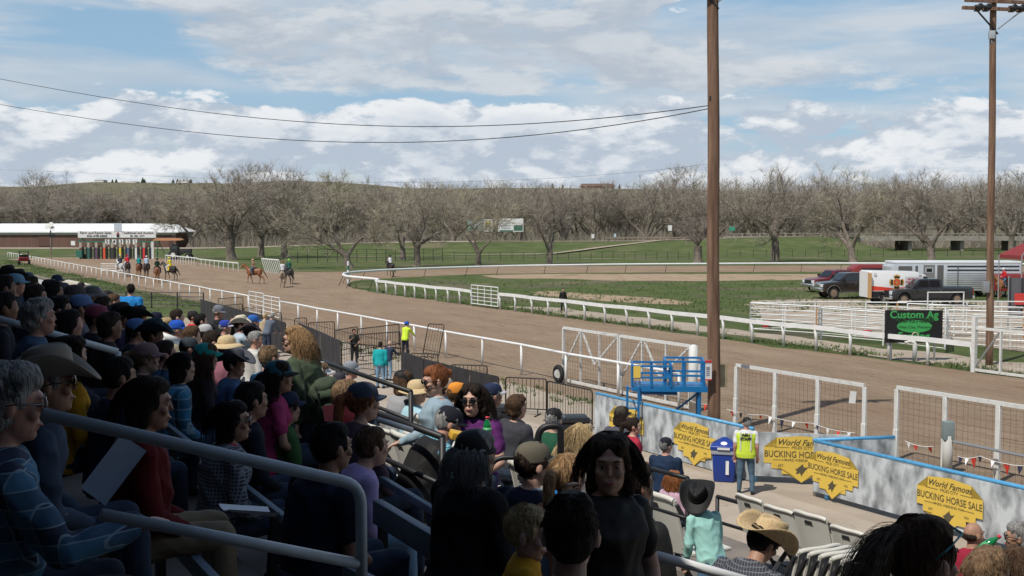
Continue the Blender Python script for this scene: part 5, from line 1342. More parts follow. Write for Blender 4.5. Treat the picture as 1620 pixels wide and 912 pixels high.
def poster(p, dr, nv, w, h, label, crop=None, bend_=0):
    """stepped yellow shield poster hung flat on the wall; p is its top centre, dr runs to the right"""
    t = thing('event_poster', label, 'poster', p+nv*.02, 0, 'yellow event posters on the painted wall')
    out = [(-.33,0),(0,.05),(.33,0),(.33,-.22),(.5,-.22),(.5,-.58),(.40,-.58),(.40,-.70),(.26,-.70),(.26,-.82),(.13,-.82),(0,-1.0),(-.13,-.82),(-.26,-.82),(-.26,-.70),(-.40,-.70),(-.40,-.58),(-.5,-.58),(-.5,-.22),(-.33,-.22)]
    if crop: out = [(min(x, crop), z) for x, z in out]
    Z = Vector((0,0,1)); vs = [dr*(x*w)+Z*(z*h)+nv*s for s in (0, .006) for x, z in out]; n = len(out)
    bm = bmesh.new(); bv = [bm.verts.new(v) for v in vs]; f = bm.faces.new(bv[n:]); f2 = bm.faces.new(list(reversed(bv[:n])))
    for i in range(n): bm.faces.new((bv[i], bv[(i+1) % n], bv[n+(i+1) % n], bv[n+i]))
    bmesh.ops.triangulate(bm, faces=[f, f2], ngon_method='EAR_CLIP'); bmesh.ops.recalc_face_normals(bm, faces=bm.faces); me = bpy.data.meshes.new('sheet'); bm.to_mesh(me); bm.free(); me.materials.append(posterY)
    o = bpy.data.objects.new('sheet', me); C.objects.link(o); o.parent = t
    org = nv*.012
    dx = 0
    def T_(txt, x, z, s, **k): text_mesh('lettering', txt, s*w, softink, t, frame(org+dr*(x*w)+Z*(z*h), dr), **k)
    T_('World Famous', 0, -.105, .115, shear=.4, bold=.001, sx=.95)
    T_('MILES CITY', 0, -.215, .055)
    if crop: T_('BUCKING HORSE S', .02, -.375, .135, bold=.001, sx=.86)
    else: T_('BUCKING HORSE SALE', 0, -.375, .125, bold=.001, sx=.78)
    T_('THIRD WEEKEND MAY', 0, -.50, .045); T_('EST.', -.27, -.63, .045); T_('1951', .27, -.63, .045)
    g = MB()
    for s in (-1, 1): g.add([org+dr*(s*x*w)+Z*(z*h) for x, z in ((.17,-.212),(.36,-.212),(.36,-.22),(.17,-.22))], [(0,1,2,3)])
    for s in (-1, 1): g.add([org+dr*(s*x*w)+Z*(z*h) for x, z in ((.20,-.497),(.38,-.497),(.38,-.505),(.20,-.505))], [(0,1,2,3)])
    for s in (-1, 1): g.add([org+dr*(s*.39+.022*math.cos(a))*w+Z*(-.06*h-0*h+.022*w*math.sin(a)-.03*h*0) for a in []] or [org+dr*((s*.29+.02*math.cos(a)*(1 if i % 2 else .45))*w)+Z*(-.10*h+.02*w*math.sin(a)*(1 if i % 2 else .45)) for i, a in enumerate([6.283*k/10+.31 for k in range(10)])], [tuple(range(10))])
    # bucking horse silhouette
    hz = [(-.075,-.80),(-.06,-.74),(-.085,-.70),(-.05,-.675),(-.03,-.64),(.0,-.60),(.015,-.575),(.02,-.62),(.03,-.65),(.06,-.655),(.095,-.63),(.07,-.675),(.045,-.72),(.03,-.76),(.01,-.80),(.0,-.86),(-.015,-.80),(-.03,-.77),(-.05,-.80)]
    g.add([org+dr*(x*w)+Z*(z*h) for x, z in hz], [tuple(range(len(hz)))])
    g.build('print', softink, t, recalc=False)
    return t
VW = 16.9
uA0, uA1 = uv_of(Vector((at(945,627,30.3).x, 30.3, 0)))[0], uv_of(at(1192,686,24.9))[0]
tA, nvA = wall_panel(UV(uA0, VW), UV(uA1, VW), 1.16, 'long weathered grey white wall with a blue top pipe behind the recycling bin', z0=.03)
pa = UV(uA1, VW); pbp = Vector((7.32, 24.5, 0))
B_1 = at(1192,690,24.9); B_1.z = 0; B_2 = at(1345,690,24.45); B_2.z = 0
tB, nvB = wall_panel(UV(uA1+.02, VW), B_2, 1.13, 'angled grey white painted panel carrying the widest yellow poster', z0=.16, pipe=False, legs=2, thick=.05)
C_1 = Vector((at(1288,703,23.5).x, 23.5, 0)); u_c, v_c = uv_of(C_1); VC = v_c
tC, nvC = wall_panel(C_1, UV(u_c+11, VC), 1.15, 'long grey white painted panel on blue legs at the lower right', z0=.13, legs=5, thick=.06)
D_2 = Vector((at(1417,700,23.9).x, 23.9, 0))
tD, nvD = wall_panel(C_1+Vector((.02,.06,0)), D_2, 1.15, 'plain white cloth return panel with a blue top pipe joining the mesh fence', z0=.55, legs=2, thick=.03)
tD.children[0].data.materials[0] = mat('white_tarp', (.66,.66,.63), .7, noise_amt=.12, nscale=3, bump=.4)
def wallpoint(px, py, v):
    d = ray(px, py); k = v/(d.x*DV.x+d.y*DV.y); return Vector((d.x*k, d.y*k, CAMZ+d.z*k))
def poster_px(xl, xr, ytop, v, nv, label, w=None, **k):
    a, b = wallpoint(xl, ytop, v), wallpoint(xr, ytop, v); w_ = (b-a).length if w is None else w; c = (a+b)/2; 
    poster(Vector((c.x, c.y, k.pop('z', 1.02))), DU, nv, w_, k.pop('h', .98), label, **k)
poster_px(968, 1016, 640, VW, nvA, 'yellow event poster half hidden behind the couple in grey and red, leftmost', w=1.5, z=.98)
poster_px(1070, 1131, 667, VW, nvA, 'yellow event poster on the wall left of the blue recycling bin', w=1.55, z=.99)
drB = (B_2-UV(uA1, VW)).normalized(); cB = UV(uA1, VW)+drB*1.08
poster(Vector((cB.x, cB.y, 1.03)), drB, nvB, 1.62, .98, 'widest yellow event poster on the angled panel, right of the man in the vest', crop=None)
poster_px(1287, 1352, 715, VC, nvC, 'yellow event poster at the left end of the right hand panel', w=1.38, z=1.0, h=.92)
poster_px(1457, 1552, 765, VC, nvC, 'yellow event poster partly behind the dark ponytail, rightmost', w=1.45, z=1.02, h=.95)

# ---- recycling bin
def recycle_bin():
    p = G(1146, 761); t = thing('recycling_bin', 'blue plastic recycling bin with a pyramid lid beside the man in the vest', 'bin', p, FACE_V+R(45)); t.scale = (.80,.80,.78); bl = mat('bin_blue', (.012,.045,.27), .4)
    g = MB(); g.box((0,0,.44), (.56,.56,.84), taper=1.16); g.build('body', bl, t, bevel=.05)
    g = MB(); g.box((0,0,.88), (.70,.70,.13)); g.build('collar', mat('bin_band', (.35,.38,.45), .4), t, bevel=.02)
    g = MB(); a = .37; g.add([(-a,-a,.94),(a,-a,.94),(a,a,.94),(-a,a,.94),(-a,-a,1.04),(a,-a,1.04),(a,a,1.04),(-a,a,1.04),(-.05,-.05,1.26),(.05,-.05,1.26),(.05,.05,1.26),(-.05,.05,1.26)],
       [(0,1,5,4),(1,2,6,5),(2,3,7,6),(3,0,4,7),(4,5,9,8),(5,6,10,9),(6,7,11,10),(7,4,8,11),(8,9,10,11),(3,2,1,0)]); lid = g.build('lid', bl, t, bevel=.02)
    for k in range(4):
        m3 = Matrix.Rotation(k*math.pi/2, 4, 'Z'); g = MB(); g.box((0,-.385,.99), (.34,.012,.06)); q = g.build('label_strip', white, lid); q.matrix_local = m3
        g = MB(); g.lathe([(.07,0),(.07,.012)], (0,-.25,1.115), 14, mtx=Matrix.Rotation(R(35), 3, 'X'), sx=1.3); q = g.build('opening' if k % 2 else 'recycling_symbol', inkm if k % 2 else white, lid); q.matrix_local = m3
        g = MB(); g.box((-.10 if k % 2 else .1,-.318,.48), (.085,.012,.46), Matrix.Rotation(R(-4), 3, 'X')); q = g.build('side_label', white, t); q.matrix_local = m3
recycle_bin()
# ---- black wheeled bins
def wheelie(px, py, Y, label):
    p = at(px, py, Y); p.z = 0; t = thing('wheeled_bin', label, 'bin', p, FACE_V+R(180-25)); pl = mat('bin_black', (.02,.02,.022), .5)
    g = MB(); g.box((0,0,.52), (.56,.6,.9), taper=1.2); g.build('body', pl, t, bevel=.04)
    g = MB(); g.box((0,.02,1.02), (.72,.80,.08)); g.box((0,.0,1.07), (.66,.7,.05)); g.build('lid', pl, t, bevel=.03)
    for s in (-1, 1): g = MB(); g.lathe([(.12,-.03),(.12,.03)], (s*.3,-.32,.12), 14, mtx=Matrix.Rotation(R(90), 3, 'Y')); g.build('wheel', blackrub, t)
    for k in range(3):
        q = MB(); q.tube([Vector((-.12,.352+.02*0,.82-.05*k)), Vector((0,.36,.84-.05*k)), Vector((.12,.352,.80-.05*k))], .013, 5); q.build('emblem', white, t)
    g = MB(); g.tube([(-.25,-.42,1.0),(.25,-.42,1.0)], .018, 6); g.build('handle', pl, t)
wheelie(795, 660, 28.8, 'black wheeled bin behind the woman in the purple polo, left one'); wheelie(906, 690, 27.2, 'black wheeled bin at the corner of the painted wall, right one')

# ---- blue lift platform by the pole
def platform():
    Y = 28.6; a = at(1000, 621, Y); zf = at(1060, 612, Y).z; zt = at(1060, 572, Y).z; b = at(1118, 621, Y); L_ = b.x-a.x; D = .9
    t = thing('lift_platform', 'bright blue scaffold platform with guard rails beside the utility pole', 'platform', (a.x, Y, 0), R(-6))
    g = MB(); g.box((L_/2, D/2, zf-.05), (L_, D, .14)); g.box((L_*.35, D/2, zf-.16), (L_*.5, D*.8, .1)); g.build('deck', plat, t)
    def cage(x0, x1, y0, y1, z0, z1, k=3):
        g = MB()
        for z in (z0+(z1-z0)*.45, z1):
            for p, q in (((x0,y0,z),(x1,y0,z)), ((x1,y0,z),(x1,y1,z)), ((x1,y1,z),(x0,y1,z)), ((x0,y1,z),(x0,y0,z))): g.bar(p, q, .05, .05)
        for i in range(k):
            x = x0+(x1-x0)*i/(k-1)
            for y in (y0, y1): g.bar((x,y,z0), (x,y,z1), .05, .05)
        g.build('guard_rail', plat, t)
    cage(0, L_*.52, 0, D, zf, zt-.12); cage(L_*.44, L_*.95, .04, D+.05, zf, zt)
    g = MB(); 
    for x in (-.12, .16): g.bar((x, -.3, .0), (x, -.3, zf+.04), .045, .045)
    for z in (.4, .75, 1.1, zf): g.bar((-.12,-.3,z), (.16,-.3,z), .04, .04)
    g.bar((-.12,-.3,zf+.02), (-.12,0,zf+.02), .04, .04); g.bar((.16,-.3,zf+.02), (.16,0,zf+.02), .04, .04); g.build('ladder', plat, t)
    g = MB(); 
    for x in (.2, L_-.2):
        for y in (.1, D-.1): g.bar((x,y,0), (x,y,zf-.1), .07, .07)
    g.bar((.2,.5,.2), (L_-.2,.5,zf-.2), .05, .05); g.build('support', plat, t)
    g = MB(); g.box((.12,-.04,zf+.38), (.18,.02,.3)); g.build('warning_plate', posterY, t)
platform()
def pole_signs():
    Y = 30.25; a = at(1115, 586, Y); t = thing('notice_board', 'white and red notice board fixed to the near utility pole', 'sign', a, R(8))
    g = MB(); g.box((0,0,0), (.38,.03,.54)); g.build('panel', white, t); g = MB(); g.box((0,-.02,.235), (.38,.012,.07)); g.box((0,-.02,-.255), (.38,.012,.03)); g.build('red_band', mat('notice_red', (.6,.03,.03)), t)
    g = MB()
    for i in range(5):
        for x in (-.08, .08): g.box((x,-.02,.07-.05*i), (.09,.01,.016 if i else .04))
    g.build('print', mat('notice_grey', (.25,.25,.3)), t)
    a = at(1140, 597, 30.45); t = thing('plywood_board', 'square tan plywood board behind the near utility pole', 'board', a, R(8)); g = MB(); g.box((.05,.25,0), (.46,.03,.62)); g.build('panel', mat('plywood', (.36,.30,.19), .8, noise_amt=.15, nscale=4), t)
    p = at(1349, 629, 27.95); g = MB(); g.box((0,0,0), (.16,.01,.30), Matrix.Rotation(R(6), 3, 'Y')); o = g.build('paper_notice', white); o.location = p; tag(o, 'small white paper notice hanging on the mesh fence', 'notice')
    p = UV(uv_of(at(1493,720,25.6))[0], V_OUT-.28); t = thing('meter_cabinet', 'grey electric box on a post in front of the mesh fence', 'electric box', p)
    g = MB(); g.tube([(0,0,0),(0,0,.9)], .11, 12); g.build('post', mat('concrete_post', (.5,.49,.46), .8), t, smooth=True); g = MB(); g.box((0,0,1.02), (.24,.2,.42)); g.build('box', mat('box_green_grey', (.22,.27,.27), .5), t, bevel=.02)
    g = MB(); q = UV(8.5, V_OUT-.28)-p; g.tube([Vector((.1,-.1,.78)), Vector((q.x, q.y, .62))], .035, 8); g.build('conduit_pipe', steel, t)
pole_signs()
# ---- pennant strings
def pennants(pts, label, n, cols, seed=0):
    pts = [Vector(p) for p in pts]; r = random.Random(seed); o = pts[0].copy(); t = thing('pennant_string', label, 'bunting', o)
    P_ = [p-o for p in pts]; cord = []
    for a, b in zip(P_, P_[1:]): cord += [a.lerp(b, i/6)-Vector((0,0,.12*4*(i/6)*(1-i/6)*.4)) for i in range(6)]
    cord.append(P_[-1]); g = MB(); g.tube(cord, .009, 5); g.build('cord', white, t)
    for i in range(n):
        f = (i+.5)/n*(len(cord)-1); k = int(f); p = cord[k].lerp(cord[k+1], f-k); d = (cord[k+1]-cord[k]).normalized(); s = r.uniform(.09, .13); tw = r.uniform(-.07,.07)
        q = MB(); tip = p+Vector((tw, tw, -s*r.uniform(1.2, 2.2))); nn = DV*.012; q.add([p-d*s*.6, p+d*s*.6, tip, (p-d*s*.6)+nn, (p+d*s*.6)+nn, tip+nn], [(0,1,2),(5,4,3),(0,3,4,1),(1,4,5,2),(2,5,3,0)])
        q.build('flag', cols[i % len(cols)], t)
fr = mat('flag_red', (.75,.06,.035), .6); fk = mat('flag_navy', (.02,.02,.05), .6); fw = mat('flag_white', (.8,.8,.8), .6)
vf = V_OUT-.18
def fp(px, py, v=vf): return wallpoint(px, py, v)
pennants([fp(1150,648), fp(1210,657), fp(1285,670), fp(1352,685)], 'string of red white and navy pennants along the left mesh fence', 12, [fr, fk, fw, fr, fw, fk, fw], 1)
pennants([fp(1088,632), fp(1122,640)], 'short tangle of pennants left of the near utility pole', 3, [fw, fk, fr], 2)
pennants([fp(1432,698), fp(1476,707)], 'short faded pennant string in the middle of the right mesh fence', 4, [fw, fr], 3)
pennants([fp(1515,722), fp(1550,722), fp(1625,738)], 'string of pennants over the grey pipe at the right edge', 7, [fk, fw, fr, fk, fw, fr], 4)

# ---- crowd barriers and black screen
def barrier(p0, p1, label, screen=False, h=1.12, name='crowd_barrier', tilt=0, group=None, m=None):
    p0, p1 = Vector(p0), Vector(p1); d = p1-p0; L_ = d.length; rz = math.atan2(d.y, d.x); t = thing(name, label, 'barrier', p0, rz, group); t.rotation_euler.x = tilt
    m = m or mat('barrier_dark', (.035,.033,.032), .5, .4); g = MB()
    Q = bend((0,0,.12), (0,0,h), (L_*.5,0,h), .1)[:-1]+bend((L_*.5,0,h), (L_-.03,0,h), (L_-.03,0,.12), .1)
    g.tube(Q, .022, 6); g.tube([(0,0,.2),(L_-.03,0,.2)], .018, 6); g.build('frame', m, t, smooth=True)
    g = MB(); n = max(4, int(L_/.13))
    for i in range(1, n): g.tube([(L_*i/n,0,.2),(L_*i/n,0,h)], .009, 4, caps=False)
    g.build('bars', m, t)
    for x in (.25, L_-.3):
        g = MB(); g.bar((x,-.3,.02), (x,.3,.02), .05, .03); g.bar((x,0,0), (x,0,.2), .03, .03); g.build('foot', m, t)
    if screen:
        g = MB(); vs = []; fs = []; k = 14
        for s in (0, .008):
            for i in range(k+1):
                x = L_*i/k; y = -.03+.018*math.sin(i*2.1)-s; vs += [(x,y,.05),(x,y,h+.02)]
        for i in range(k): a = i*2; b = a+2*(k+1); fs += [(a,a+2,a+3,a+1),(b+1,b+3,b+2,b)]
        g.add(vs, fs); g.build('mesh_screen', mat('black_screen', (.022,.021,.022), .85, noise_amt=.3, nscale=2), t)
    return t
def top_uv(px, py, z=1.12):
    d = ray(px, py); k = (z-CAMZ)/d.z; return Vector((d.x*k, d.y*k, 0))
SCR = [(318,474), (346,482), (380,491), (416,500), (452,511)]
for i, (a, b) in enumerate(zip(SCR, SCR[1:])): barrier(top_uv(*a, 1.35), top_uv(*b, 1.35), 'black screened barrier behind the standing man in black, %s in line from the left' % ['first', 'second', 'third', 'fourth'][i], True, 1.35)
SC2 = [(474,512), (508,526), (540,541)]
for i, (a, b) in enumerate(zip(SC2, SC2[1:])): barrier(top_uv(*a, 1.3), top_uv(*b, 1.3), 'black screened barrier right of the curly haired woman, %s of two' % ['left', 'right'][i], True, 1.3)
SC3 = [(636,557), (672,569), (708,578), (745,587), (790,597)]
for i, (a, b) in enumerate(zip(SC3, SC3[1:])): barrier(top_uv(*a, 1.25), top_uv(*b, 1.25), 'black screened barrier behind the auburn haired woman, %s in line from the left' % ['first', 'second', 'third', 'fourth'][i], True, 1.25)
BK = [((345,473),(385,470)), ((350,484),(384,481)), ((386,487),(414,488)), ((430,496),(446,495)), ((466,504),(486,503)), ((488,511),(530,509)), ((530,523),(566,517)), ((566,521),(632,513)), ((530,541),(602,548)), ((566,530),(634,525)), ((650,559),(694,561)), ((714,577),(772,579)), ((800,597),(866,600)), ((866,603),(938,618)), ((600,548),(648,552))]
BN = ['far left above the black screen', 'below the white panel gates', 'left of the leaning pair', 'right of the leaning pair', 'behind the curly haired woman', 'behind the rail post left of the black shirt man', 'left of the man in the black shirt', 'right of the man in the black shirt', 'front of the small enclosure', 'inside the small enclosure', 'right of the yellow vested person', 'behind the auburn haired woman', 'behind the curly haired hoodie', 'at the black wheeled bin', 'beside the man in the teal jacket']
for (a, b), nm in zip(BK, BN): barrier(top_uv(*a), top_uv(*b), 'dark metal crowd barrier standing %s' % nm)
p = G(668, 565); barrier(G(668,566), G(694,568), 'loose dark metal grille leaning upright at the track rail', False, 1.5, tilt=R(-18), name='leaning_grille')
# light parapet beyond the stand
def parapet():
    t = thing('white_parapet', 'low white wall with a dark coping at the far left end of the stand', 'wall', (0,0,0)); v = 13.6
    p0 = wallpoint(56, 437, 13.6); p1 = wallpoint(140, 463, 13.6); z = (p0.z+p1.z)/2
    u0, u1 = uv_of(p0)[0], uv_of(p1)[0]; t.location = UV(u0, v)
    g = MB(); g.box(UV((u1-u0)/2, 0, z/2), (u1-u0, .2, z), MUV); g.build('wall', mat('parapet_white', (.62,.64,.64), .7, noise_amt=.06, nscale=1), t)
    g = MB(); g.box(UV((u1-u0)/2, 0, z+.06), (u1-u0+.1, .34, .12), MUV); g.build('coping', wood_m, t)
    q = at(112, 448, 70); g = MB(); g.prism([(0,0),(2.6,.0),(2.4,1.0),(0,1.7)], 0, 2.0, XZ); o = g.build('canvas_awning', mat('canvas', (.62,.57,.46), .8)); o.location = (at(97,455,60).x, 60, at(97,462,60).z); o.scale = (.50,.5,.35); tag(o, 'pale canvas awning behind the white wall at the far left', 'awning')
parapet()
# ============================================================ figures grown from blended volumes
def prim_capsule(a, b, r0, r1, n=12, rings=3):
    a, b = Vector(a), Vector(b); d = b-a; L_ = d.length; d = d.normalized() if L_ > 1e-6 else Vector((0,0,1))
    x = d.orthogonal().normalized(); y = d.cross(x); vs = []; rows = []
    for i in range(rings, 0, -1): t = i/(rings)*math.pi/2*.92; rows.append((a-d*r0*math.sin(t), r0*math.cos(t)))
    rows.append((a, r0)); rows.append(((a+b)/2, (r0+r1)/2)); rows.append((b, r1))
    for i in range(1, rings+1): t = i/(rings)*math.pi/2*.92; rows.append((b+d*r1*math.sin(t), r1*math.cos(t)))
    for c, r in rows:
        for j in range(n): t = 6.28318*j/n; vs.append(c+(x*math.cos(t)+y*math.sin(t))*r)
    k = len(rows); fs = [(i*n+j, i*n+(j+1) % n, (i+1)*n+(j+1) % n, (i+1)*n+j) for i in range(k-1) for j in range(n)]
    fs += [tuple(range(n-1, -1, -1)), tuple((k-1)*n+j for j in range(n))]
    return vs, fs
def prim_ell(c, r, m=None, n=14, k=9):
    vs = []; c = Vector(c)
    for i in range(1, k):
        t = math.pi*i/k
        for j in range(n):
            p = 6.28318*j/n; v = Vector((r[0]*math.sin(t)*math.cos(p), r[1]*math.sin(t)*math.sin(p), -r[2]*math.cos(t)))
            vs.append((m @ v if m is not None else v)+c)
    fs = [(i*n+j, i*n+(j+1) % n, (i+1)*n+(j+1) % n, (i+1)*n+j) for i in range(k-2) for j in range(n)]
    fs += [tuple(range(n-1, -1, -1)), tuple((k-2)*n+j for j in range(n))]
    return vs, fs
def prim_loft(secs, M4=None, n=18):
    """secs: (x,y,z, rx, ry)"""
    vs = []
    for (x, y, z, rx, ry) in secs:
        for j in range(n):
            p = 6.28318*j/n; cx, sx = math.cos(p), math.sin(p)
            e = .86; v = Vector((x+rx*math.copysign(abs(cx)**e, cx), y+ry*math.copysign(abs(sx)**e, sx), z)); vs.append(M4 @ v if M4 is not None else v)
    k = len(secs); fs = [(i*n+j, i*n+(j+1) % n, (i+1)*n+(j+1) % n, (i+1)*n+j) for i in range(k-1) for j in range(n)]
    fs += [tuple(range(n-1, -1, -1)), tuple((k-1)*n+j for j in range(n))]
    return vs, fs
def blob(prims, voxel, smooth=4, wrinkle=0, wscale=14, seed=0, factor=.5):
    V = []; F = []
    for vs, fs in prims:
        n = len(V); V += vs; F += [tuple(i+n for i in f) for f in fs]
    me = bpy.data.meshes.new('tmp'); me.from_pydata([tuple(v) for v in V], [], F)
    o = bpy.data.objects.new('tmp', me)
    m = o.modifiers.new('r', 'REMESH'); m.mode = 'VOXEL'; m.voxel_size = voxel; m.adaptivity = 0
    if smooth: s = o.modifiers.new('s', 'SMOOTH'); s.factor = factor; s.iterations = smooth
    out = evaluate(o)
    bpy.data.objects.remove(o); bpy.data.meshes.remove(me)
    if wrinkle and len(out.vertices):
        n = len(out.vertices); co = np.empty(n*3, np.float32); no = np.empty(n*3, np.float32)
        out.vertices.foreach_get('co', co); out.vertices.foreach_get('normal', no); co = co.reshape(-1,3); no = no.reshape(-1,3)
        q = co*wscale+seed*1.7
        a = np.sin(q[:,0]*1.9+1.3*np.sin(q[:,2]*1.1)+.7*q[:,1])+np.sin(q[:,2]*1.5+1.7*np.sin(q[:,0]*.8+q[:,1]*1.3))+.7*np.sin(q[:,1]*2.3+q[:,2]*2.1+np.sin(q[:,0]*2.7))
        w = (.55-np.abs(a)*.55+.22*np.sin(q[:,0]*4.1+q[:,2]*3.3)*np.sin(q[:,1]*4.7-q[:,2]*2.9)).astype(np.float32)
        co += no*w[:, None]*wrinkle; out.vertices.foreach_set('co', co.ravel())
    out.polygons.foreach_set('use_smooth', [True]*len(out.polygons)); out.update()
    return out
def put(name, me, m, parent):
    me.materials.clear(); me.materials.append(m); me.name = name
    o = bpy.data.objects.new(name, me); C.objects.link(o); o.parent = parent; return o
SKIN = {'fair': mat('skin_fair', (.55,.33,.24), .55, noise_amt=.06, nscale=30), 'tan': mat('skin_tan', (.40,.22,.145), .55, noise_amt=.06, nscale=30), 'brown': mat('skin_brown', (.24,.12,.075), .55, noise_amt=.06, nscale=30), 'ruddy': mat('skin_ruddy', (.50,.26,.19), .55, noise_amt=.08, nscale=30)}
HAIRC = {'black': (.012,.010,.010), 'dark': (.030,.020,.015), 'brown': (.10,.058,.034), 'lightbrown': (.22,.14,.08), 'auburn': (.26,.095,.04), 'ginger': (.42,.16,.06), 'blond': (.50,.36,.19), 'grey': (.30,.29,.28), 'white': (.55,.54,.52), 'darkbrown': (.060,.040,.028), 'honey': (.36,.22,.11)}
def hair_mat(c): 
    col = HAIRC[c]; return mat('hair_'+c, tuple(x*.6 for x in col), .7, col2=tuple(min(1, x*1.25) for x in col), nscale=60, stretch=(1,1,.16), detail=3, spec=.18, bump=.9, bscale=95)
def cloth(col, rough=.85):
    return mat('cloth_%02d_%02d_%02d' % tuple(int(99*c) for c in col), col, rough, noise_amt=.12, nscale=5, spec=.2)
def plaid(name, base, lines, scale=9, width=.12, dark=None):
    if name in _mats: return _mats[name]
    m = bpy.data.materials.new(name); m.use_nodes = True; nt = m.node_tree; N = nt.nodes; L = nt.links; b = N['Principled BSDF']; b.inputs['Roughness'].default_value = .85
    tc = N.new('ShaderNodeTexCoord'); sp = N.new('ShaderNodeSeparateXYZ'); L.new(tc.outputs['Object'], sp.inputs[0])
    def mth(op, a, c=None):
        n = N.new('ShaderNodeMath'); n.operation = op
        for i, x in enumerate((a, c)):
            if x is None: continue
            if isinstance(x, (int, float)): n.inputs[i].default_value = x
            else: L.new(x, n.inputs[i])
        return n.outputs[0]
    def line(v, sc, wd, off=0): return mth('LESS_THAN', mth('FRACT', mth('ADD', mth('MULTIPLY', v, sc), off)), wd)
    hx = mth('ADD', sp.outputs[0], mth('MULTIPLY', sp.outputs[1], .6))
    def mx(f, a, c):
        n = N.new('ShaderNodeMix'); n.data_type = 'RGBA'; L.new(f, n.inputs[0])
        for i, v in ((6, a), (7, c)):
            if isinstance(v, tuple): n.inputs[i].default_value = (*v, 1)
            else: L.new(v, n.inputs[i])
        return n.outputs[2]
    c = base
    if dark:
        c = mx(line(hx, scale*.5, .5), c, tuple((p+q)/2 for p, q in zip(base, dark))); c2 = mx(line(hx, scale*.5, .5), tuple((p+q)/2 for p, q in zip(base, dark)), dark)
        n = N.new('ShaderNodeMix'); n.data_type = 'RGBA'; L.new(line(sp.outputs[2], scale*.5, .5), n.inputs[0]); L.new(c, n.inputs[6]); L.new(c2, n.inputs[7]); c = n.outputs[2]
    c = mx(line(hx, scale, width), c, lines); c = mx(line(sp.outputs[2], scale, width), c, lines)
    L.new(c, b.inputs['Base Color']); _mats[name] = m; return m
def striped(name, a, b_, scale=40):
    if name in _mats: return _mats[name]
    m = plaid(name, a, b_, scale, .35); return m
eyew = mat('eye_white', (.42,.40,.38), .3); eyed = mat('eye_dark', (.03,.02,.015), .2); lipm = mat('lips', (.36,.12,.10), .5); shade_m = mat('sunglass_lens', (.010,.010,.012), .08, spec=.8)
denim = (.075,.13,.21); denim_l = (.20,.32,.44); khaki = (.26,.20,.13)

def rotd(deg, ax): return Matrix.Rotation(R(deg), 4, ax)
def hand_prims(w, d, up, near, curl=.5, side=1):
    """palm with four fingers and a thumb"""
    d = d.normalized(); sd = d.cross(up); sd = sd.normalized() if sd.length > .01 else Vector((1,0,0)); up = sd.cross(d).normalized()
    if near < 1: return [prim_capsule(w, w+d*.10, .026, .022, 8, 2), prim_capsule(w+d*.09, w+d*.15-up*.02, .020, .012, 8, 2), prim_capsule(w+d*.03+sd*.02*side, w+d*.09+sd*.05*side, .012, .009, 6, 2)]
    m = Matrix((sd, d, up)).transposed(); P_ = [prim_ell(w+d*.045, (.040,.052,.017), m, 12, 7)]
    for i, (o, l) in enumerate(((-.030,.066), (-.010,.078), (.010,.074), (.029,.058))):
        b = w+d*.082+sd*o; c1 = (d*math.cos(curl*.6)-up*math.sin(curl*.6)+sd*o*2).normalized(); c2 = (d*math.cos(curl*1.8)-up*math.sin(curl*1.8)).normalized()
        k = b+c1*l*.5; e = k+c2*l*.5; P_ += [prim_capsule(b, k, .0100, .0092, 8, 2), prim_capsule(k, e, .0092, .0078, 8, 2)]
    b = w+d*.025-sd*.032*side; c1 = (d*.75-sd*.6*side-up*.3).normalized(); k = b+c1*.042; e = k+(d*.9-sd*.1*side-up*.4).normalized()*.032
    P_ += [prim_capsule(b, k, .0125, .011, 8, 2), prim_capsule(k, e, .011, .0085, 8, 2)]
    return P_
def head_prims(near, chin=1.0):
    P_ = [prim_ell((0,-.012,.022), (.076,.096,.104)), prim_ell((0,.018,-.050), (.060,.070,.072)), prim_ell((0,.060,-.088), (.026,.026,.024))]
    if near >= 0:
        P_ += [prim_capsule((0,.084,.022), (0,.0975,-.015), .007, .0098, 8, 2), prim_capsule((-.034,.078,.036), (.034,.078,.036), .013, .013, 8, 2)]
        for s in (-1, 1): P_ += [prim_ell((s*.037,.064,-.018), (.023,.022,.024)), prim_ell((s*.080,-.008,-.004), (.010,.020,.032), Matrix.Rotation(R(-s*14), 3, 'Z'))]
        if near >= 1: P_ += [prim_capsule((s*.020,.0775,.0215), (s*.043,.0725,.0205), .0072, .006, 8, 2) for s in (-1, 1)]
        if near >= 1: P_ += [prim_capsule((-.017,.083,-.048), (.017,.083,-.048), .009, .009, 8, 2), prim_capsule((-.012,.083,-.060), (.012,.083,-.060), .009, .009, 8, 2)]
    return P_
def xf(prims, M4): return [([M4 @ v for v in vs], fs) for vs, fs in prims]
def dome(mb, rx, ry, h, z0, y0, M4, n=20, mi=0, flat=1.0):
    prof = [(1.0,0),(1.01,.12),(.985,.35),(.92,.58),(.79,.78),(.58,.92),(.30,.985),(.05,1.0)]
    vs = []; 
    for r, z in prof:
        for j in range(n): t = 6.28318*j/n; vs.append(M4 @ Vector((r*rx*math.cos(t), y0+r*ry*math.sin(t), z0+z*h)))
    k = len(prof); fs = [(i*n+j, i*n+(j+1) % n, (i+1)*n+(j+1) % n, (i+1)*n+j) for i in range(k-1) for j in range(n)]+[tuple((k-1)*n+j for j in range(n)), tuple(range(n-1,-1,-1))]
    mb.add(vs, fs, mi)
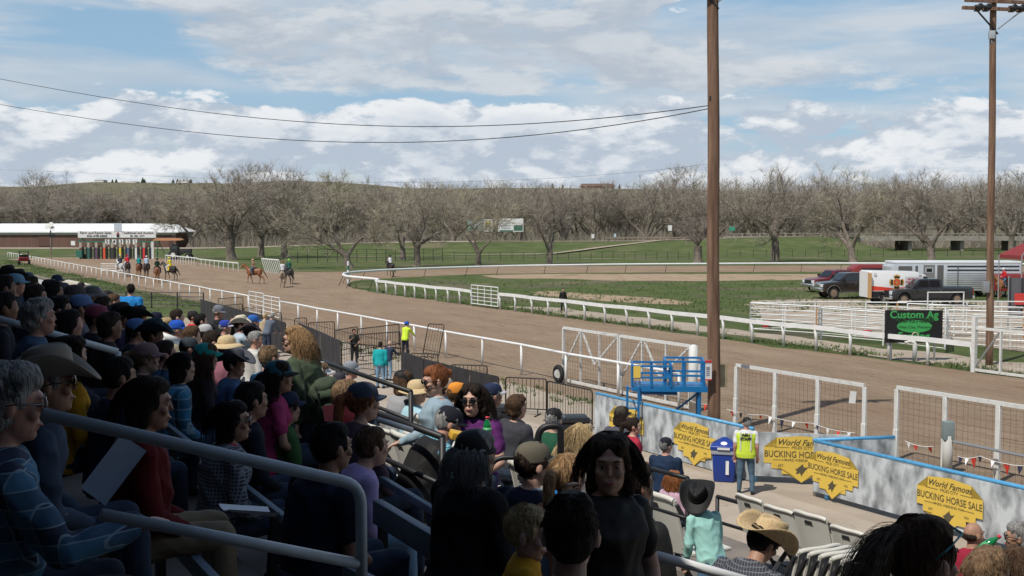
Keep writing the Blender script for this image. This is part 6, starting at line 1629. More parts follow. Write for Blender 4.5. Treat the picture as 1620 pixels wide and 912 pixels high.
def make_hat(kind, cols, Mh, root, near):
    col = cols[0] if isinstance(cols, list) else cols; col2 = cols[1] if isinstance(cols, list) else None
    m = cloth(col, .8) if kind not in ('straw', 'sunhat') else mat('straw_%d' % int(col[0]*99), col, .8, noise_amt=.12, nscale=60, bump=.4, bscale=120)
    if kind == 'cap':
        g = MB(); dome(g, .086, .107, .112, .024, -.012, Mh); h = g.build('cap', m, root, smooth=True)
        g = MB(); vs = []; n = 12
        for th in (0, -.006):
            for k in range(4):
                for i in range(n+1):
                    a = R(90+58*(1-2*i/n)); rr = 1+.72*k/3*math.sin(max(0, math.pi*(i+.6)/(n+1.2)))**.5; x = .086*math.cos(a)*(1+.1*k/3); y = -.012+.104*math.sin(a)*1.0+.062*k/3*math.sin(math.pi*(i+.8)/(n+1.6))
                    vs.append(Mh @ Vector((x, y, .050-.012*k/3-.020*(x/.08)**2*(.4+.6*k/3)+th)))
        K_ = n+1; fs = []
        for k in range(3):
            for i in range(n): a = k*K_+i; fs += [(a, a+1, a+K_+1, a+K_), (4*K_+a+K_, 4*K_+a+K_+1, 4*K_+a+1, 4*K_+a)]
        for i in range(n): a = 3*K_+i; fs.append((a, a+1, a+1+4*K_, a+4*K_))
        g.add(vs, fs); g.build('brim', cloth(col2) if col2 else m, h, smooth=True)
        if near >= 1:
            g = MB(); vs = [Mh @ Vector((.036*math.cos(a), -.012-.1115+.008*abs(math.cos(a))**2-.0*math.sin(a)+.018*max(0,math.sin(a))**2, .048+.036*math.sin(a))) for a in [math.pi*i/10 for i in range(11)]]; g.add(vs, [tuple(range(11))]); g.build('back_opening', mat('opening_dark', (.015,.012,.012)), h, recalc=False)
            g = MB(); g.lathe([(.006,0),(.005,.005)], (0,0,0), 8); g.v = [Mh @ (v+Vector((0,-.012,.134))) for v in g.v]; g.build('button', m, h)
        elif col2 and len(cols) > 2: pass
    elif kind in ('cowboy', 'straw', 'black_felt'):
        bw = .105 if near >= 1 else .10; g = MB(); n = 40; vs = []; K_ = 6
        for th in (0, -.006):
            for k in range(K_):
                f = k/(K_-1)
                for j in range(n):
                    t = 6.28318*j/n; rx = .086+bw*f*.88; ry = .104+bw*f; x = rx*math.cos(t); y = -.008+ry*math.sin(t)
                    z = .052+.095*f**1.6*abs(math.cos(t))**2.6-.030*f*abs(math.sin(t))**3; x *= 1-.10*f*f*abs(math.cos(t))**3
                    vs.append(Mh @ Vector((x, y, z+th)))
        fs = []; O_ = K_*n
        for k in range(K_-1):
            for j in range(n): a = k*n+j; b = k*n+(j+1) % n; fs += [(a, b, b+n, a+n), (O_+a+n, O_+b+n, O_+b, O_+a)]
        for j in range(n): a = (K_-1)*n+j; b = (K_-1)*n+(j+1) % n; fs.append((a, b, O_+b, O_+a))
        g.add(vs, fs); hb = g.build('brim', m, root, smooth=True)
        g = MB(); vs = []; pr_ = [(1,0),(1.0,.2),(.97,.5),(.93,.8),(.86,.95),(.74,1.0),(.45,.93),(.15,.82),(.03,.80)]
        for r, z in pr_:
            for j in range(n):
                t = 6.28318*j/n; s, c = math.sin(t), math.cos(t); pinch = 1-.16*max(0, s)*z*abs(c) ; H_ = .118
                zz = .050+z*H_-(.022*(z > .9)*math.exp(-(c*r/.35)**2))+.010*s*z*(1)
                vs.append(Mh @ Vector((.087*r*c*pinch*(1-.06*z), -.008+.105*r*s*(1-.05*z), zz)))
        k = len(pr_); fs = [(i*n+j, i*n+(j+1) % n, (i+1)*n+(j+1) % n, (i+1)*n+j) for i in range(k-1) for j in range(n)]+[tuple((k-1)*n+j for j in range(n))]
        g.add(vs, fs); g.build('crown', m, hb, smooth=True)
        g = MB(); ring = [Mh @ Vector((.0885*math.cos(6.28318*j/24), -.008+.1065*math.sin(6.28318*j/24), .066)) for j in range(24)]; g.tube(ring, .006, 6, closed=True); g.build('hat_band', cloth(tuple(c*.45 for c in col)), hb, smooth=True)
    elif kind == 'sunhat':
        g = MB(); dome(g, .09, .108, .10, .045, -.01, Mh); h = g.build('crown', m, root, smooth=True)
        g = MB(); vs = []; n = 28
        for th in (0, -.005):
            for k in range(3):
                for j in range(n): t = 6.28318*j/n; f = k/2; vs.append(Mh @ Vector(((.088+.10*f)*math.cos(t), -.01+(.106+.10*f)*math.sin(t), .052-.035*f*f+.008*math.sin(3*t)*f+th)))
        fs = []
        for k in range(2):
            for j in range(n): a = k*n+j; b = k*n+(j+1) % n; fs += [(a,b,b+n,a+n), (3*n+a+n,3*n+b+n,3*n+b,3*n+a)]
        for j in range(n): a = 2*n+j; b = 2*n+(j+1) % n; fs.append((a,b,3*n+b,3*n+a))
        g.add(vs, fs); g.build('brim', m, h, smooth=True)
    elif kind in ('beanie', 'helmet', 'hood'):
        k = {'beanie': (.088,.108,.12,.018), 'helmet': (.105,.125,.12,.03), 'hood': (.098,.112,.13,.0)}[kind]
        g = MB(); dome(g, k[0], k[1], k[2], k[3], -.015, Mh); h = g.build({'beanie': 'beanie', 'helmet': 'helmet', 'hood': 'hood'}[kind], m, root, smooth=True)
        if kind == 'beanie':
            g = MB(); ring = [Mh @ Vector((.090*math.cos(6.28318*j/24), -.015+.110*math.sin(6.28318*j/24), .030)) for j in range(24)]; g.tube(ring, .012, 6, closed=True); g.build('cuff', m, h, smooth=True)
def strands(Mh, n, L_, r0, wave, seed, thick=.0022, hat=None):
    r = random.Random(seed); g = MB()
    for _ in range(n):
        th = r.uniform(0, 2*math.pi); ph = r.uniform(.05, 1.45)
        # direction on the scalp, kept off the face
        x, y, z = math.sin(ph)*math.cos(th), math.sin(ph)*math.sin(th), math.cos(ph)
        if y > .15 and ph > .95: y = -y
        if hat: z = min(z, .12+.1*r.random())
        p = Vector((x*.083, -.026+y*.098, .03+z*.104)); side = Vector((x, y*.8, 0)); side = side.normalized() if side.length > .05 else Vector((0,-1,0))
        pts = [p]; v = (Vector((x, y, z))*.10+Vector((math.copysign(max(.35, abs(x)), x), min(-.25, y), 0))*.8).normalized() if y > -.3 else (Vector((x, y, z))*.12+side*.7).normalized(); l = L_*r.uniform(.6, 1.1); k = 7; phs = r.uniform(0, 6.28); q = p.copy(); wv = r.uniform(.7, 1.3)
        for i in range(k):
            f = (i+1)/k; v = (v+Vector((0,0,-.55))).normalized(); q = q+v*l/k
            # stay outside the skull and neck
            rad = Vector((q.x/.083, (q.y+.024)/.10)); 
            hz = max(.25, 1-((q.z-.03)/.108)**2)**.5 if q.z > .03 else 1.0
            if rad.length < hz*1.02 and q.z > -.13: q.x = rad.x/rad.length*.0865*hz; q.y = rad.y/rad.length*.104*hz-.024
            if q.y > .02 and q.z < .085: q.y = .02-(q.y-.02)*.3; q.x = math.copysign(max(abs(q.x), .080), q.x)
            o = Vector((math.cos(phs+f*9*wv), math.sin(phs+f*9*wv), 0))*wave*f; pts.append(q+o)
        g.tube([Mh @ p_ for p_ in pts], [thick*(1-.6*i/len(pts)) for i in range(len(pts))], 3, caps=False)
    return g
def make_hair(kind, colr, Mh, root, near, seed, hat=None, L_=None):
    m = hair_mat(colr); vx = .010 if near >= 1 else .018; P_ = []
    if kind == 'bald': return
    if kind == 'fringe':
        P_ = [prim_ell((0,-.040,-.005), (.082,.080,.052))]
    else:
        P_ = [prim_ell((0,-.030,.030), (.083,.096,.106)), ]+([prim_ell((s*.037,.012,.084), (.044,.070,.052)) for s in (-1, 1)] if kind in ('long', 'curly') else [prim_ell((0,.004,.082), (.073,.078,.056))])+[prim_ell((s*.070,.018,.030), (.014,.030,.048)) for s in (-1, 1)]
    tail_ = None
    if kind in ('long', 'curly', 'bob'):
        b = {'long': -.30, 'curly': -.22, 'bob': -.14}[kind]; fat = {'long': 1.0, 'curly': 1.18, 'bob': .92}[kind]
        if L_: b = -L_
        P_ += [prim_loft([(0,-.035,.06,.080*fat,.075*fat), (0,-.042,-.02,.090*fat,.072*fat), (0,-.052,-.11,.098*fat,.060*fat), (0,-.062,b*.6-.05,.096*fat,.052*fat), (0,-.066,b,.070*fat,.034*fat)][::-1])]
        for s in (-1, 1): P_.append(prim_capsule((s*.074,-.012,.03), (s*.084*fat,-.010,b*.55), .024*fat, .020*fat))
        if kind == 'curly': P_[0] = prim_ell((0,-.034,.030), (.094,.104,.112))
    if kind == 'puff': P_ = [prim_ell((0,-.034,.034), (.092,.102,.110)), prim_ell((0,.006,.086), (.076,.080,.060)), prim_ell((0,-.05,-.03), (.084,.080,.070))]
    if kind == 'bun': P_.append(prim_ell((0,-.128,.045), (.034,.032,.034)))
    if kind == 'pony': P_ += [prim_capsule((0,-.11,.055), (0,-.165,.03), .028, .034), prim_capsule((0,-.165,.03), (0,-.175,-.10), .036, .032), prim_capsule((0,-.175,-.10), (0,-.150,-.26), .032, .012)]
    wr = {'curly': .014, 'puff': .009, 'long': .006, 'bob': .005}.get(kind, .0035)
    me = blob(xf(P_, Mh), vx, 3, wr, 22 if kind in ('curly', 'puff') else 30, seed)
    h = put('hair', me, m, root)
    if near >= 1:
        n, l, w, th = {'long': (620, .36, .007, .0015), 'curly': (900, .29, .017, .0024), 'bob': (420, .2, .004, .0014), 'puff': (620, .075, .009, .0018), 'bun': (260, .07, .001, .0011), 'pony': (300, .08, .001, .0012), 'short': (260, .035, .001, .0012), 'fringe': (0,0,0,0)}.get(kind, (0,0,0,0))
        if L_ and l > .1: l = L_+.04
        if n and not (hat and kind in ('short', 'bun')):
            g = strands(Mh, int(n*(1.3 if near >= 2 else .6)), l, 0, w, seed, thick=th, hat=hat); g.build('strands', m, h, smooth=True, recalc=False)
    return h
def torso_secs(g, fem, belly, infl=0):
    w = 1.0
    S_ = [(-.09,.150,.105),(0,.168,.118),(.12,.150 if not fem else .130,.110+belly),(.25,.156 if not fem else .140,.112+belly*.8),(.37,.172 if not fem else .155,.118+(.015 if fem else 0)),(.455,.165 if not fem else .148,.100),(.505,.100,.072),(.535,.060,.056)]
    return [(0, (.012 if fem and z == .37 else 0)+(belly*.5 if .1 < z < .3 else 0), z, (rx+infl)*g, (ry+infl)*g) for z, rx, ry in S_]

_cnt = [0]
def person(label, H, floor, pose='sit', bf=60, hf=None, pitch=0, roll=0, lean=None, slean=0, skin='fair', hair=('short','brown'), hat=None, shirt=((.1,.1,.1),'long'), pants=(.035,.05,.08), near=0, fem=False, build=1.0, belly=0, glasses=None, arms=None, group=None, jacket=None, mouth=True, kid=None, shoes=(.02,.02,.02), spread=1, height=None, collar=None, shirt_mat=None, hairlen=None, eyes=True):
    """H: world position of the head centre. Builds a seated, standing or riding figure under it."""
    _cnt[0] += 1; sd = _cnt[0]; hf = bf if hf is None else hf
    dz = H.z-floor
    if lean is None: lean = {'sit': 8, 'stand': 2, 'ride': 12, 'lean': 38}[pose]
    up = .69   # hip to head centre with a straight back
    ca = math.cos(R(lean))*math.cos(R(slean))
    if pose in ('stand', 'lean'): s = dz/(.905+up*ca); s = max(.5, min(1.12, s)); hipz = dz/s-up*ca
    elif pose == 'ride': s = kid or 1.0; hipz = 0
    else:
        s = kid or 1.0; hipz = dz/s-up*ca; 
        if hipz > .60: s = dz/(.60+up*ca); hipz = .60
        if hipz < .40 and dz > .8: s = max(.72, dz/(.40+up*ca)); hipz = dz/s-up*ca
    if kid: s = min(s, kid)
    T = Matrix.Translation((0,0,hipz)) @ rotd(-lean, 'X') @ rotd(slean, 'Y')
    nk = T @ Vector((0,.0,.52)); hd0 = T @ Vector((0,.022,.66))
    Mh = Matrix.Translation(hd0) @ rotd(-(hf-bf), 'Z') @ rotd(-pitch, 'X') @ rotd(roll, 'Y')
    hscale = 1.0 if not kid else 1.0/max(.6, s)**.55
    Mh = Mh @ Matrix.Scale(hscale*1.04, 4)
    # root so that the head lands on H
    rz = -R(bf); Rm = Matrix.Rotation(rz, 3, 'Z'); off = Rm @ (hd0*s)
    root = Vector((H.x-off.x, H.y-off.y, floor if pose != 'ride' else H.z-off.z))
    t = thing('person', label, 'person', root, rz, group); t.scale = (s, s, s)
    fl = 0.0 if pose != 'ride' else -9
    sh = [T @ Vector((sx*(.172 if not fem else .152)*build, 0, .440)) for sx in (-1, 1)]
    hp = [Vector((sx*.085, 0, hipz-.01)) for sx in (-1, 1)]
    # legs
    if pose in ('stand', 'lean'):
        L1 = hipz*.50; kn = [Vector((sx*.10*spread, .035 if sx > 0 else -.01, hipz-L1)) for sx in (-1, 1)]
        an = [Vector((sx*.115*spread, (-.03 if sx > 0 else .02), .085)) for sx in (-1, 1)]
    elif pose == 'ride':
        kn = [Vector((sx*.30, .30, hipz-.24)) for sx in (-1, 1)]; an = [Vector((sx*.33, .12, hipz-.66)) for sx in (-1, 1)]
    else:
        kz = max(.46, min(hipz+.03, .58))
        kn = [Vector((sx*.12, .43, kz)) for sx in (-1, 1)]; an = [Vector((sx*.13, .40+.05*(sx > 0), .085)) for sx in (-1, 1)]
    # arms
    a = arms or {'sit': 'lap', 'stand': 'down', 'ride': 'rein', 'lean': 'rail'}[pose]
    EL = {'down': ((.235,-.03,.17), (.24,.05,-.06)), 'lap': ((.235,.06,.18), (.08,.30,.05)), 'rein': ((.22,.08,.20), (.07,.33,.16)), 'rail': ((.22,.22,.30), (.18,.42,.22)), 'phone': ((.20,.20,.24), (.05,.34,.40)), 'eat': ((.20,.20,.28), (.03,.30,.52)), 'hat': ((.30,.20,.46), (.14,.16,.66)), 'fwd': ((.22,.22,.32), (.16,.46,.34)), 'crossed': ((.23,.08,.2), (-.02,.22,.24))}
    def armof(key, sx):
        if isinstance(key, tuple) and isinstance(key[0], tuple): e, w = key
        else: e, w = EL[key]
        return T @ Vector((sx*e[0], e[1], e[2])), T @ Vector((sx*w[0], w[1], w[2]))
    ak = a if isinstance(a, list) else [a, a]
    AR = [armof(ak[i], (-1, 1)[i]) for i in range(2)]
    # keep proportions of the arm
    for i in range(2):
        e, w = AR[i]; e = sh[i]+(e-sh[i]).normalized()*.285; w = e+(w-e).normalized()*.25; AR[i] = (e, w)
    vb = {0: .017, 1: .0105, 2: .0072}[near]; sk = SKIN[skin]
    P_ = xf([prim_loft(torso_secs(build, fem, belly, -.012))], T)+[prim_capsule(T @ Vector((0,.0,.48)), T @ Vector((0,.014,.60)), .056 if not fem else .048, .052 if not fem else .045)]
    P_ += xf(head_prims(near), Mh)
    for i, sx in enumerate((-1, 1)):
        e, w = AR[i]; b = build*(1 if not fem else .88)
        P_ += [prim_capsule(sh[i], e, .050*b, .040*b), prim_capsule(e, w, .040*b, .027*b)]+hand_prims(w, (w-e), Vector((0,0,1)), near, .55, -sx)
        P_ += [prim_capsule(hp[i], kn[i], .078*build, .052), prim_capsule(kn[i], an[i], .052, .036), prim_capsule(an[i], an[i]+Vector((0,.12,-.045)), .036, .028)]
    put('body', blob(P_, vb, 3), sk, t)
    # clothes
    scol, slv = shirt; sm_ = shirt_mat or cloth(scol); vc = {0: .02, 1: .013, 2: .010}[near]; inf = .010
    Q = xf([prim_loft(torso_secs(build, fem, belly, inf)[:-1]+[(0,0,.528,.072,.066)])], T)
    for i in range(2):
        e, w = AR[i]; b = build*(1 if not fem else .9)
        if slv == 'long': Q += [prim_capsule(sh[i], e, .064*b, .052*b), prim_capsule(e, e.lerp(w, .92), .052*b, .038*b)]
        elif slv == 'short': Q += [prim_capsule(sh[i], sh[i].lerp(e, .62), .066*b, .060*b)]
        elif slv == 'vest': Q += [prim_capsule(sh[i], sh[i].lerp(e, .05), .055*b, .052*b)]
    so = put('shirt' if not jacket else 'jacket', blob(Q, vc, 3, (.004,.008,.012)[near], 11, sd), sm_, t)
    if collar:
        g = MB(); ring = [T @ Vector((.066*math.cos(q), .004+.062*math.sin(q), .515+.012*math.cos(q*2))) for q in [6.28318*j/20 for j in range(20)]]; g.tube(ring, .013, 6, closed=True); g.build('collar', collar if not isinstance(collar, tuple) else cloth(collar), so, smooth=True)
    if jacket == 'sleeves':   # sleeves of another colour under a vest
        pass
    Q = [prim_loft([(0,0,hipz-.10,.15*build,.11*build),(0,0,hipz-.02,.165*build,.125*build+belly*.6),(0,0,hipz+.05,.160*build,.120*build+belly*.6)])]
    for i in range(2): Q += [prim_capsule(hp[i], kn[i], .092*build, .068), prim_capsule(kn[i], an[i]+Vector((0,0,.02)), .066, .052)]
    put('trousers', blob(Q, vc, 3, .006 if near else 0, 12, sd+7), cloth(pants) if isinstance(pants, tuple) else pants, t)
    for i in range(2):
        q = blob([prim_capsule(an[i]+Vector((0,-.03,-.035)), an[i]+Vector((0,.15,-.048)), .043, .036), prim_capsule(an[i], an[i]+Vector((0,0,-.03)), .045, .043)], .012, 2); put('shoe', q, cloth(shoes, .6), t)
    if hair: make_hair(hair[0], hair[1], Mh, t, near, sd, hat, hairlen)
    if hat: make_hat(hat[0], hat[1], Mh, t, near)
    if near >= 1 and eyes:
        for s_ in (-1, 1):
            vs, fs = prim_ell((s_*.031,.0775,.012), (.0125,.009,.0056)); g = MB(); g.add([Mh @ v for v in vs], fs); eo = g.build('eye', eyew, t, smooth=True)
            vs, fs = prim_ell((s_*.031,.0850,.012), (.0058,.0030,.0054)); g = MB(); g.add([Mh @ v for v in vs], fs); g.build('iris', eyed, eo, smooth=True)
        g = MB(); g.tube([Mh @ Vector(p) for p in ((-.024,.082,-.0535),(-.012,.0925,-.053),(0,.0945,-.0545),(.012,.0925,-.053),(.024,.082,-.0535))], [.002,.0052,.0062,.0052,.002], 6); g.build('mouth', lipm, t, smooth=True)
        for s_ in (-1, 1): g = MB(); g.tube([Mh @ Vector(p) for p in ((s_*.016,.0915,.034),(s_*.030,.0925,.040),(s_*.048,.0815,.034))], [.003,.0035,.0015], 5); g.build('eyebrow', hair_mat(hair[1] if hair else 'brown'), t, smooth=True)
    if glasses:
        g = MB()
        for s_ in (-1, 1):
            vs, fs = prim_ell((s_*.034,.098,.012), (.028,.006,.020)); g.add([Mh @ v for v in vs], fs)
            g.tube([Mh @ Vector(p) for p in ((s_*.060,.094,.018),(s_*.086,.01,.016),(s_*.086,-.02,.008))], .003, 5)
        g.tube([Mh @ Vector((-.012,.104,.016)), Mh @ Vector((.012,.104,.016))], .003, 5); gl = g.build('glasses', shade_m if glasses == 'sun' else mat('clear_glasses', (.12,.11,.11), .15), t, smooth=True)
    t['_joints'] = 0
    del t['_joints']
    W = lambda v: root+Rm @ (Vector(v)*s)
    return dict(root=t, wrist=[W(AR[0][1]), W(AR[1][1])], hand=[W(AR[i][1]+(AR[i][1]-AR[i][0]).normalized()*.09) for i in range(2)], s=s, T=T, W=W, Mh=Mh, hipz=hipz, sh=sh, AR=AR, shirt=so, kn=[W(k) for k in kn])
def solve(px, py, Yg, h0, tol=.09, ytol=.10):
    best = None
    for i in range(101):
        Y = Yg*(.82+.36*i/100); p = at(px, py, Y); v = uv_of(p)[1]; f = floor_z(v)
        c = ((Y-Yg)/Yg/ytol)**2+((p.z-f-h0)/tol)**2
        if best is None or c < best[0]: best = (c, p, f)
    return best[1], best[2]
CHAIRS_UNDER = []
def P_(label, px, py, Y, pose='sit', h0=None, under=False, floor=None, **k):
    if h0 is None: h0 = 1.22 if pose == 'sit' else (1.60 if pose == 'stand' else 1.35)
    hfix = k.pop('hfix', None)
    if hfix: H = at(px, py, Y); f = H.z-hfix; floor = f
    elif floor is not None: H = at(px, py, Y); f = floor
    else: H, f = solve(px, py, Y, h0)
    if pose == 'sit' and H.z-f > 1.42 and floor is None: pose = 'stand'; under = False; k['arms'] = k.get('arms') or 'lap'
    if pose == 'stand' and H.z-f < 1.38 and 'kid' not in k: k['lean'] = max(k.get('lean') or 0, 24)
    r = person(label, H, f, pose, **k); 
    if under: CHAIRS_UNDER.append((r['root'].location.copy(), k.get('bf', 60), r['s']))
    return r
# ============================================================ the crowd (pixel of the head, distance from its size)
K0 = (.012,.012,.014)
bf = 60
# ---- near, in the shade of the roof
plaid_blue = plaid('plaid_blue', (.05,.16,.28), (.20,.29,.37), 17, .08, dark=(.02,.03,.07))
r = P_('older person with wavy grey hair and glasses in a blue plaid shirt holding a paper', 18, 626, 3.6, bf=58, hf=66, pitch=8, skin='ruddy', hair=('puff','grey'), shirt=((.1,.2,.3),'long'), shirt_mat=plaid_blue, pants=(.02,.025,.04), near=2, build=1.12, belly=.03, glasses='clear', arms=['lap', ((.25,.20,.22),(.17,.44,.30))])
def sheet_between(a, b, c, label, name='paper_sheet', m=None):
    """thin bent sheet: a-b long edge, a-c short edge"""
    g = MB(); n = 8; nn = (b-a).cross(c-a).normalized(); vs = []
    for th in (0, .002):
        for i in range(n+1):
            f = i/n
            for e in (0, 1): vs.append((b-a)*e+(c-a)*f+nn*(.012*math.sin(f*3.1)*(1+e)+th))
    O_ = 2*(n+1); fs = []
    for i in range(n): q = 2*i; fs += [(q, q+2, q+3, q+1), (O_+q+1, O_+q+3, O_+q+2, O_+q)]
    g.add(vs, fs); o = g.build(name, m or mat('paper', (.62,.66,.72), .7), smooth=True); o.location = a; return tag(o, label, 'paper')
def paper(p, label, size=(.20,.27), rot=(0,0,0), name='paper_sheet', m=None, fold=.02):
    g = MB(); n = 8; vs = []
    for th in (0, .0025):
        for i in range(n+1):
            for j in (0, 1): x = size[0]*(i/n-.5); vs.append((x, size[1]*(j-.5), fold*math.sin(i/n*3.1)+th))
    O_ = 2*(n+1); fs = []
    for i in range(n): a = 2*i; fs += [(a, a+2, a+3, a+1), (O_+a+1, O_+a+3, O_+a+2, O_+a)]
    g.add(vs, fs); o = g.build(name, m or mat('paper', (.62,.66,.72), .7), smooth=True); o.location = p; o.rotation_euler = tuple(R(a) for a in rot); tag(o, label, 'paper'); return o
pl = r['hand'][1]; sheet_between(at(127,772,pl.y+.02), at(192,687,pl.y+.10), at(166,800,pl.y-.04)+Vector((.0,0,-.0)), 'folded white programme sheet held by the grey haired person in plaid')
P_('man in a tan cowboy hat and sunglasses behind the grey haired person', 78, 598, 5.0, bf=62, hf=70, skin='tan', hair=('short','grey'), hat=('cowboy', (.34,.30,.25)), shirt=((.05,.07,.11),'long'), near=2, glasses='sun')
P_('woman with long dark hair in a mustard yellow top seen from behind', 112, 556, 7.0, bf=48, hf=42, hair=('long','dark'), shirt=((.62,.30,.015),'long'), near=1, fem=True, build=1.1)
r = P_('person with thick black hair in a dark red top and khaki trousers', 238, 630, 5.3, bf=68, hf=76, pitch=6, skin='tan', hair=('bob','dark'), shirt=((.11,.008,.010),'long'), pants=khaki, near=2, build=1.12, belly=.03, hairlen=.15)
sheet_between(at(346,797,4.05), at(424,802,4.25), at(362,806,3.85), 'white programme sheet lying on the lap beside the khaki trousers')
P_('dark haired person in navy seated just left of the red top', 190, 590, 8.0, bf=55, hair=('short','black'), shirt=((.015,.02,.045),'long'), skin='tan', near=1)
P_('person in a faded pink grey cap seen in profile', 233, 562, 9.4, bf=62, hf=78, hair=('pony','lightbrown'), hat=('cap', (.22,.14,.15)), shirt=((.06,.05,.05),'long'), near=1)
P_('person with black hair in a blue plaid shirt and brown fleece vest', 289, 577, 10.2, bf=62, hf=55, hair=('bob','black'), shirt=((.1,.1,.1),'long'), shirt_mat=plaid('plaid_teal', (.04,.22,.38), (.25,.38,.46), 12, .12, dark=(.02,.05,.10)), near=1, build=1.05, hairlen=.1)
P_('person in a teal green cap turned backwards', 326, 562, 10.4, bf=60, hf=48, hair=('long','brown'), hat=('cap', (.015,.27,.25)), shirt=((.03,.025,.03),'long'), near=1, fem=True)
P_('man in a dark grey cowboy hat and blue shirt, mid crowd', 372, 573, 10.8, bf=68, hf=100, skin='tan', hair=('short','dark'), hat=('cowboy', (.075,.080,.095)), shirt=((.06,.12,.24),'long'), near=1, build=1.1)
P_('woman in a teal and black cap with a pink shirt', 442, 592, 9.4, bf=65, hf=82, skin='tan', hair=('long','dark'), hat=('cap', [(.03,.12,.16),(.015,.015,.02)]), shirt=((.42,.05,.15),'short'), near=1, fem=True)
P_('person with flat black hair behind the woman in the knitted top', 400, 628, 8.2, bf=58, hair=('short','black'), skin='tan', shirt=((.02,.02,.03),'long'), near=1)
P_('woman with black hair and glasses in a dark knitted top with pink scarf', 370, 660, 6.5, bf=62, hf=80, skin='tan', hair=('bob','black'), shirt=((.1,.1,.1),'long'), shirt_mat=plaid('knit', (.035,.035,.05), (.22,.24,.28), 44, .38), collar=(.5,.08,.12), glasses='clear', near=2, fem=True, build=1.12)
P_('person in a navy cap and green shirt', 455, 640, 9.2, bf=55, hf=50, hair=('pony','dark'), hat=('cap', (.02,.03,.07)), shirt=((.05,.13,.045),'short'), near=1)
P_('broad man with cropped black hair in a navy shirt, lower centre left', 527, 700, 5.8, bf=50, hf=50, skin='tan', hair=('short','black'), shirt=((.012,.016,.035),'short'), near=2, build=1.28, belly=.04)
P_('woman with a long auburn ponytail and slate cap in a mauve shirt', 576, 630, 7.8, bf=48, hf=62, hair=('pony','auburn'), hat=('cap', (.04,.055,.085)), shirt=((.085,.055,.075),'long'), near=2, fem=True, build=1.08, h0=1.36)
P_('long grey haired man in a black beanie and black coat', 754, 712, 6.3, bf=50, hf=58, hair=('long','grey'), hat=('beanie', K0), shirt=((.010,.010,.012),'long'), near=2, build=1.2, hairlen=.17)
P_('man in an olive tan cap and navy jacket with a pale collar', 846, 728, 6.2, bf=48, hf=66, hair=('short','dark'), hat=('cap', (.13,.115,.085)), shirt=((.012,.016,.035),'long'), collar=(.25,.35,.45), near=2, build=1.15)
r = P_('woman with shoulder length dark hair in a black t shirt facing the viewer', 965, 724, 4.9, h0=1.3, bf=150, hf=186, pitch=4, lean=2, hair=('long','darkbrown'), shirt=(K0,'short'), near=2, fem=True, build=1.08, hairlen=.20, arms=[((.24,.02,.17),(.20,.14,-.04)), ((.30,.18,.27),(.42,.40,.27))])
P_('man with cropped dark hair in a light blue t shirt, bottom centre', 903, 832, 3.75, bf=10, hf=4, pitch=-2, hair=('short','dark'), shirt=((.07,.20,.33),'short'), near=2, build=1.12)
P_('small child in mustard sleeves with a pink cuff raising one arm', 836, 838, 4.3, hfix=1.0, pose='stand', bf=85, hf=105, pitch=12, kid=.70, hair=('short','blond'), shirt=((.60,.30,.02),'long'), near=2, arms=[((.20,.18,.66),(.10,.24,.86)), 'lap'])
r = P_('woman with a dark high ponytail and turquoise sunglasses on her head, bottom right', 1462, 872, 3.05, bf=46, hf=64, pitch=4, hair=('pony','brown'), shirt=((.03,.03,.035),'long'), near=2, fem=True)
# her ponytail streams to the left, with turquoise sunglasses pushed up
def ponytail():
    Mh = r['Mh']; root = r['root']; rr = random.Random(3); g = MB(); inv = root.matrix_world
    for _ in range(650):
        a = rr.uniform(0, 6.28); q = rr.random()**.5*.022; p = Vector((math.cos(a)*q, -.105+math.sin(a)*q*.5, .085+math.sin(a)*q)); v = Vector((rr.gauss(-.15,.25), -1, rr.gauss(.45,.25))).normalized(); pts = [p]; l = rr.uniform(.14, .30)
        for i in range(8): v = (v+Vector((rr.gauss(-.02,.05), 0, -.42))).normalized(); p = p+v*l/8; pts.append(p)
        g.tube([Mh @ x for x in pts], [.0009*(1-.08*i) for i in range(9)], 3, caps=False)
    g.build('ponytail', mat('hair_soft_black', (.085,.06,.045), .55, col2=(.30,.24,.19), nscale=40, spec=.3), root, smooth=True, recalc=False)
    g = MB(); tq = mat('turquoise_frame', (.05,.30,.36), .3)
    for s in (-1, 1): g.tube([Mh @ Vector(x) for x in ((s*.070,.065,.095),(s*.086,.0,.060),(s*.084,-.05,.030))], .0032, 6)
    g.tube([Mh @ Vector((-.07,.065,.095)), Mh @ Vector((0,.075,.108)), Mh @ Vector((.07,.065,.095))], .0035, 6); g.build('sunglasses', tq, root, smooth=True)
ponytail()
P_('woman with dark curls in a black jacket, left of the black cowboy hat', 1006, 762, 6.6, bf=40, hf=62, skin='tan', hair=('puff','dark'), shirt=((.018,.016,.016),'long'), jacket=1, near=1, fem=True, build=1.15)
P_('woman with a honey blond clip held ponytail behind the dark woman', 900, 748, 5.9, bf=50, hf=40, hair=('pony','honey'), shirt=((.35,.16,.10),'short'), near=1, fem=True)
P_('person with brown hair at the bottom right corner, only the crown showing', 1566, 902, 5.6, bf=50, hf=60, hair=('puff','lightbrown'), shirt=((.1,.1,.1),'long'), near=1)
P_('bald man in a dark red shirt by the painted panel at the right', 1541, 842, 11.5, bf=50, hf=75, skin='tan', hair=('fringe','dark'), shirt=((.30,.02,.045),'short'), near=1, h0=1.1)
r2 = P_('grey haired person in sunglasses drinking from a green bottle, right edge', 1610, 846, 8.6, bf=-60, hf=-72, skin='tan', hair=('puff','grey'), shirt=((.05,.05,.04),'long'), near=1, glasses='sun', arms=['lap', 'eat'])
P_('person with long brown curls at the right edge below the drinker', 1612, 888, 7.8, bf=50, hf=50, hair=('curly','brown'), shirt=((.04,.04,.03),'long'), near=1)
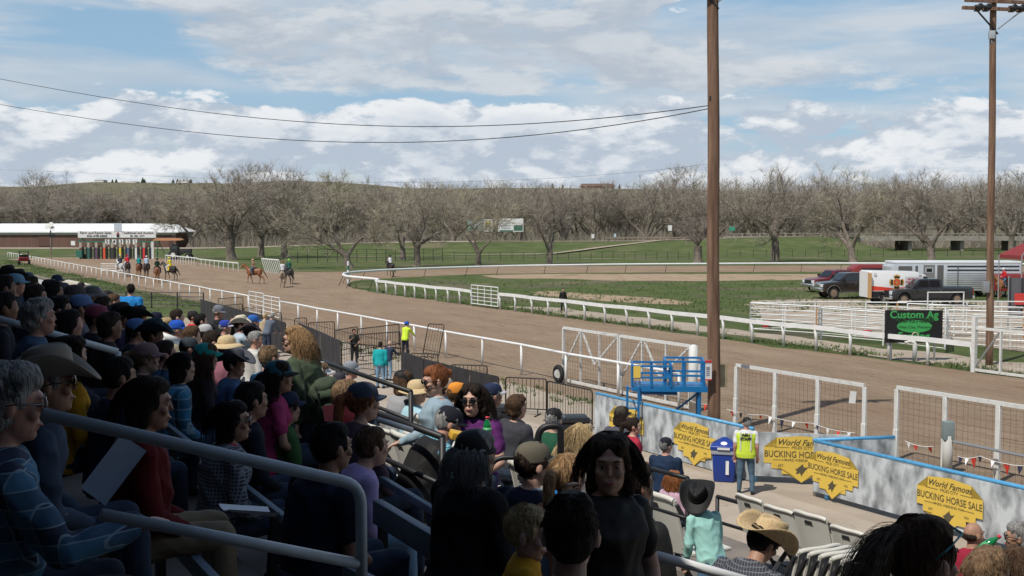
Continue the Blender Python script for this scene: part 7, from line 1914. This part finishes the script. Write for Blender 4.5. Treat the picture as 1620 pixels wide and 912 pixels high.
# ---- lit middle of the picture
r = P_('standing woman in a green army jacket with long curly light brown hair', 465, 534, 10.1, pose='stand', hfix=1.5, bf=-75, hf=-98, lean=14, hair=('curly','honey'), shirt=((.075,.10,.06),'long'), jacket=1, near=2, fem=True, build=1.25, glasses='sun', arms='down')
g = blob([prim_ell((0,0,0), (.17,.12,.24)), prim_ell((0,-.10,-.06), (.13,.07,.14)), prim_ell((.02,-.02,.17), (.12,.09,.08))], .014, 3, .012, 12, 3)
o = put('backpack', g, cloth((.065,.085,.055)), None); o.location = at(518,640,9.8); o.rotation_euler = (R(8),R(-14),R(20)); tag(o, 'green canvas backpack slung behind the curly haired woman', 'backpack')
g = MB(); g.tube([(-.08,-.13,.22),(-.09,-.16,.05),(-.08,-.17,-.12)], .008, 6); g.tube([(.08,-.13,.22),(.09,-.16,.05),(.08,-.17,-.12)], .008, 6); g.build('strap', cloth((.03,.04,.03)), o)
g = put('flap', blob([prim_ell((0,-.09,.12), (.13,.07,.05))], .014, 2, .006, 20, 5), cloth((.05,.07,.045)), o)
P_('man with greying hair in a bright light blue shirt', 427, 563, 10.6, bf=40, hf=45, skin='ruddy', hair=('short','lightbrown'), shirt=((.22,.50,.72),'long'), near=1)
r = P_('smiling standing woman with an auburn bun and sunglasses in a pale denim jacket', 688, 598, 9.0, pose='stand', h0=1.55, bf=-95, hf=-112, pitch=10, hair=('bun','auburn'), shirt=((.30,.40,.47),'long'), jacket=1, near=2, fem=True, build=1.12, glasses='sun', arms=['down', ((.22,.10,.22),(.30,.34,.10))], collar=(.34,.44,.50))
r = P_('woman with dark wavy hair and sunglasses in a purple polo holding a phone', 747, 628, 9.4, h0=1.25, bf=192, hf=196, hair=('curly','dark'), shirt=((.12,.025,.14),'short'), collar=(.14,.03,.16), near=2, fem=True, build=1.08, glasses='sun', arms=[((.24,.12,.20),(.06,.28,.10)), ((.20,.16,.22),(.10,.32,.34))], hairlen=.2)
ph = MB(); ph.box((0,0,0), (.075,.010,.15)); o = ph.build('phone', mat('phone', (.12,.12,.13), .2), bevel=.004); o.location = r['hand'][1]+Vector((0,-.02,.03)); o.rotation_euler = (R(-25),R(18),R(10)); tag(o, 'dark mobile phone in the hand of the woman in purple', 'phone')
def bottle(p, label, s=1):
    t = thing('soda_bottle', label, 'bottle', p); gb = mat('green_bottle', (.01,.20,.06), .12, spec=.8)
    g = MB(); g.lathe([(.030*s,0),(.034*s,.01),(.034*s,.07),(.031*s,.09),(.034*s,.11),(.032*s,.14),(.014*s,.185),(.013*s,.20)], n=16); g.build('body', gb, t, smooth=True)
    g = MB(); g.lathe([(.0345*s,.045),(.0345*s,.10)], n=16); g.build('label_band', mat('green_label', (.10,.42,.16), .4), t, smooth=True)
    g = MB(); g.lathe([(.016*s,.198),(.016*s,.222)], n=12); g.build('bottle_cap', mat('cap_red', (.65,.03,.06), .4), t, smooth=True); return t
_b = bottle(at(771,690,8.0), 'green soda bottle with a red cap held by the woman in purple', 1.0); _b.scale = (.85,.85,.62)
b = bottle(r2['hand'][1]+Vector((-.05,-.02,-.02)), 'dark green bottle tilted at the mouth of the grey haired drinker', 1.0); b.rotation_euler = (0, R(55), 0)
vest = P_('man in a black cap and black vest over a teal checked shirt eating', 710, 664, 9.0, hfix=1.12, bf=62, hf=72, pitch=22, lean=26, skin='ruddy', hair=('short','grey'), hat=('cap', (.02,.02,.022)), shirt=((.5,.5,.5),'long'), shirt_mat=plaid('check_teal', (.18,.46,.55), (.03,.08,.12), 38, .22), pants=(.03,.035,.05), near=2, build=1.18, belly=.03, arms=[((.24,.22,.22),(.03,.36,.42)), ((.24,.22,.20),(.03,.36,.40))])
put('vest', blob(xf([prim_loft(torso_secs(1.2, False, .035, .022)[:-1])]+[prim_capsule((s*.15,0,.44), (s*.17,0,.43), .062, .060) for s in (-1, 1)], vest['T']), .012, 3, .006, 10, 4), cloth((.016,.016,.018)), vest['root'])
g = MB(); g.box((0,0,0), (.13,.09,.05)); o = g.build('snack_carton', mat('carton_yellow', (.72,.42,.05), .5), bevel=.008); o.location = at(727,690,7.55); o.rotation_euler = (R(10),R(15),R(20)); tag(o, 'small yellow snack carton in the hands of the man in the black vest', 'carton')
g = put('napkin', blob([prim_ell((0,0,0), (.05,.03,.04)), prim_ell((.03,.01,-.03), (.03,.03,.03))], .01, 1, .012, 30, 2), mat('napkin_white', (.75,.75,.75), .8), None); g.location = at(726,706,7.5); tag(g, 'crumpled white napkin below the yellow snack carton', 'napkin')
P_('man in a navy and white cap with a black shirt', 780, 622, 11.0, bf=60, hf=66, skin='ruddy', hair=('short','grey'), hat=('cap', [(.02,.03,.07),(.5,.5,.52)]), shirt=((.015,.015,.017),'long'), near=1, under=True)
P_('person with curly brown hair in a charcoal hoodie', 819, 641, 11.2, bf=60, hf=52, hair=('puff','brown'), shirt=((.055,.055,.065),'long'), near=1, build=1.25, belly=.03, collar=(.05,.05,.06), under=True)
P_('person in a black and grey cap and dark green shirt', 877, 661, 12.5, bf=45, hf=38, hair=('short','grey'), hat=('cap', [(.015,.015,.018),(.35,.36,.38)]), shirt=((.02,.09,.05),'long'), near=1, under=True)
P_('blond child in a bright blue and white top', 894, 672, 10.6, h0=1.12, bf=55, hf=62, kid=.85, hair=('puff','blond'), shirt=((.03,.22,.62),'long'), near=1)
P_('woman with long blond hair beside the blond child', 920, 690, 9.8, bf=50, hf=40, hair=('long','blond'), shirt=((.4,.4,.4),'long'), near=1, fem=True)
P_('person in a dark brown cap and slate t shirt facing the wall', 984, 655, 17.5, pose='stand', bf=35, hf=55, slean=0, hair=('long','dark'), hat=('cap', (.06,.05,.04)), shirt=((.085,.085,.11),'short'), near=0, build=1.1, hairlen=.12)
P_('girl in a crimson open shoulder top with a dark ponytail', 1003, 672, 17.0, pose='stand', h0=1.5, bf=70, hf=95, hair=('pony','dark'), shirt=((.42,.03,.06),'short'), pants=(.02,.02,.03), near=0, fem=True, under=False)
P_('child with light brown hair in a blue and coral shirt', 1019, 704, 14.6, h0=1.1, bf=50, hf=70, kid=.8, hair=('puff','lightbrown'), shirt=((.10,.22,.40),'short'), near=0)
P_('man in a black cap and navy t shirt seated by the wall', 1054, 703, 15.8, bf=30, hf=52, skin='ruddy', hair=('short','grey'), hat=('cap', (.02,.02,.025)), shirt=((.018,.035,.075),'short'), near=1, build=1.15, h0=1.2)
P_('ginger haired child in a pale pink jacket', 1066, 735, 13.4, h0=1.0, bf=45, hf=30, kid=.8, hair=('curly','ginger'), shirt=((.58,.38,.46),'long'), near=1, hairlen=.13)
boy = P_('boy in a big black cowboy hat and mint shirt leaning over a chair', 1105, 785, 9.2, pose='stand', h0=1.15, bf=-30, hf=-160, pitch=38, lean=18, skin='fair', hair=('short','dark'), hat=('cowboy', (.016,.016,.018)), shirt=((.34,.62,.56),'long'), pants=(.10,.19,.30), near=2, kid=.90, arms=[((.22,.05,.2),(.18,.22,.02)), ((.24,.10,.18),(.20,.30,.02))])
straw = P_('man in a straw cowboy hat and dark checked shirt bending forward', 1208, 850, 7.0, bf=50, hf=64, pitch=30, roll=10, lean=30, skin='tan', hair=('short','black'), hat=('straw', (.60,.44,.24)), shirt=((.1,.1,.1),'long'), shirt_mat=plaid('check_dark', (.035,.038,.05), (.16,.17,.19), 48, .18), pants=(.03,.04,.06), near=2, build=1.15)
# ---- the man in the high visibility vest
hv = P_('man in a yellow high visibility vest and black cap walking by the wall', 1181, 668, 23.8, pose='stand', floor=0.0, bf=15, hf=-20, skin='ruddy', hair=('short','grey'), hat=('cap', (.015,.015,.017)), shirt=((.68,.68,.70),'short'), pants=(.085,.14,.20), near=1, build=1.12, spread=1.25)
hvm = mat('vest_lime', (.62,.80,.06), .6); put('vest', blob(xf([prim_loft(torso_secs(1.14, False, .01, .028)[:-2])]+[prim_capsule((s*.12,0,.46), (s*.14,0,.40), .05, .05) for s in (-1, 1)], hv['T']), .014, 2, .004, 8, 2), hvm, hv['root'])
for zz, w in ((.43, 'ABH'), (.34, 'STAFF')):
    q = text_mesh('lettering', w, .085, inkm, hv['root'], hv['T'] @ frame(Vector((0,-.172,zz)), (1,0,0)), bold=.006, align='CENTER')
g = MB(); 
for s in (-.11, .11): g.box((s,-.150,.28), (.03,.02,.40))
for v in g.v: v[:] = hv['T'] @ v
g.build('reflective_strip', mat('reflective', (.6,.65,.55), .3), hv['root'])
# ---- people standing beyond the seats
P_('man in a black shirt standing in the small fenced enclosure', 560, 524, 46, pose='stand', floor=0, bf=175, hf=150, skin='tan', hair=('short','dark'), shirt=(K0,'short'), pants=(.03,.03,.04), arms=['lap','phone'])
P_('person in a lime vest and blue hood leaning on the track rail', 644, 512, 48.5, pose='lean', floor=0, bf=30, hf=60, lean=12, hair=('short','dark'), hat=('hood', (.02,.10,.42)), shirt=((.62,.85,.06),'long'), pants=(.02,.025,.035))
P_('man in a teal jacket and light jeans with his back turned', 602, 545, 39.5, pose='stand', floor=0, bf=12, hf=8, hair=('short','dark'), shirt=((.015,.36,.38),'long'), pants=denim_l, build=1.15)
P_('bald man in a slate jacket beside the teal jacket', 617, 543, 41.5, pose='lean', floor=0, bf=35, hf=40, lean=8, hair=('fringe','grey'), shirt=((.035,.05,.09),'long'), pants=denim_l)
P_('man with a grey cap and long black coat standing above the lit seats', 346, 492, 24.5, pose='stand', bf=100, hf=100, pitch=14, skin='ruddy', hair=('short','grey'), hat=('cap', (.16,.17,.20)), shirt=((.018,.018,.02),'long'), pants=(.02,.02,.02), near=1, build=1.15, arms='eat')
P_('person in a tan jacket leaning on the black screen', 420, 500, 50, pose='lean', floor=0, bf=25, lean=20, hair=('short','blond'), shirt=((.38,.30,.20),'long'))
P_('man in a slate jacket leaning beside the tan jacket', 431, 500, 49, pose='lean', floor=0, bf=35, lean=24, hair=('short','grey'), shirt=((.11,.13,.17),'long'), build=1.1)
P_('man in dark clothes standing on the infield behind the rail', 891, 458, 74.5, pose='stand', floor=0, bf=170, hair=('short','black'), shirt=(K0,'long'), pants=(.02,.02,.03))
P_('man in a bright blue t shirt standing at the end of the seats', 207, 457, 25, pose='stand', bf=10, hf=-20, skin='tan', hair=('short','black'), shirt=((.02,.22,.56),'short'), near=1, build=1.25)
for k in range(1):
    q = MB(); 
# ---- lit heads on the left
LIT = [
 ('man in a royal blue cap and navy jacket in the lit seats', 357, 516, 22, dict(bf=60,hf=80,skin='ruddy',hair=('short','grey'),hat=('cap',[(.03,.06,.35),(.5,.5,.55)]),shirt=((.02,.04,.10),'long'))),
 ('man in a cream cowboy hat and pale blue shirt shading his eyes', 381, 512, 20, dict(bf=62,hf=80,skin='ruddy',hair=('short','dark'),hat=('cowboy',(.62,.56,.44)),shirt=((.48,.58,.66),'long'),arms=['lap','eat'])),
 ('man in a black cowboy hat beside the cream hat', 396, 524, 18.5, dict(bf=60,hf=85,skin='tan',hair=('short','black'),hat=('cowboy',(.03,.03,.03)),shirt=((.04,.05,.07),'long'))),
 ('person in a blue cap just above the black cowboy hat', 401, 508, 24, dict(bf=60,hair=('short','ginger'),hat=('cap',(.03,.12,.40)),shirt=((.5,.48,.42),'long'))),
 ('man with grey hair in a white shirt seen in profile', 405, 535, 16.5, dict(bf=60,hf=88,skin='ruddy',hair=('short','grey'),shirt=((.60,.58,.54),'long'))),
 ('person in a pale straw sunhat behind the dark grey cowboy hat', 360, 546, 14, dict(bf=50,hair=('short','brown'),hat=('sunhat',(.66,.50,.28)),shirt=((.3,.12,.16),'short'))),
 ('woman with dark curly hair in a white top', 338, 537, 14.5, dict(bf=60,hf=70,skin='fair',hair=('puff','dark'),shirt=((.6,.6,.6),'short'),fem=True)),
 ('person in a black and white cap near the curly haired woman', 326, 524, 17.5, dict(bf=60,hf=75,skin='tan',hair=('short','dark'),hat=('cap',[(.5,.5,.5),(.02,.02,.03)]),shirt=((.05,.05,.05),'long'))),
 ('young man with tousled brown hair in a pale blue shirt', 305, 529, 15, dict(bf=55,hf=60,hair=('puff','brown'),shirt=((.45,.60,.75),'short'))),
 ('older man in a bright blue cap and camouflage shirt', 281, 519, 15.5, dict(bf=60,hf=72,skin='ruddy',hair=('short','grey'),hat=('cap',(.02,.10,.52)),shirt=((.32,.28,.20),'long'))),
 ('person with short blond hair in a coral shirt', 264, 513, 17.5, dict(bf=58,hf=60,hair=('puff','blond'),shirt=((.75,.18,.13),'short'),fem=True)),
 ('person with dark brown hair above the bright blue cap', 281, 500, 19, dict(bf=60,hf=70,hair=('short','dark'),shirt=((.60,.16,.12),'short'))),
 ('person in a dark cap and scarlet shirt', 306, 500, 22, dict(bf=60,hf=82,skin='ruddy',hair=('short','dark'),hat=('cap',(.03,.03,.03)),shirt=((.62,.03,.04),'short'))),
 ('man in a black cap with his back to the yard', 248, 503, 19, dict(bf=60,hf=72,skin='ruddy',hair=('short','grey'),hat=('cap',(.015,.02,.035)),shirt=((.12,.10,.09),'long'))),
 ('dark haired person beside the scarlet shirt', 318, 506, 22, dict(bf=60,hair=('short','black'),shirt=(K0,'long'))),
 ('person with brown hair in a white top right of the curly haired woman', 486, 545, 16, dict(bf=45,hair=('puff','lightbrown'),shirt=((.58,.57,.54),'short'))),
 ('person in a white cap with long light brown hair', 505, 590, 10.5, dict(bf=50,hf=62,hair=('long','lightbrown'),hat=('cap',(.68,.68,.68)),shirt=((.2,.1,.1),'long'),fem=True)),
 ('child wearing dark headphones over short hair', 538, 578, 18, dict(bf=60,hair=('short','brown'),hat=('beanie',(.05,.05,.06)),shirt=((.25,.22,.2),'long'),kid=.85)),
 ('person with grey cap near the headphones', 556, 583, 17, dict(bf=60,hf=80,skin='ruddy',hair=('short','grey'),hat=('cap',(.25,.27,.3)),shirt=((.3,.28,.22),'long'))),
 ('person in a small black hat and grey hoodie with brown hair', 640, 601, 13.5, dict(bf=60,hf=75,hair=('long','brown'),hat=('cap',(.02,.02,.02)),shirt=((.35,.35,.36),'long'),hairlen=.12)),
 ('person in a pale blue shirt and wide straw hat', 661, 617, 12, dict(bf=60,hf=70,hair=('short','grey'),hat=('sunhat',(.66,.54,.34)),shirt=((.40,.62,.70),'long'))),
 ('person in a beige cap behind the auburn bun', 704, 612, 14.5, dict(bf=60,hair=('short','brown'),hat=('cap',(.42,.36,.28)),shirt=((.2,.2,.2),'long'))),
 ('person in an orange cap left of the purple polo', 724, 620, 14, dict(bf=60,hair=('short','brown'),hat=('cap',(.75,.28,.04)),shirt=((.3,.25,.2),'long'))),
 ('person with brown hair holding a red folder beside the auburn ponytail', 549, 622, 8.6, dict(bf=55,hair=('puff','lightbrown'),shirt=((.55,.10,.10),'long'))),
 ('person in light jeans with lilac sleeves, face hidden by the mauve shirt', 590, 700, 6.9, dict(bf=62,lean=20,hair=('short','brown'),shirt=((.42,.34,.60),'long'),pants=denim_l,near=1)),
]
for lb, px, py, Y, k in LIT: k.setdefault('near', 0); P_(lb, px, py, Y, under=(Y > 10), **k)
p_ = at(541, 660, 8.2); paper(p_, 'red folder on the lap below the white chair', (.26,.20), (50,0,20), name='red_folder', m=mat('folder_red', (.65,.06,.06), .5))
# ---- shaded heads on the left
DK = [
 ('black cowboy hat man at the upper left edge, left of two', 13, 434, 17, dict(hat=('cowboy',K0),hair=('short','black'))),
 ('black cowboy hat man at the upper left edge, right of two', 29, 441, 16, dict(hat=('cowboy',(.02,.02,.02)),hair=('short','black'))),
 ('person in a pale blue patterned cap at the left edge', 26, 447, 11.5, dict(hat=('cap',(.16,.30,.42)),hair=('short','brown'),hf=75)),
 ('dark haired person in the left corner, upper head', 8, 452, 10, dict(hair=('short','black'))),
 ('dark haired person in the left corner, lower head looking right', 8, 482, 8, dict(hair=('short','black'),skin='brown',hf=62)),
 ('person in a blue grey cap behind the pale blue cap', 45, 440, 17, dict(hat=('cap',(.06,.09,.15)),hair=('short','dark'))),
 ('person with wavy dark hair and blue collar near the left', 51, 450, 13, dict(hair=('puff','dark'),shirt=((.12,.18,.28),'long'))),
 ('person in a navy baseball cap against the white parapet', 91, 444, 19, dict(hat=('cap',(.02,.04,.08)),hair=('short','grey'),hf=35,skin='ruddy')),
 ('dark haired head left of the navy cap on the parapet', 78, 452, 15, dict(hair=('short','dark'))),
 ('black haired head in front of the navy baseball cap', 86, 458, 12.5, dict(hair=('bob','black'),hairlen=.08)),
 ('person in a slate knit cap right of the navy cap', 101, 458, 14.5, dict(hat=('beanie',(.06,.07,.10)),hair=('short','dark'))),
 ('person in a brown sunhat with a soft brim', 120, 468, 11.5, dict(hat=('sunhat',(.055,.045,.04)),hair=('short','dark'))),
 ('man in a blue trucker cap with white shoulders', 130, 483, 9.2, dict(hat=('cap',[(.12,.20,.38),(.05,.08,.16)]),hair=('short','dark'),hf=72,skin='tan',shirt=((.12,.12,.15),'long'))),
 ('grey haired person in a striped blue shirt seen from behind', 64, 496, 7.2, dict(hair=('puff','grey'),near=1,shirt_mat=plaid('stripes_blue', (.05,.10,.18), (.35,.42,.5), 30, .0001),shirt=((.1,.1,.1),'short'))),
 ('person in a maroon cap with sunglasses', 155, 500, 9.4, dict(hat=('cap',(.22,.05,.08)),hair=('short','dark'),skin='tan',glasses='sun',hf=85)),
 ('tall black cowboy hat near the blue t shirt', 192, 498, 10.5, dict(hat=('cowboy',K0),hair=('short','black'),shirt=((.05,.045,.10),'long'))),
 ('black felt hat directly below the blue t shirt', 219, 503, 10.8, dict(hat=('cowboy',(.014,.014,.016)),hair=('short','black'))),
 ('person in a light blue cap under the black felt hat', 217, 520, 9.6, dict(hat=('cap',(.07,.15,.33)),hair=('short','dark'),skin='tan')),
 ('man in a large dark teal cowboy hat facing right', 243, 526, 9.2, dict(hat=('cowboy',(.025,.045,.06)),hair=('short','black'),hf=80,skin='brown')),
 ('dark haired person behind the cuffed light sleeves', 112, 508, 8.2, dict(hair=('bob','black'),hairlen=.1,shirt=((.02,.02,.03),'long'))),
 ('person with purple flowered cap near the dark pipe fence', 152, 464, 16, dict(hat=('cap',[(.20,.16,.30),(.06,.05,.12)]),hair=('short','dark'))),
 ('person in a plaid bucket hat near the dark pipe fence', 147, 466, 14, dict(hat=('sunhat',(.10,.10,.10)),hair=('short','dark'))),
 ('person in a black cap looking down by the dark pipe fence', 170, 470, 17.5, dict(hat=('cap',K0),hair=('short','dark'),shirt=((.35,.33,.36),'short'))),
 ('dark haired person below the plaid bucket hat', 165, 482, 13, dict(hair=('puff','dark'),skin='tan')),
 ('person in grey brown hair right of the black cap', 181, 476, 15, dict(hair=('puff','brown'))),
 ('person in a small dark hat peeking over the white parapet', 129, 452, 30, dict(hat=('cap',(.03,.02,.02)),hair=('short','dark'),shirt=((.5,.5,.5),'short'))),
 ('dark haired person in brown beside the dark teal hat', 176, 512, 9.8, dict(hair=('puff','dark'),shirt=((.04,.03,.03),'long'))),
 ('dark haired person in a blue collar under the pale cap', 58, 466, 9.6, dict(hair=('bob','dark'),hairlen=.08,shirt=((.03,.05,.09),'long'))),
 ('dark haired person in black between the trucker cap and grey hair', 96, 486, 8.8, dict(hair=('short','black'),shirt=(K0,'long'))),
 ('person in a dark blue shirt left of the black haired plaid shirt', 262, 556, 9.6, dict(hair=('short','dark'),shirt=((.03,.07,.14),'long'))),
 ('person in a dark cap and grey vest behind the mauve knit', 300, 548, 12.5, dict(hat=('cap',(.04,.05,.06)),hair=('short','dark'))),
]
for lb, px, py, Y, k in DK:
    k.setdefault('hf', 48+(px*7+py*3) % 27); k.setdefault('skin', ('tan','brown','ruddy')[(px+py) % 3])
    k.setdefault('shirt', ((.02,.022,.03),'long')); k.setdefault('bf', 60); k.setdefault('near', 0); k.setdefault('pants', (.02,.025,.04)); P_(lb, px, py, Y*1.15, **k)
for p, b, s in CHAIRS_UNDER: chair(p, -R(60), 'white folding chair with a spectator sitting on it', 'occupied white folding chairs')

# ============================================================ horses and riders
def horse(px, py, heading, coat, mane, label, rider=None, z=0, phase=0., blaze=False, pad=None, legc=None):
    p = G(px, py); t = thing('horse', label, 'horse', p, -R(heading))
    q = []
    S_ = [(-.76,1.27,.12,.16),(-.62,1.24,.25,.30),(-.35,1.20,.29,.33),(0,1.15,.29,.34),(.32,1.16,.27,.34),(.56,1.20,.23,.32),(.74,1.26,.13,.20)]
    M_ = Matrix(((1,0,0,0),(0,0,1,0),(0,-1,0,0),(0,0,0,1))).inverted()
    n = 18; vs = []; 
    for y, zc, rx, rz in S_:
        for j in range(n): a = 6.28318*j/n; vs.append(Vector((rx*math.cos(a), y, zc+rz*math.sin(a))))
    k = len(S_); q.append((vs, [(i*n+j, (i+1)*n+j, (i+1)*n+(j+1) % n, i*n+(j+1) % n) for i in range(k-1) for j in range(n)]+[tuple(range(n)), tuple((k-1)*n+j for j in range(n-1,-1,-1))]))
    q += [prim_capsule((0,.55,1.32), (0,.92,1.66), .20, .125), prim_capsule((0,.92,1.66), (0,1.08,1.82), .125, .105), prim_ell((0,.60,1.18), (.20,.22,.28)),
          prim_capsule((0,1.08,1.84), (0,1.25,1.72), .105, .085), prim_capsule((0,1.25,1.72), (0,1.47,1.52), .080, .055), prim_ell((0,1.14,1.72), (.065,.09,.10))]
    for s in (-1, 1): q.append(prim_capsule((s*.06,1.04,1.92), (s*.07,1.05,2.02), .028, .010, 8, 2))
    for i, s in enumerate((-1, 1)):
        a = math.sin(phase+i*math.pi)*.30; b = math.sin(phase+(1-i)*math.pi+.4)*.26; lift = max(0, math.cos(phase+i*math.pi))*.16
        kn = Vector((s*.15,.50+a*.5,.60+lift*.6)); ft = Vector((s*.15,.48+a-(lift*.9),.15+lift))
        q += [prim_ell((s*.15,.48,1.02), (.10,.15,.22)), prim_capsule((s*.15,.50,.98), kn, .095, .055), prim_capsule(kn, ft, .050, .036), prim_capsule(ft, ft+Vector((0,.05,-.10)), .038, .050)]
        st = Vector((s*.17,-.40+b*.3,.88)); hk = Vector((s*.15,-.76+b*.8,.58)); f2 = Vector((s*.15,-.72+b*1.15,.16)); q += [prim_ell((s*.15,-.52,1.10), (.14,.22,.28)), prim_capsule((s*.17,-.48,1.0), st, .15, .12), prim_capsule(st, hk, .10, .055), prim_capsule(hk, f2, .050, .038), prim_capsule(f2, f2+Vector((0,.05,-.11)), .040, .052)]
    put('body', blob(q, .03, 4), mat('coat_%s' % coat[0], coat[1], .5, noise_amt=.12, nscale=2), t)
    hm = cloth(mane)
    put('mane', blob([prim_capsule((0,.60,1.56), (0,.88,1.84), .05, .045), prim_capsule((0,.88,1.84), (0,1.08,1.97), .045, .03), prim_capsule((.09,.72,1.50), (.07,.95,1.78), .035, .03)], .025, 2, .01, 12), hm, t)
    put('tail', blob([prim_capsule((0,-.78,1.32), (0,-.98,1.12), .055, .075), prim_capsule((0,-.98,1.12), (.05,-1.18,.72), .078, .045), prim_capsule((.05,-1.18,.72), (.08,-1.30,.48), .045, .02)], .025, 2, .015, 10), hm, t)
    if blaze: put('blaze', blob([prim_capsule((0,1.22,1.82), (0,1.50,1.57), .028, .022)], .015, 1), white, t)
    put('saddle', blob([prim_ell((0,.05,1.50), (.22,.32,.06)), prim_capsule((0,.28,1.56), (0,.30,1.64), .04, .03), prim_capsule((-.14,-.22,1.55), (.14,-.22,1.55), .04, .04), prim_ell((.27,.05,1.22), (.03,.16,.26)), prim_ell((-.27,.05,1.22), (.03,.16,.26))], .025, 2), cloth(pad or (.05,.03,.02)), t)
    if rider:
        lb, k = rider; rt = Matrix.Rotation(-R(heading), 3, 'Z'); H = p+rt @ Vector((0,.08+.1,0))+Vector((0,0,1.62+.66)); k = dict(k); k.setdefault('bf', heading); k.setdefault('hair', ('short','dark'))
        person(lb, H, p.z, pose='ride', **k)
    return t
CH = ('chestnut', (.24,.085,.035)); BAY = ('dark_bay', (.045,.024,.016)); DK_ = ('black_brown', (.022,.017,.015)); GRY = ('grey', (.52,.51,.50)); BUCK = ('buckskin', (.36,.27,.18)); SOR = ('sorrel', (.30,.12,.05))
horse(191, 438, -38, GRY, (.4,.4,.4), 'grey horse at the left of the group walking to the starting gate', ('rider in a pale blue helmet and dark vest on the grey horse', dict(hat=('helmet',(.35,.50,.66)),shirt=((.05,.06,.09),'long'),pants=(.5,.5,.5))), phase=.5)
horse(202, 437, -25, BAY, K0, 'dark bay horse just right of the grey horse', ('rider in red with white breeches near the grey horse', dict(hat=('helmet',(.6,.03,.05)),shirt=((.60,.03,.05),'long'),pants=(.7,.7,.7))), phase=1.7)
horse(220, 440, -12, CH, (.12,.05,.03), 'chestnut horse carrying the rider in teal', ('rider in a teal shirt and teal helmet', dict(hat=('helmet',(.02,.22,.24)),shirt=((.02,.24,.26),'long'))), phase=.2)
horse(232, 440, -12, BAY, K0, 'dark bay horse carrying the rider in pale blue', ('rider in a pale blue shirt and white helmet', dict(hat=('helmet',(.75,.75,.75)),shirt=((.45,.55,.68),'long'))), phase=2.4)
horse(249, 447, -14, SOR, (.12,.05,.03), 'sorrel horse carrying the rider in black and green', ('rider in a black and green vest', dict(hat=('helmet',K0),shirt=((.015,.03,.02),'long'))), phase=1.1)
horse(270, 444, -62, DK_, K0, 'dark brown horse carrying the rider in yellow', ('rider in a bright yellow jacket and yellow helmet', dict(hat=('helmet',(.75,.62,.05)),shirt=((.75,.66,.06),'long'),pants=(.7,.7,.7))), phase=2.9, pad=(.7,.45,.04))
horse(403, 449, -86, CH, (.22,.10,.05), 'chestnut horse with a white blaze trotting left across the track', ('rider with a blue backpack on the trotting chestnut horse', dict(hat=('helmet',(.6,.35,.25)),shirt=((.45,.25,.17),'short'),pants=denim)), phase=.9, blaze=True)
horse(447, 455, -8, BUCK, (.08,.06,.05), 'buckskin horse seen from behind in the middle of the track', ('rider in a white vest on the buckskin horse', dict(hat=('helmet',(.30,.12,.08)),shirt=((.60,.60,.62),'short'),pants=(.2,.2,.2))), phase=0)
horse(458, 450, -28, DK_, K0, 'dark horse right behind the buckskin horse', ('rider in a lime green helmet and dark green shirt', dict(hat=('helmet',(.20,.75,.05)),shirt=((.03,.12,.09),'long'))), phase=2.2)
horse(618, 438.5, -30, DK_, K0, 'black horse standing behind the infield rail tip', ('rider in a white shirt on the black horse behind the rail', dict(hat=('cowboy',(.05,.04,.04)),shirt=((.72,.72,.75),'long'),pants=K0)), phase=.6)
horse(1590, 473, -100, SOR, (.35,.22,.12), 'brown horse at the right edge beside the hanging banner', ('rider in a scarlet shirt and white cap at the right edge', dict(hat=('cap',(.7,.7,.7)),shirt=((.62,.03,.04),'long'),pants=denim)), phase=.3)
print('people', _cnt[0], 'objects', len(bpy.data.objects))
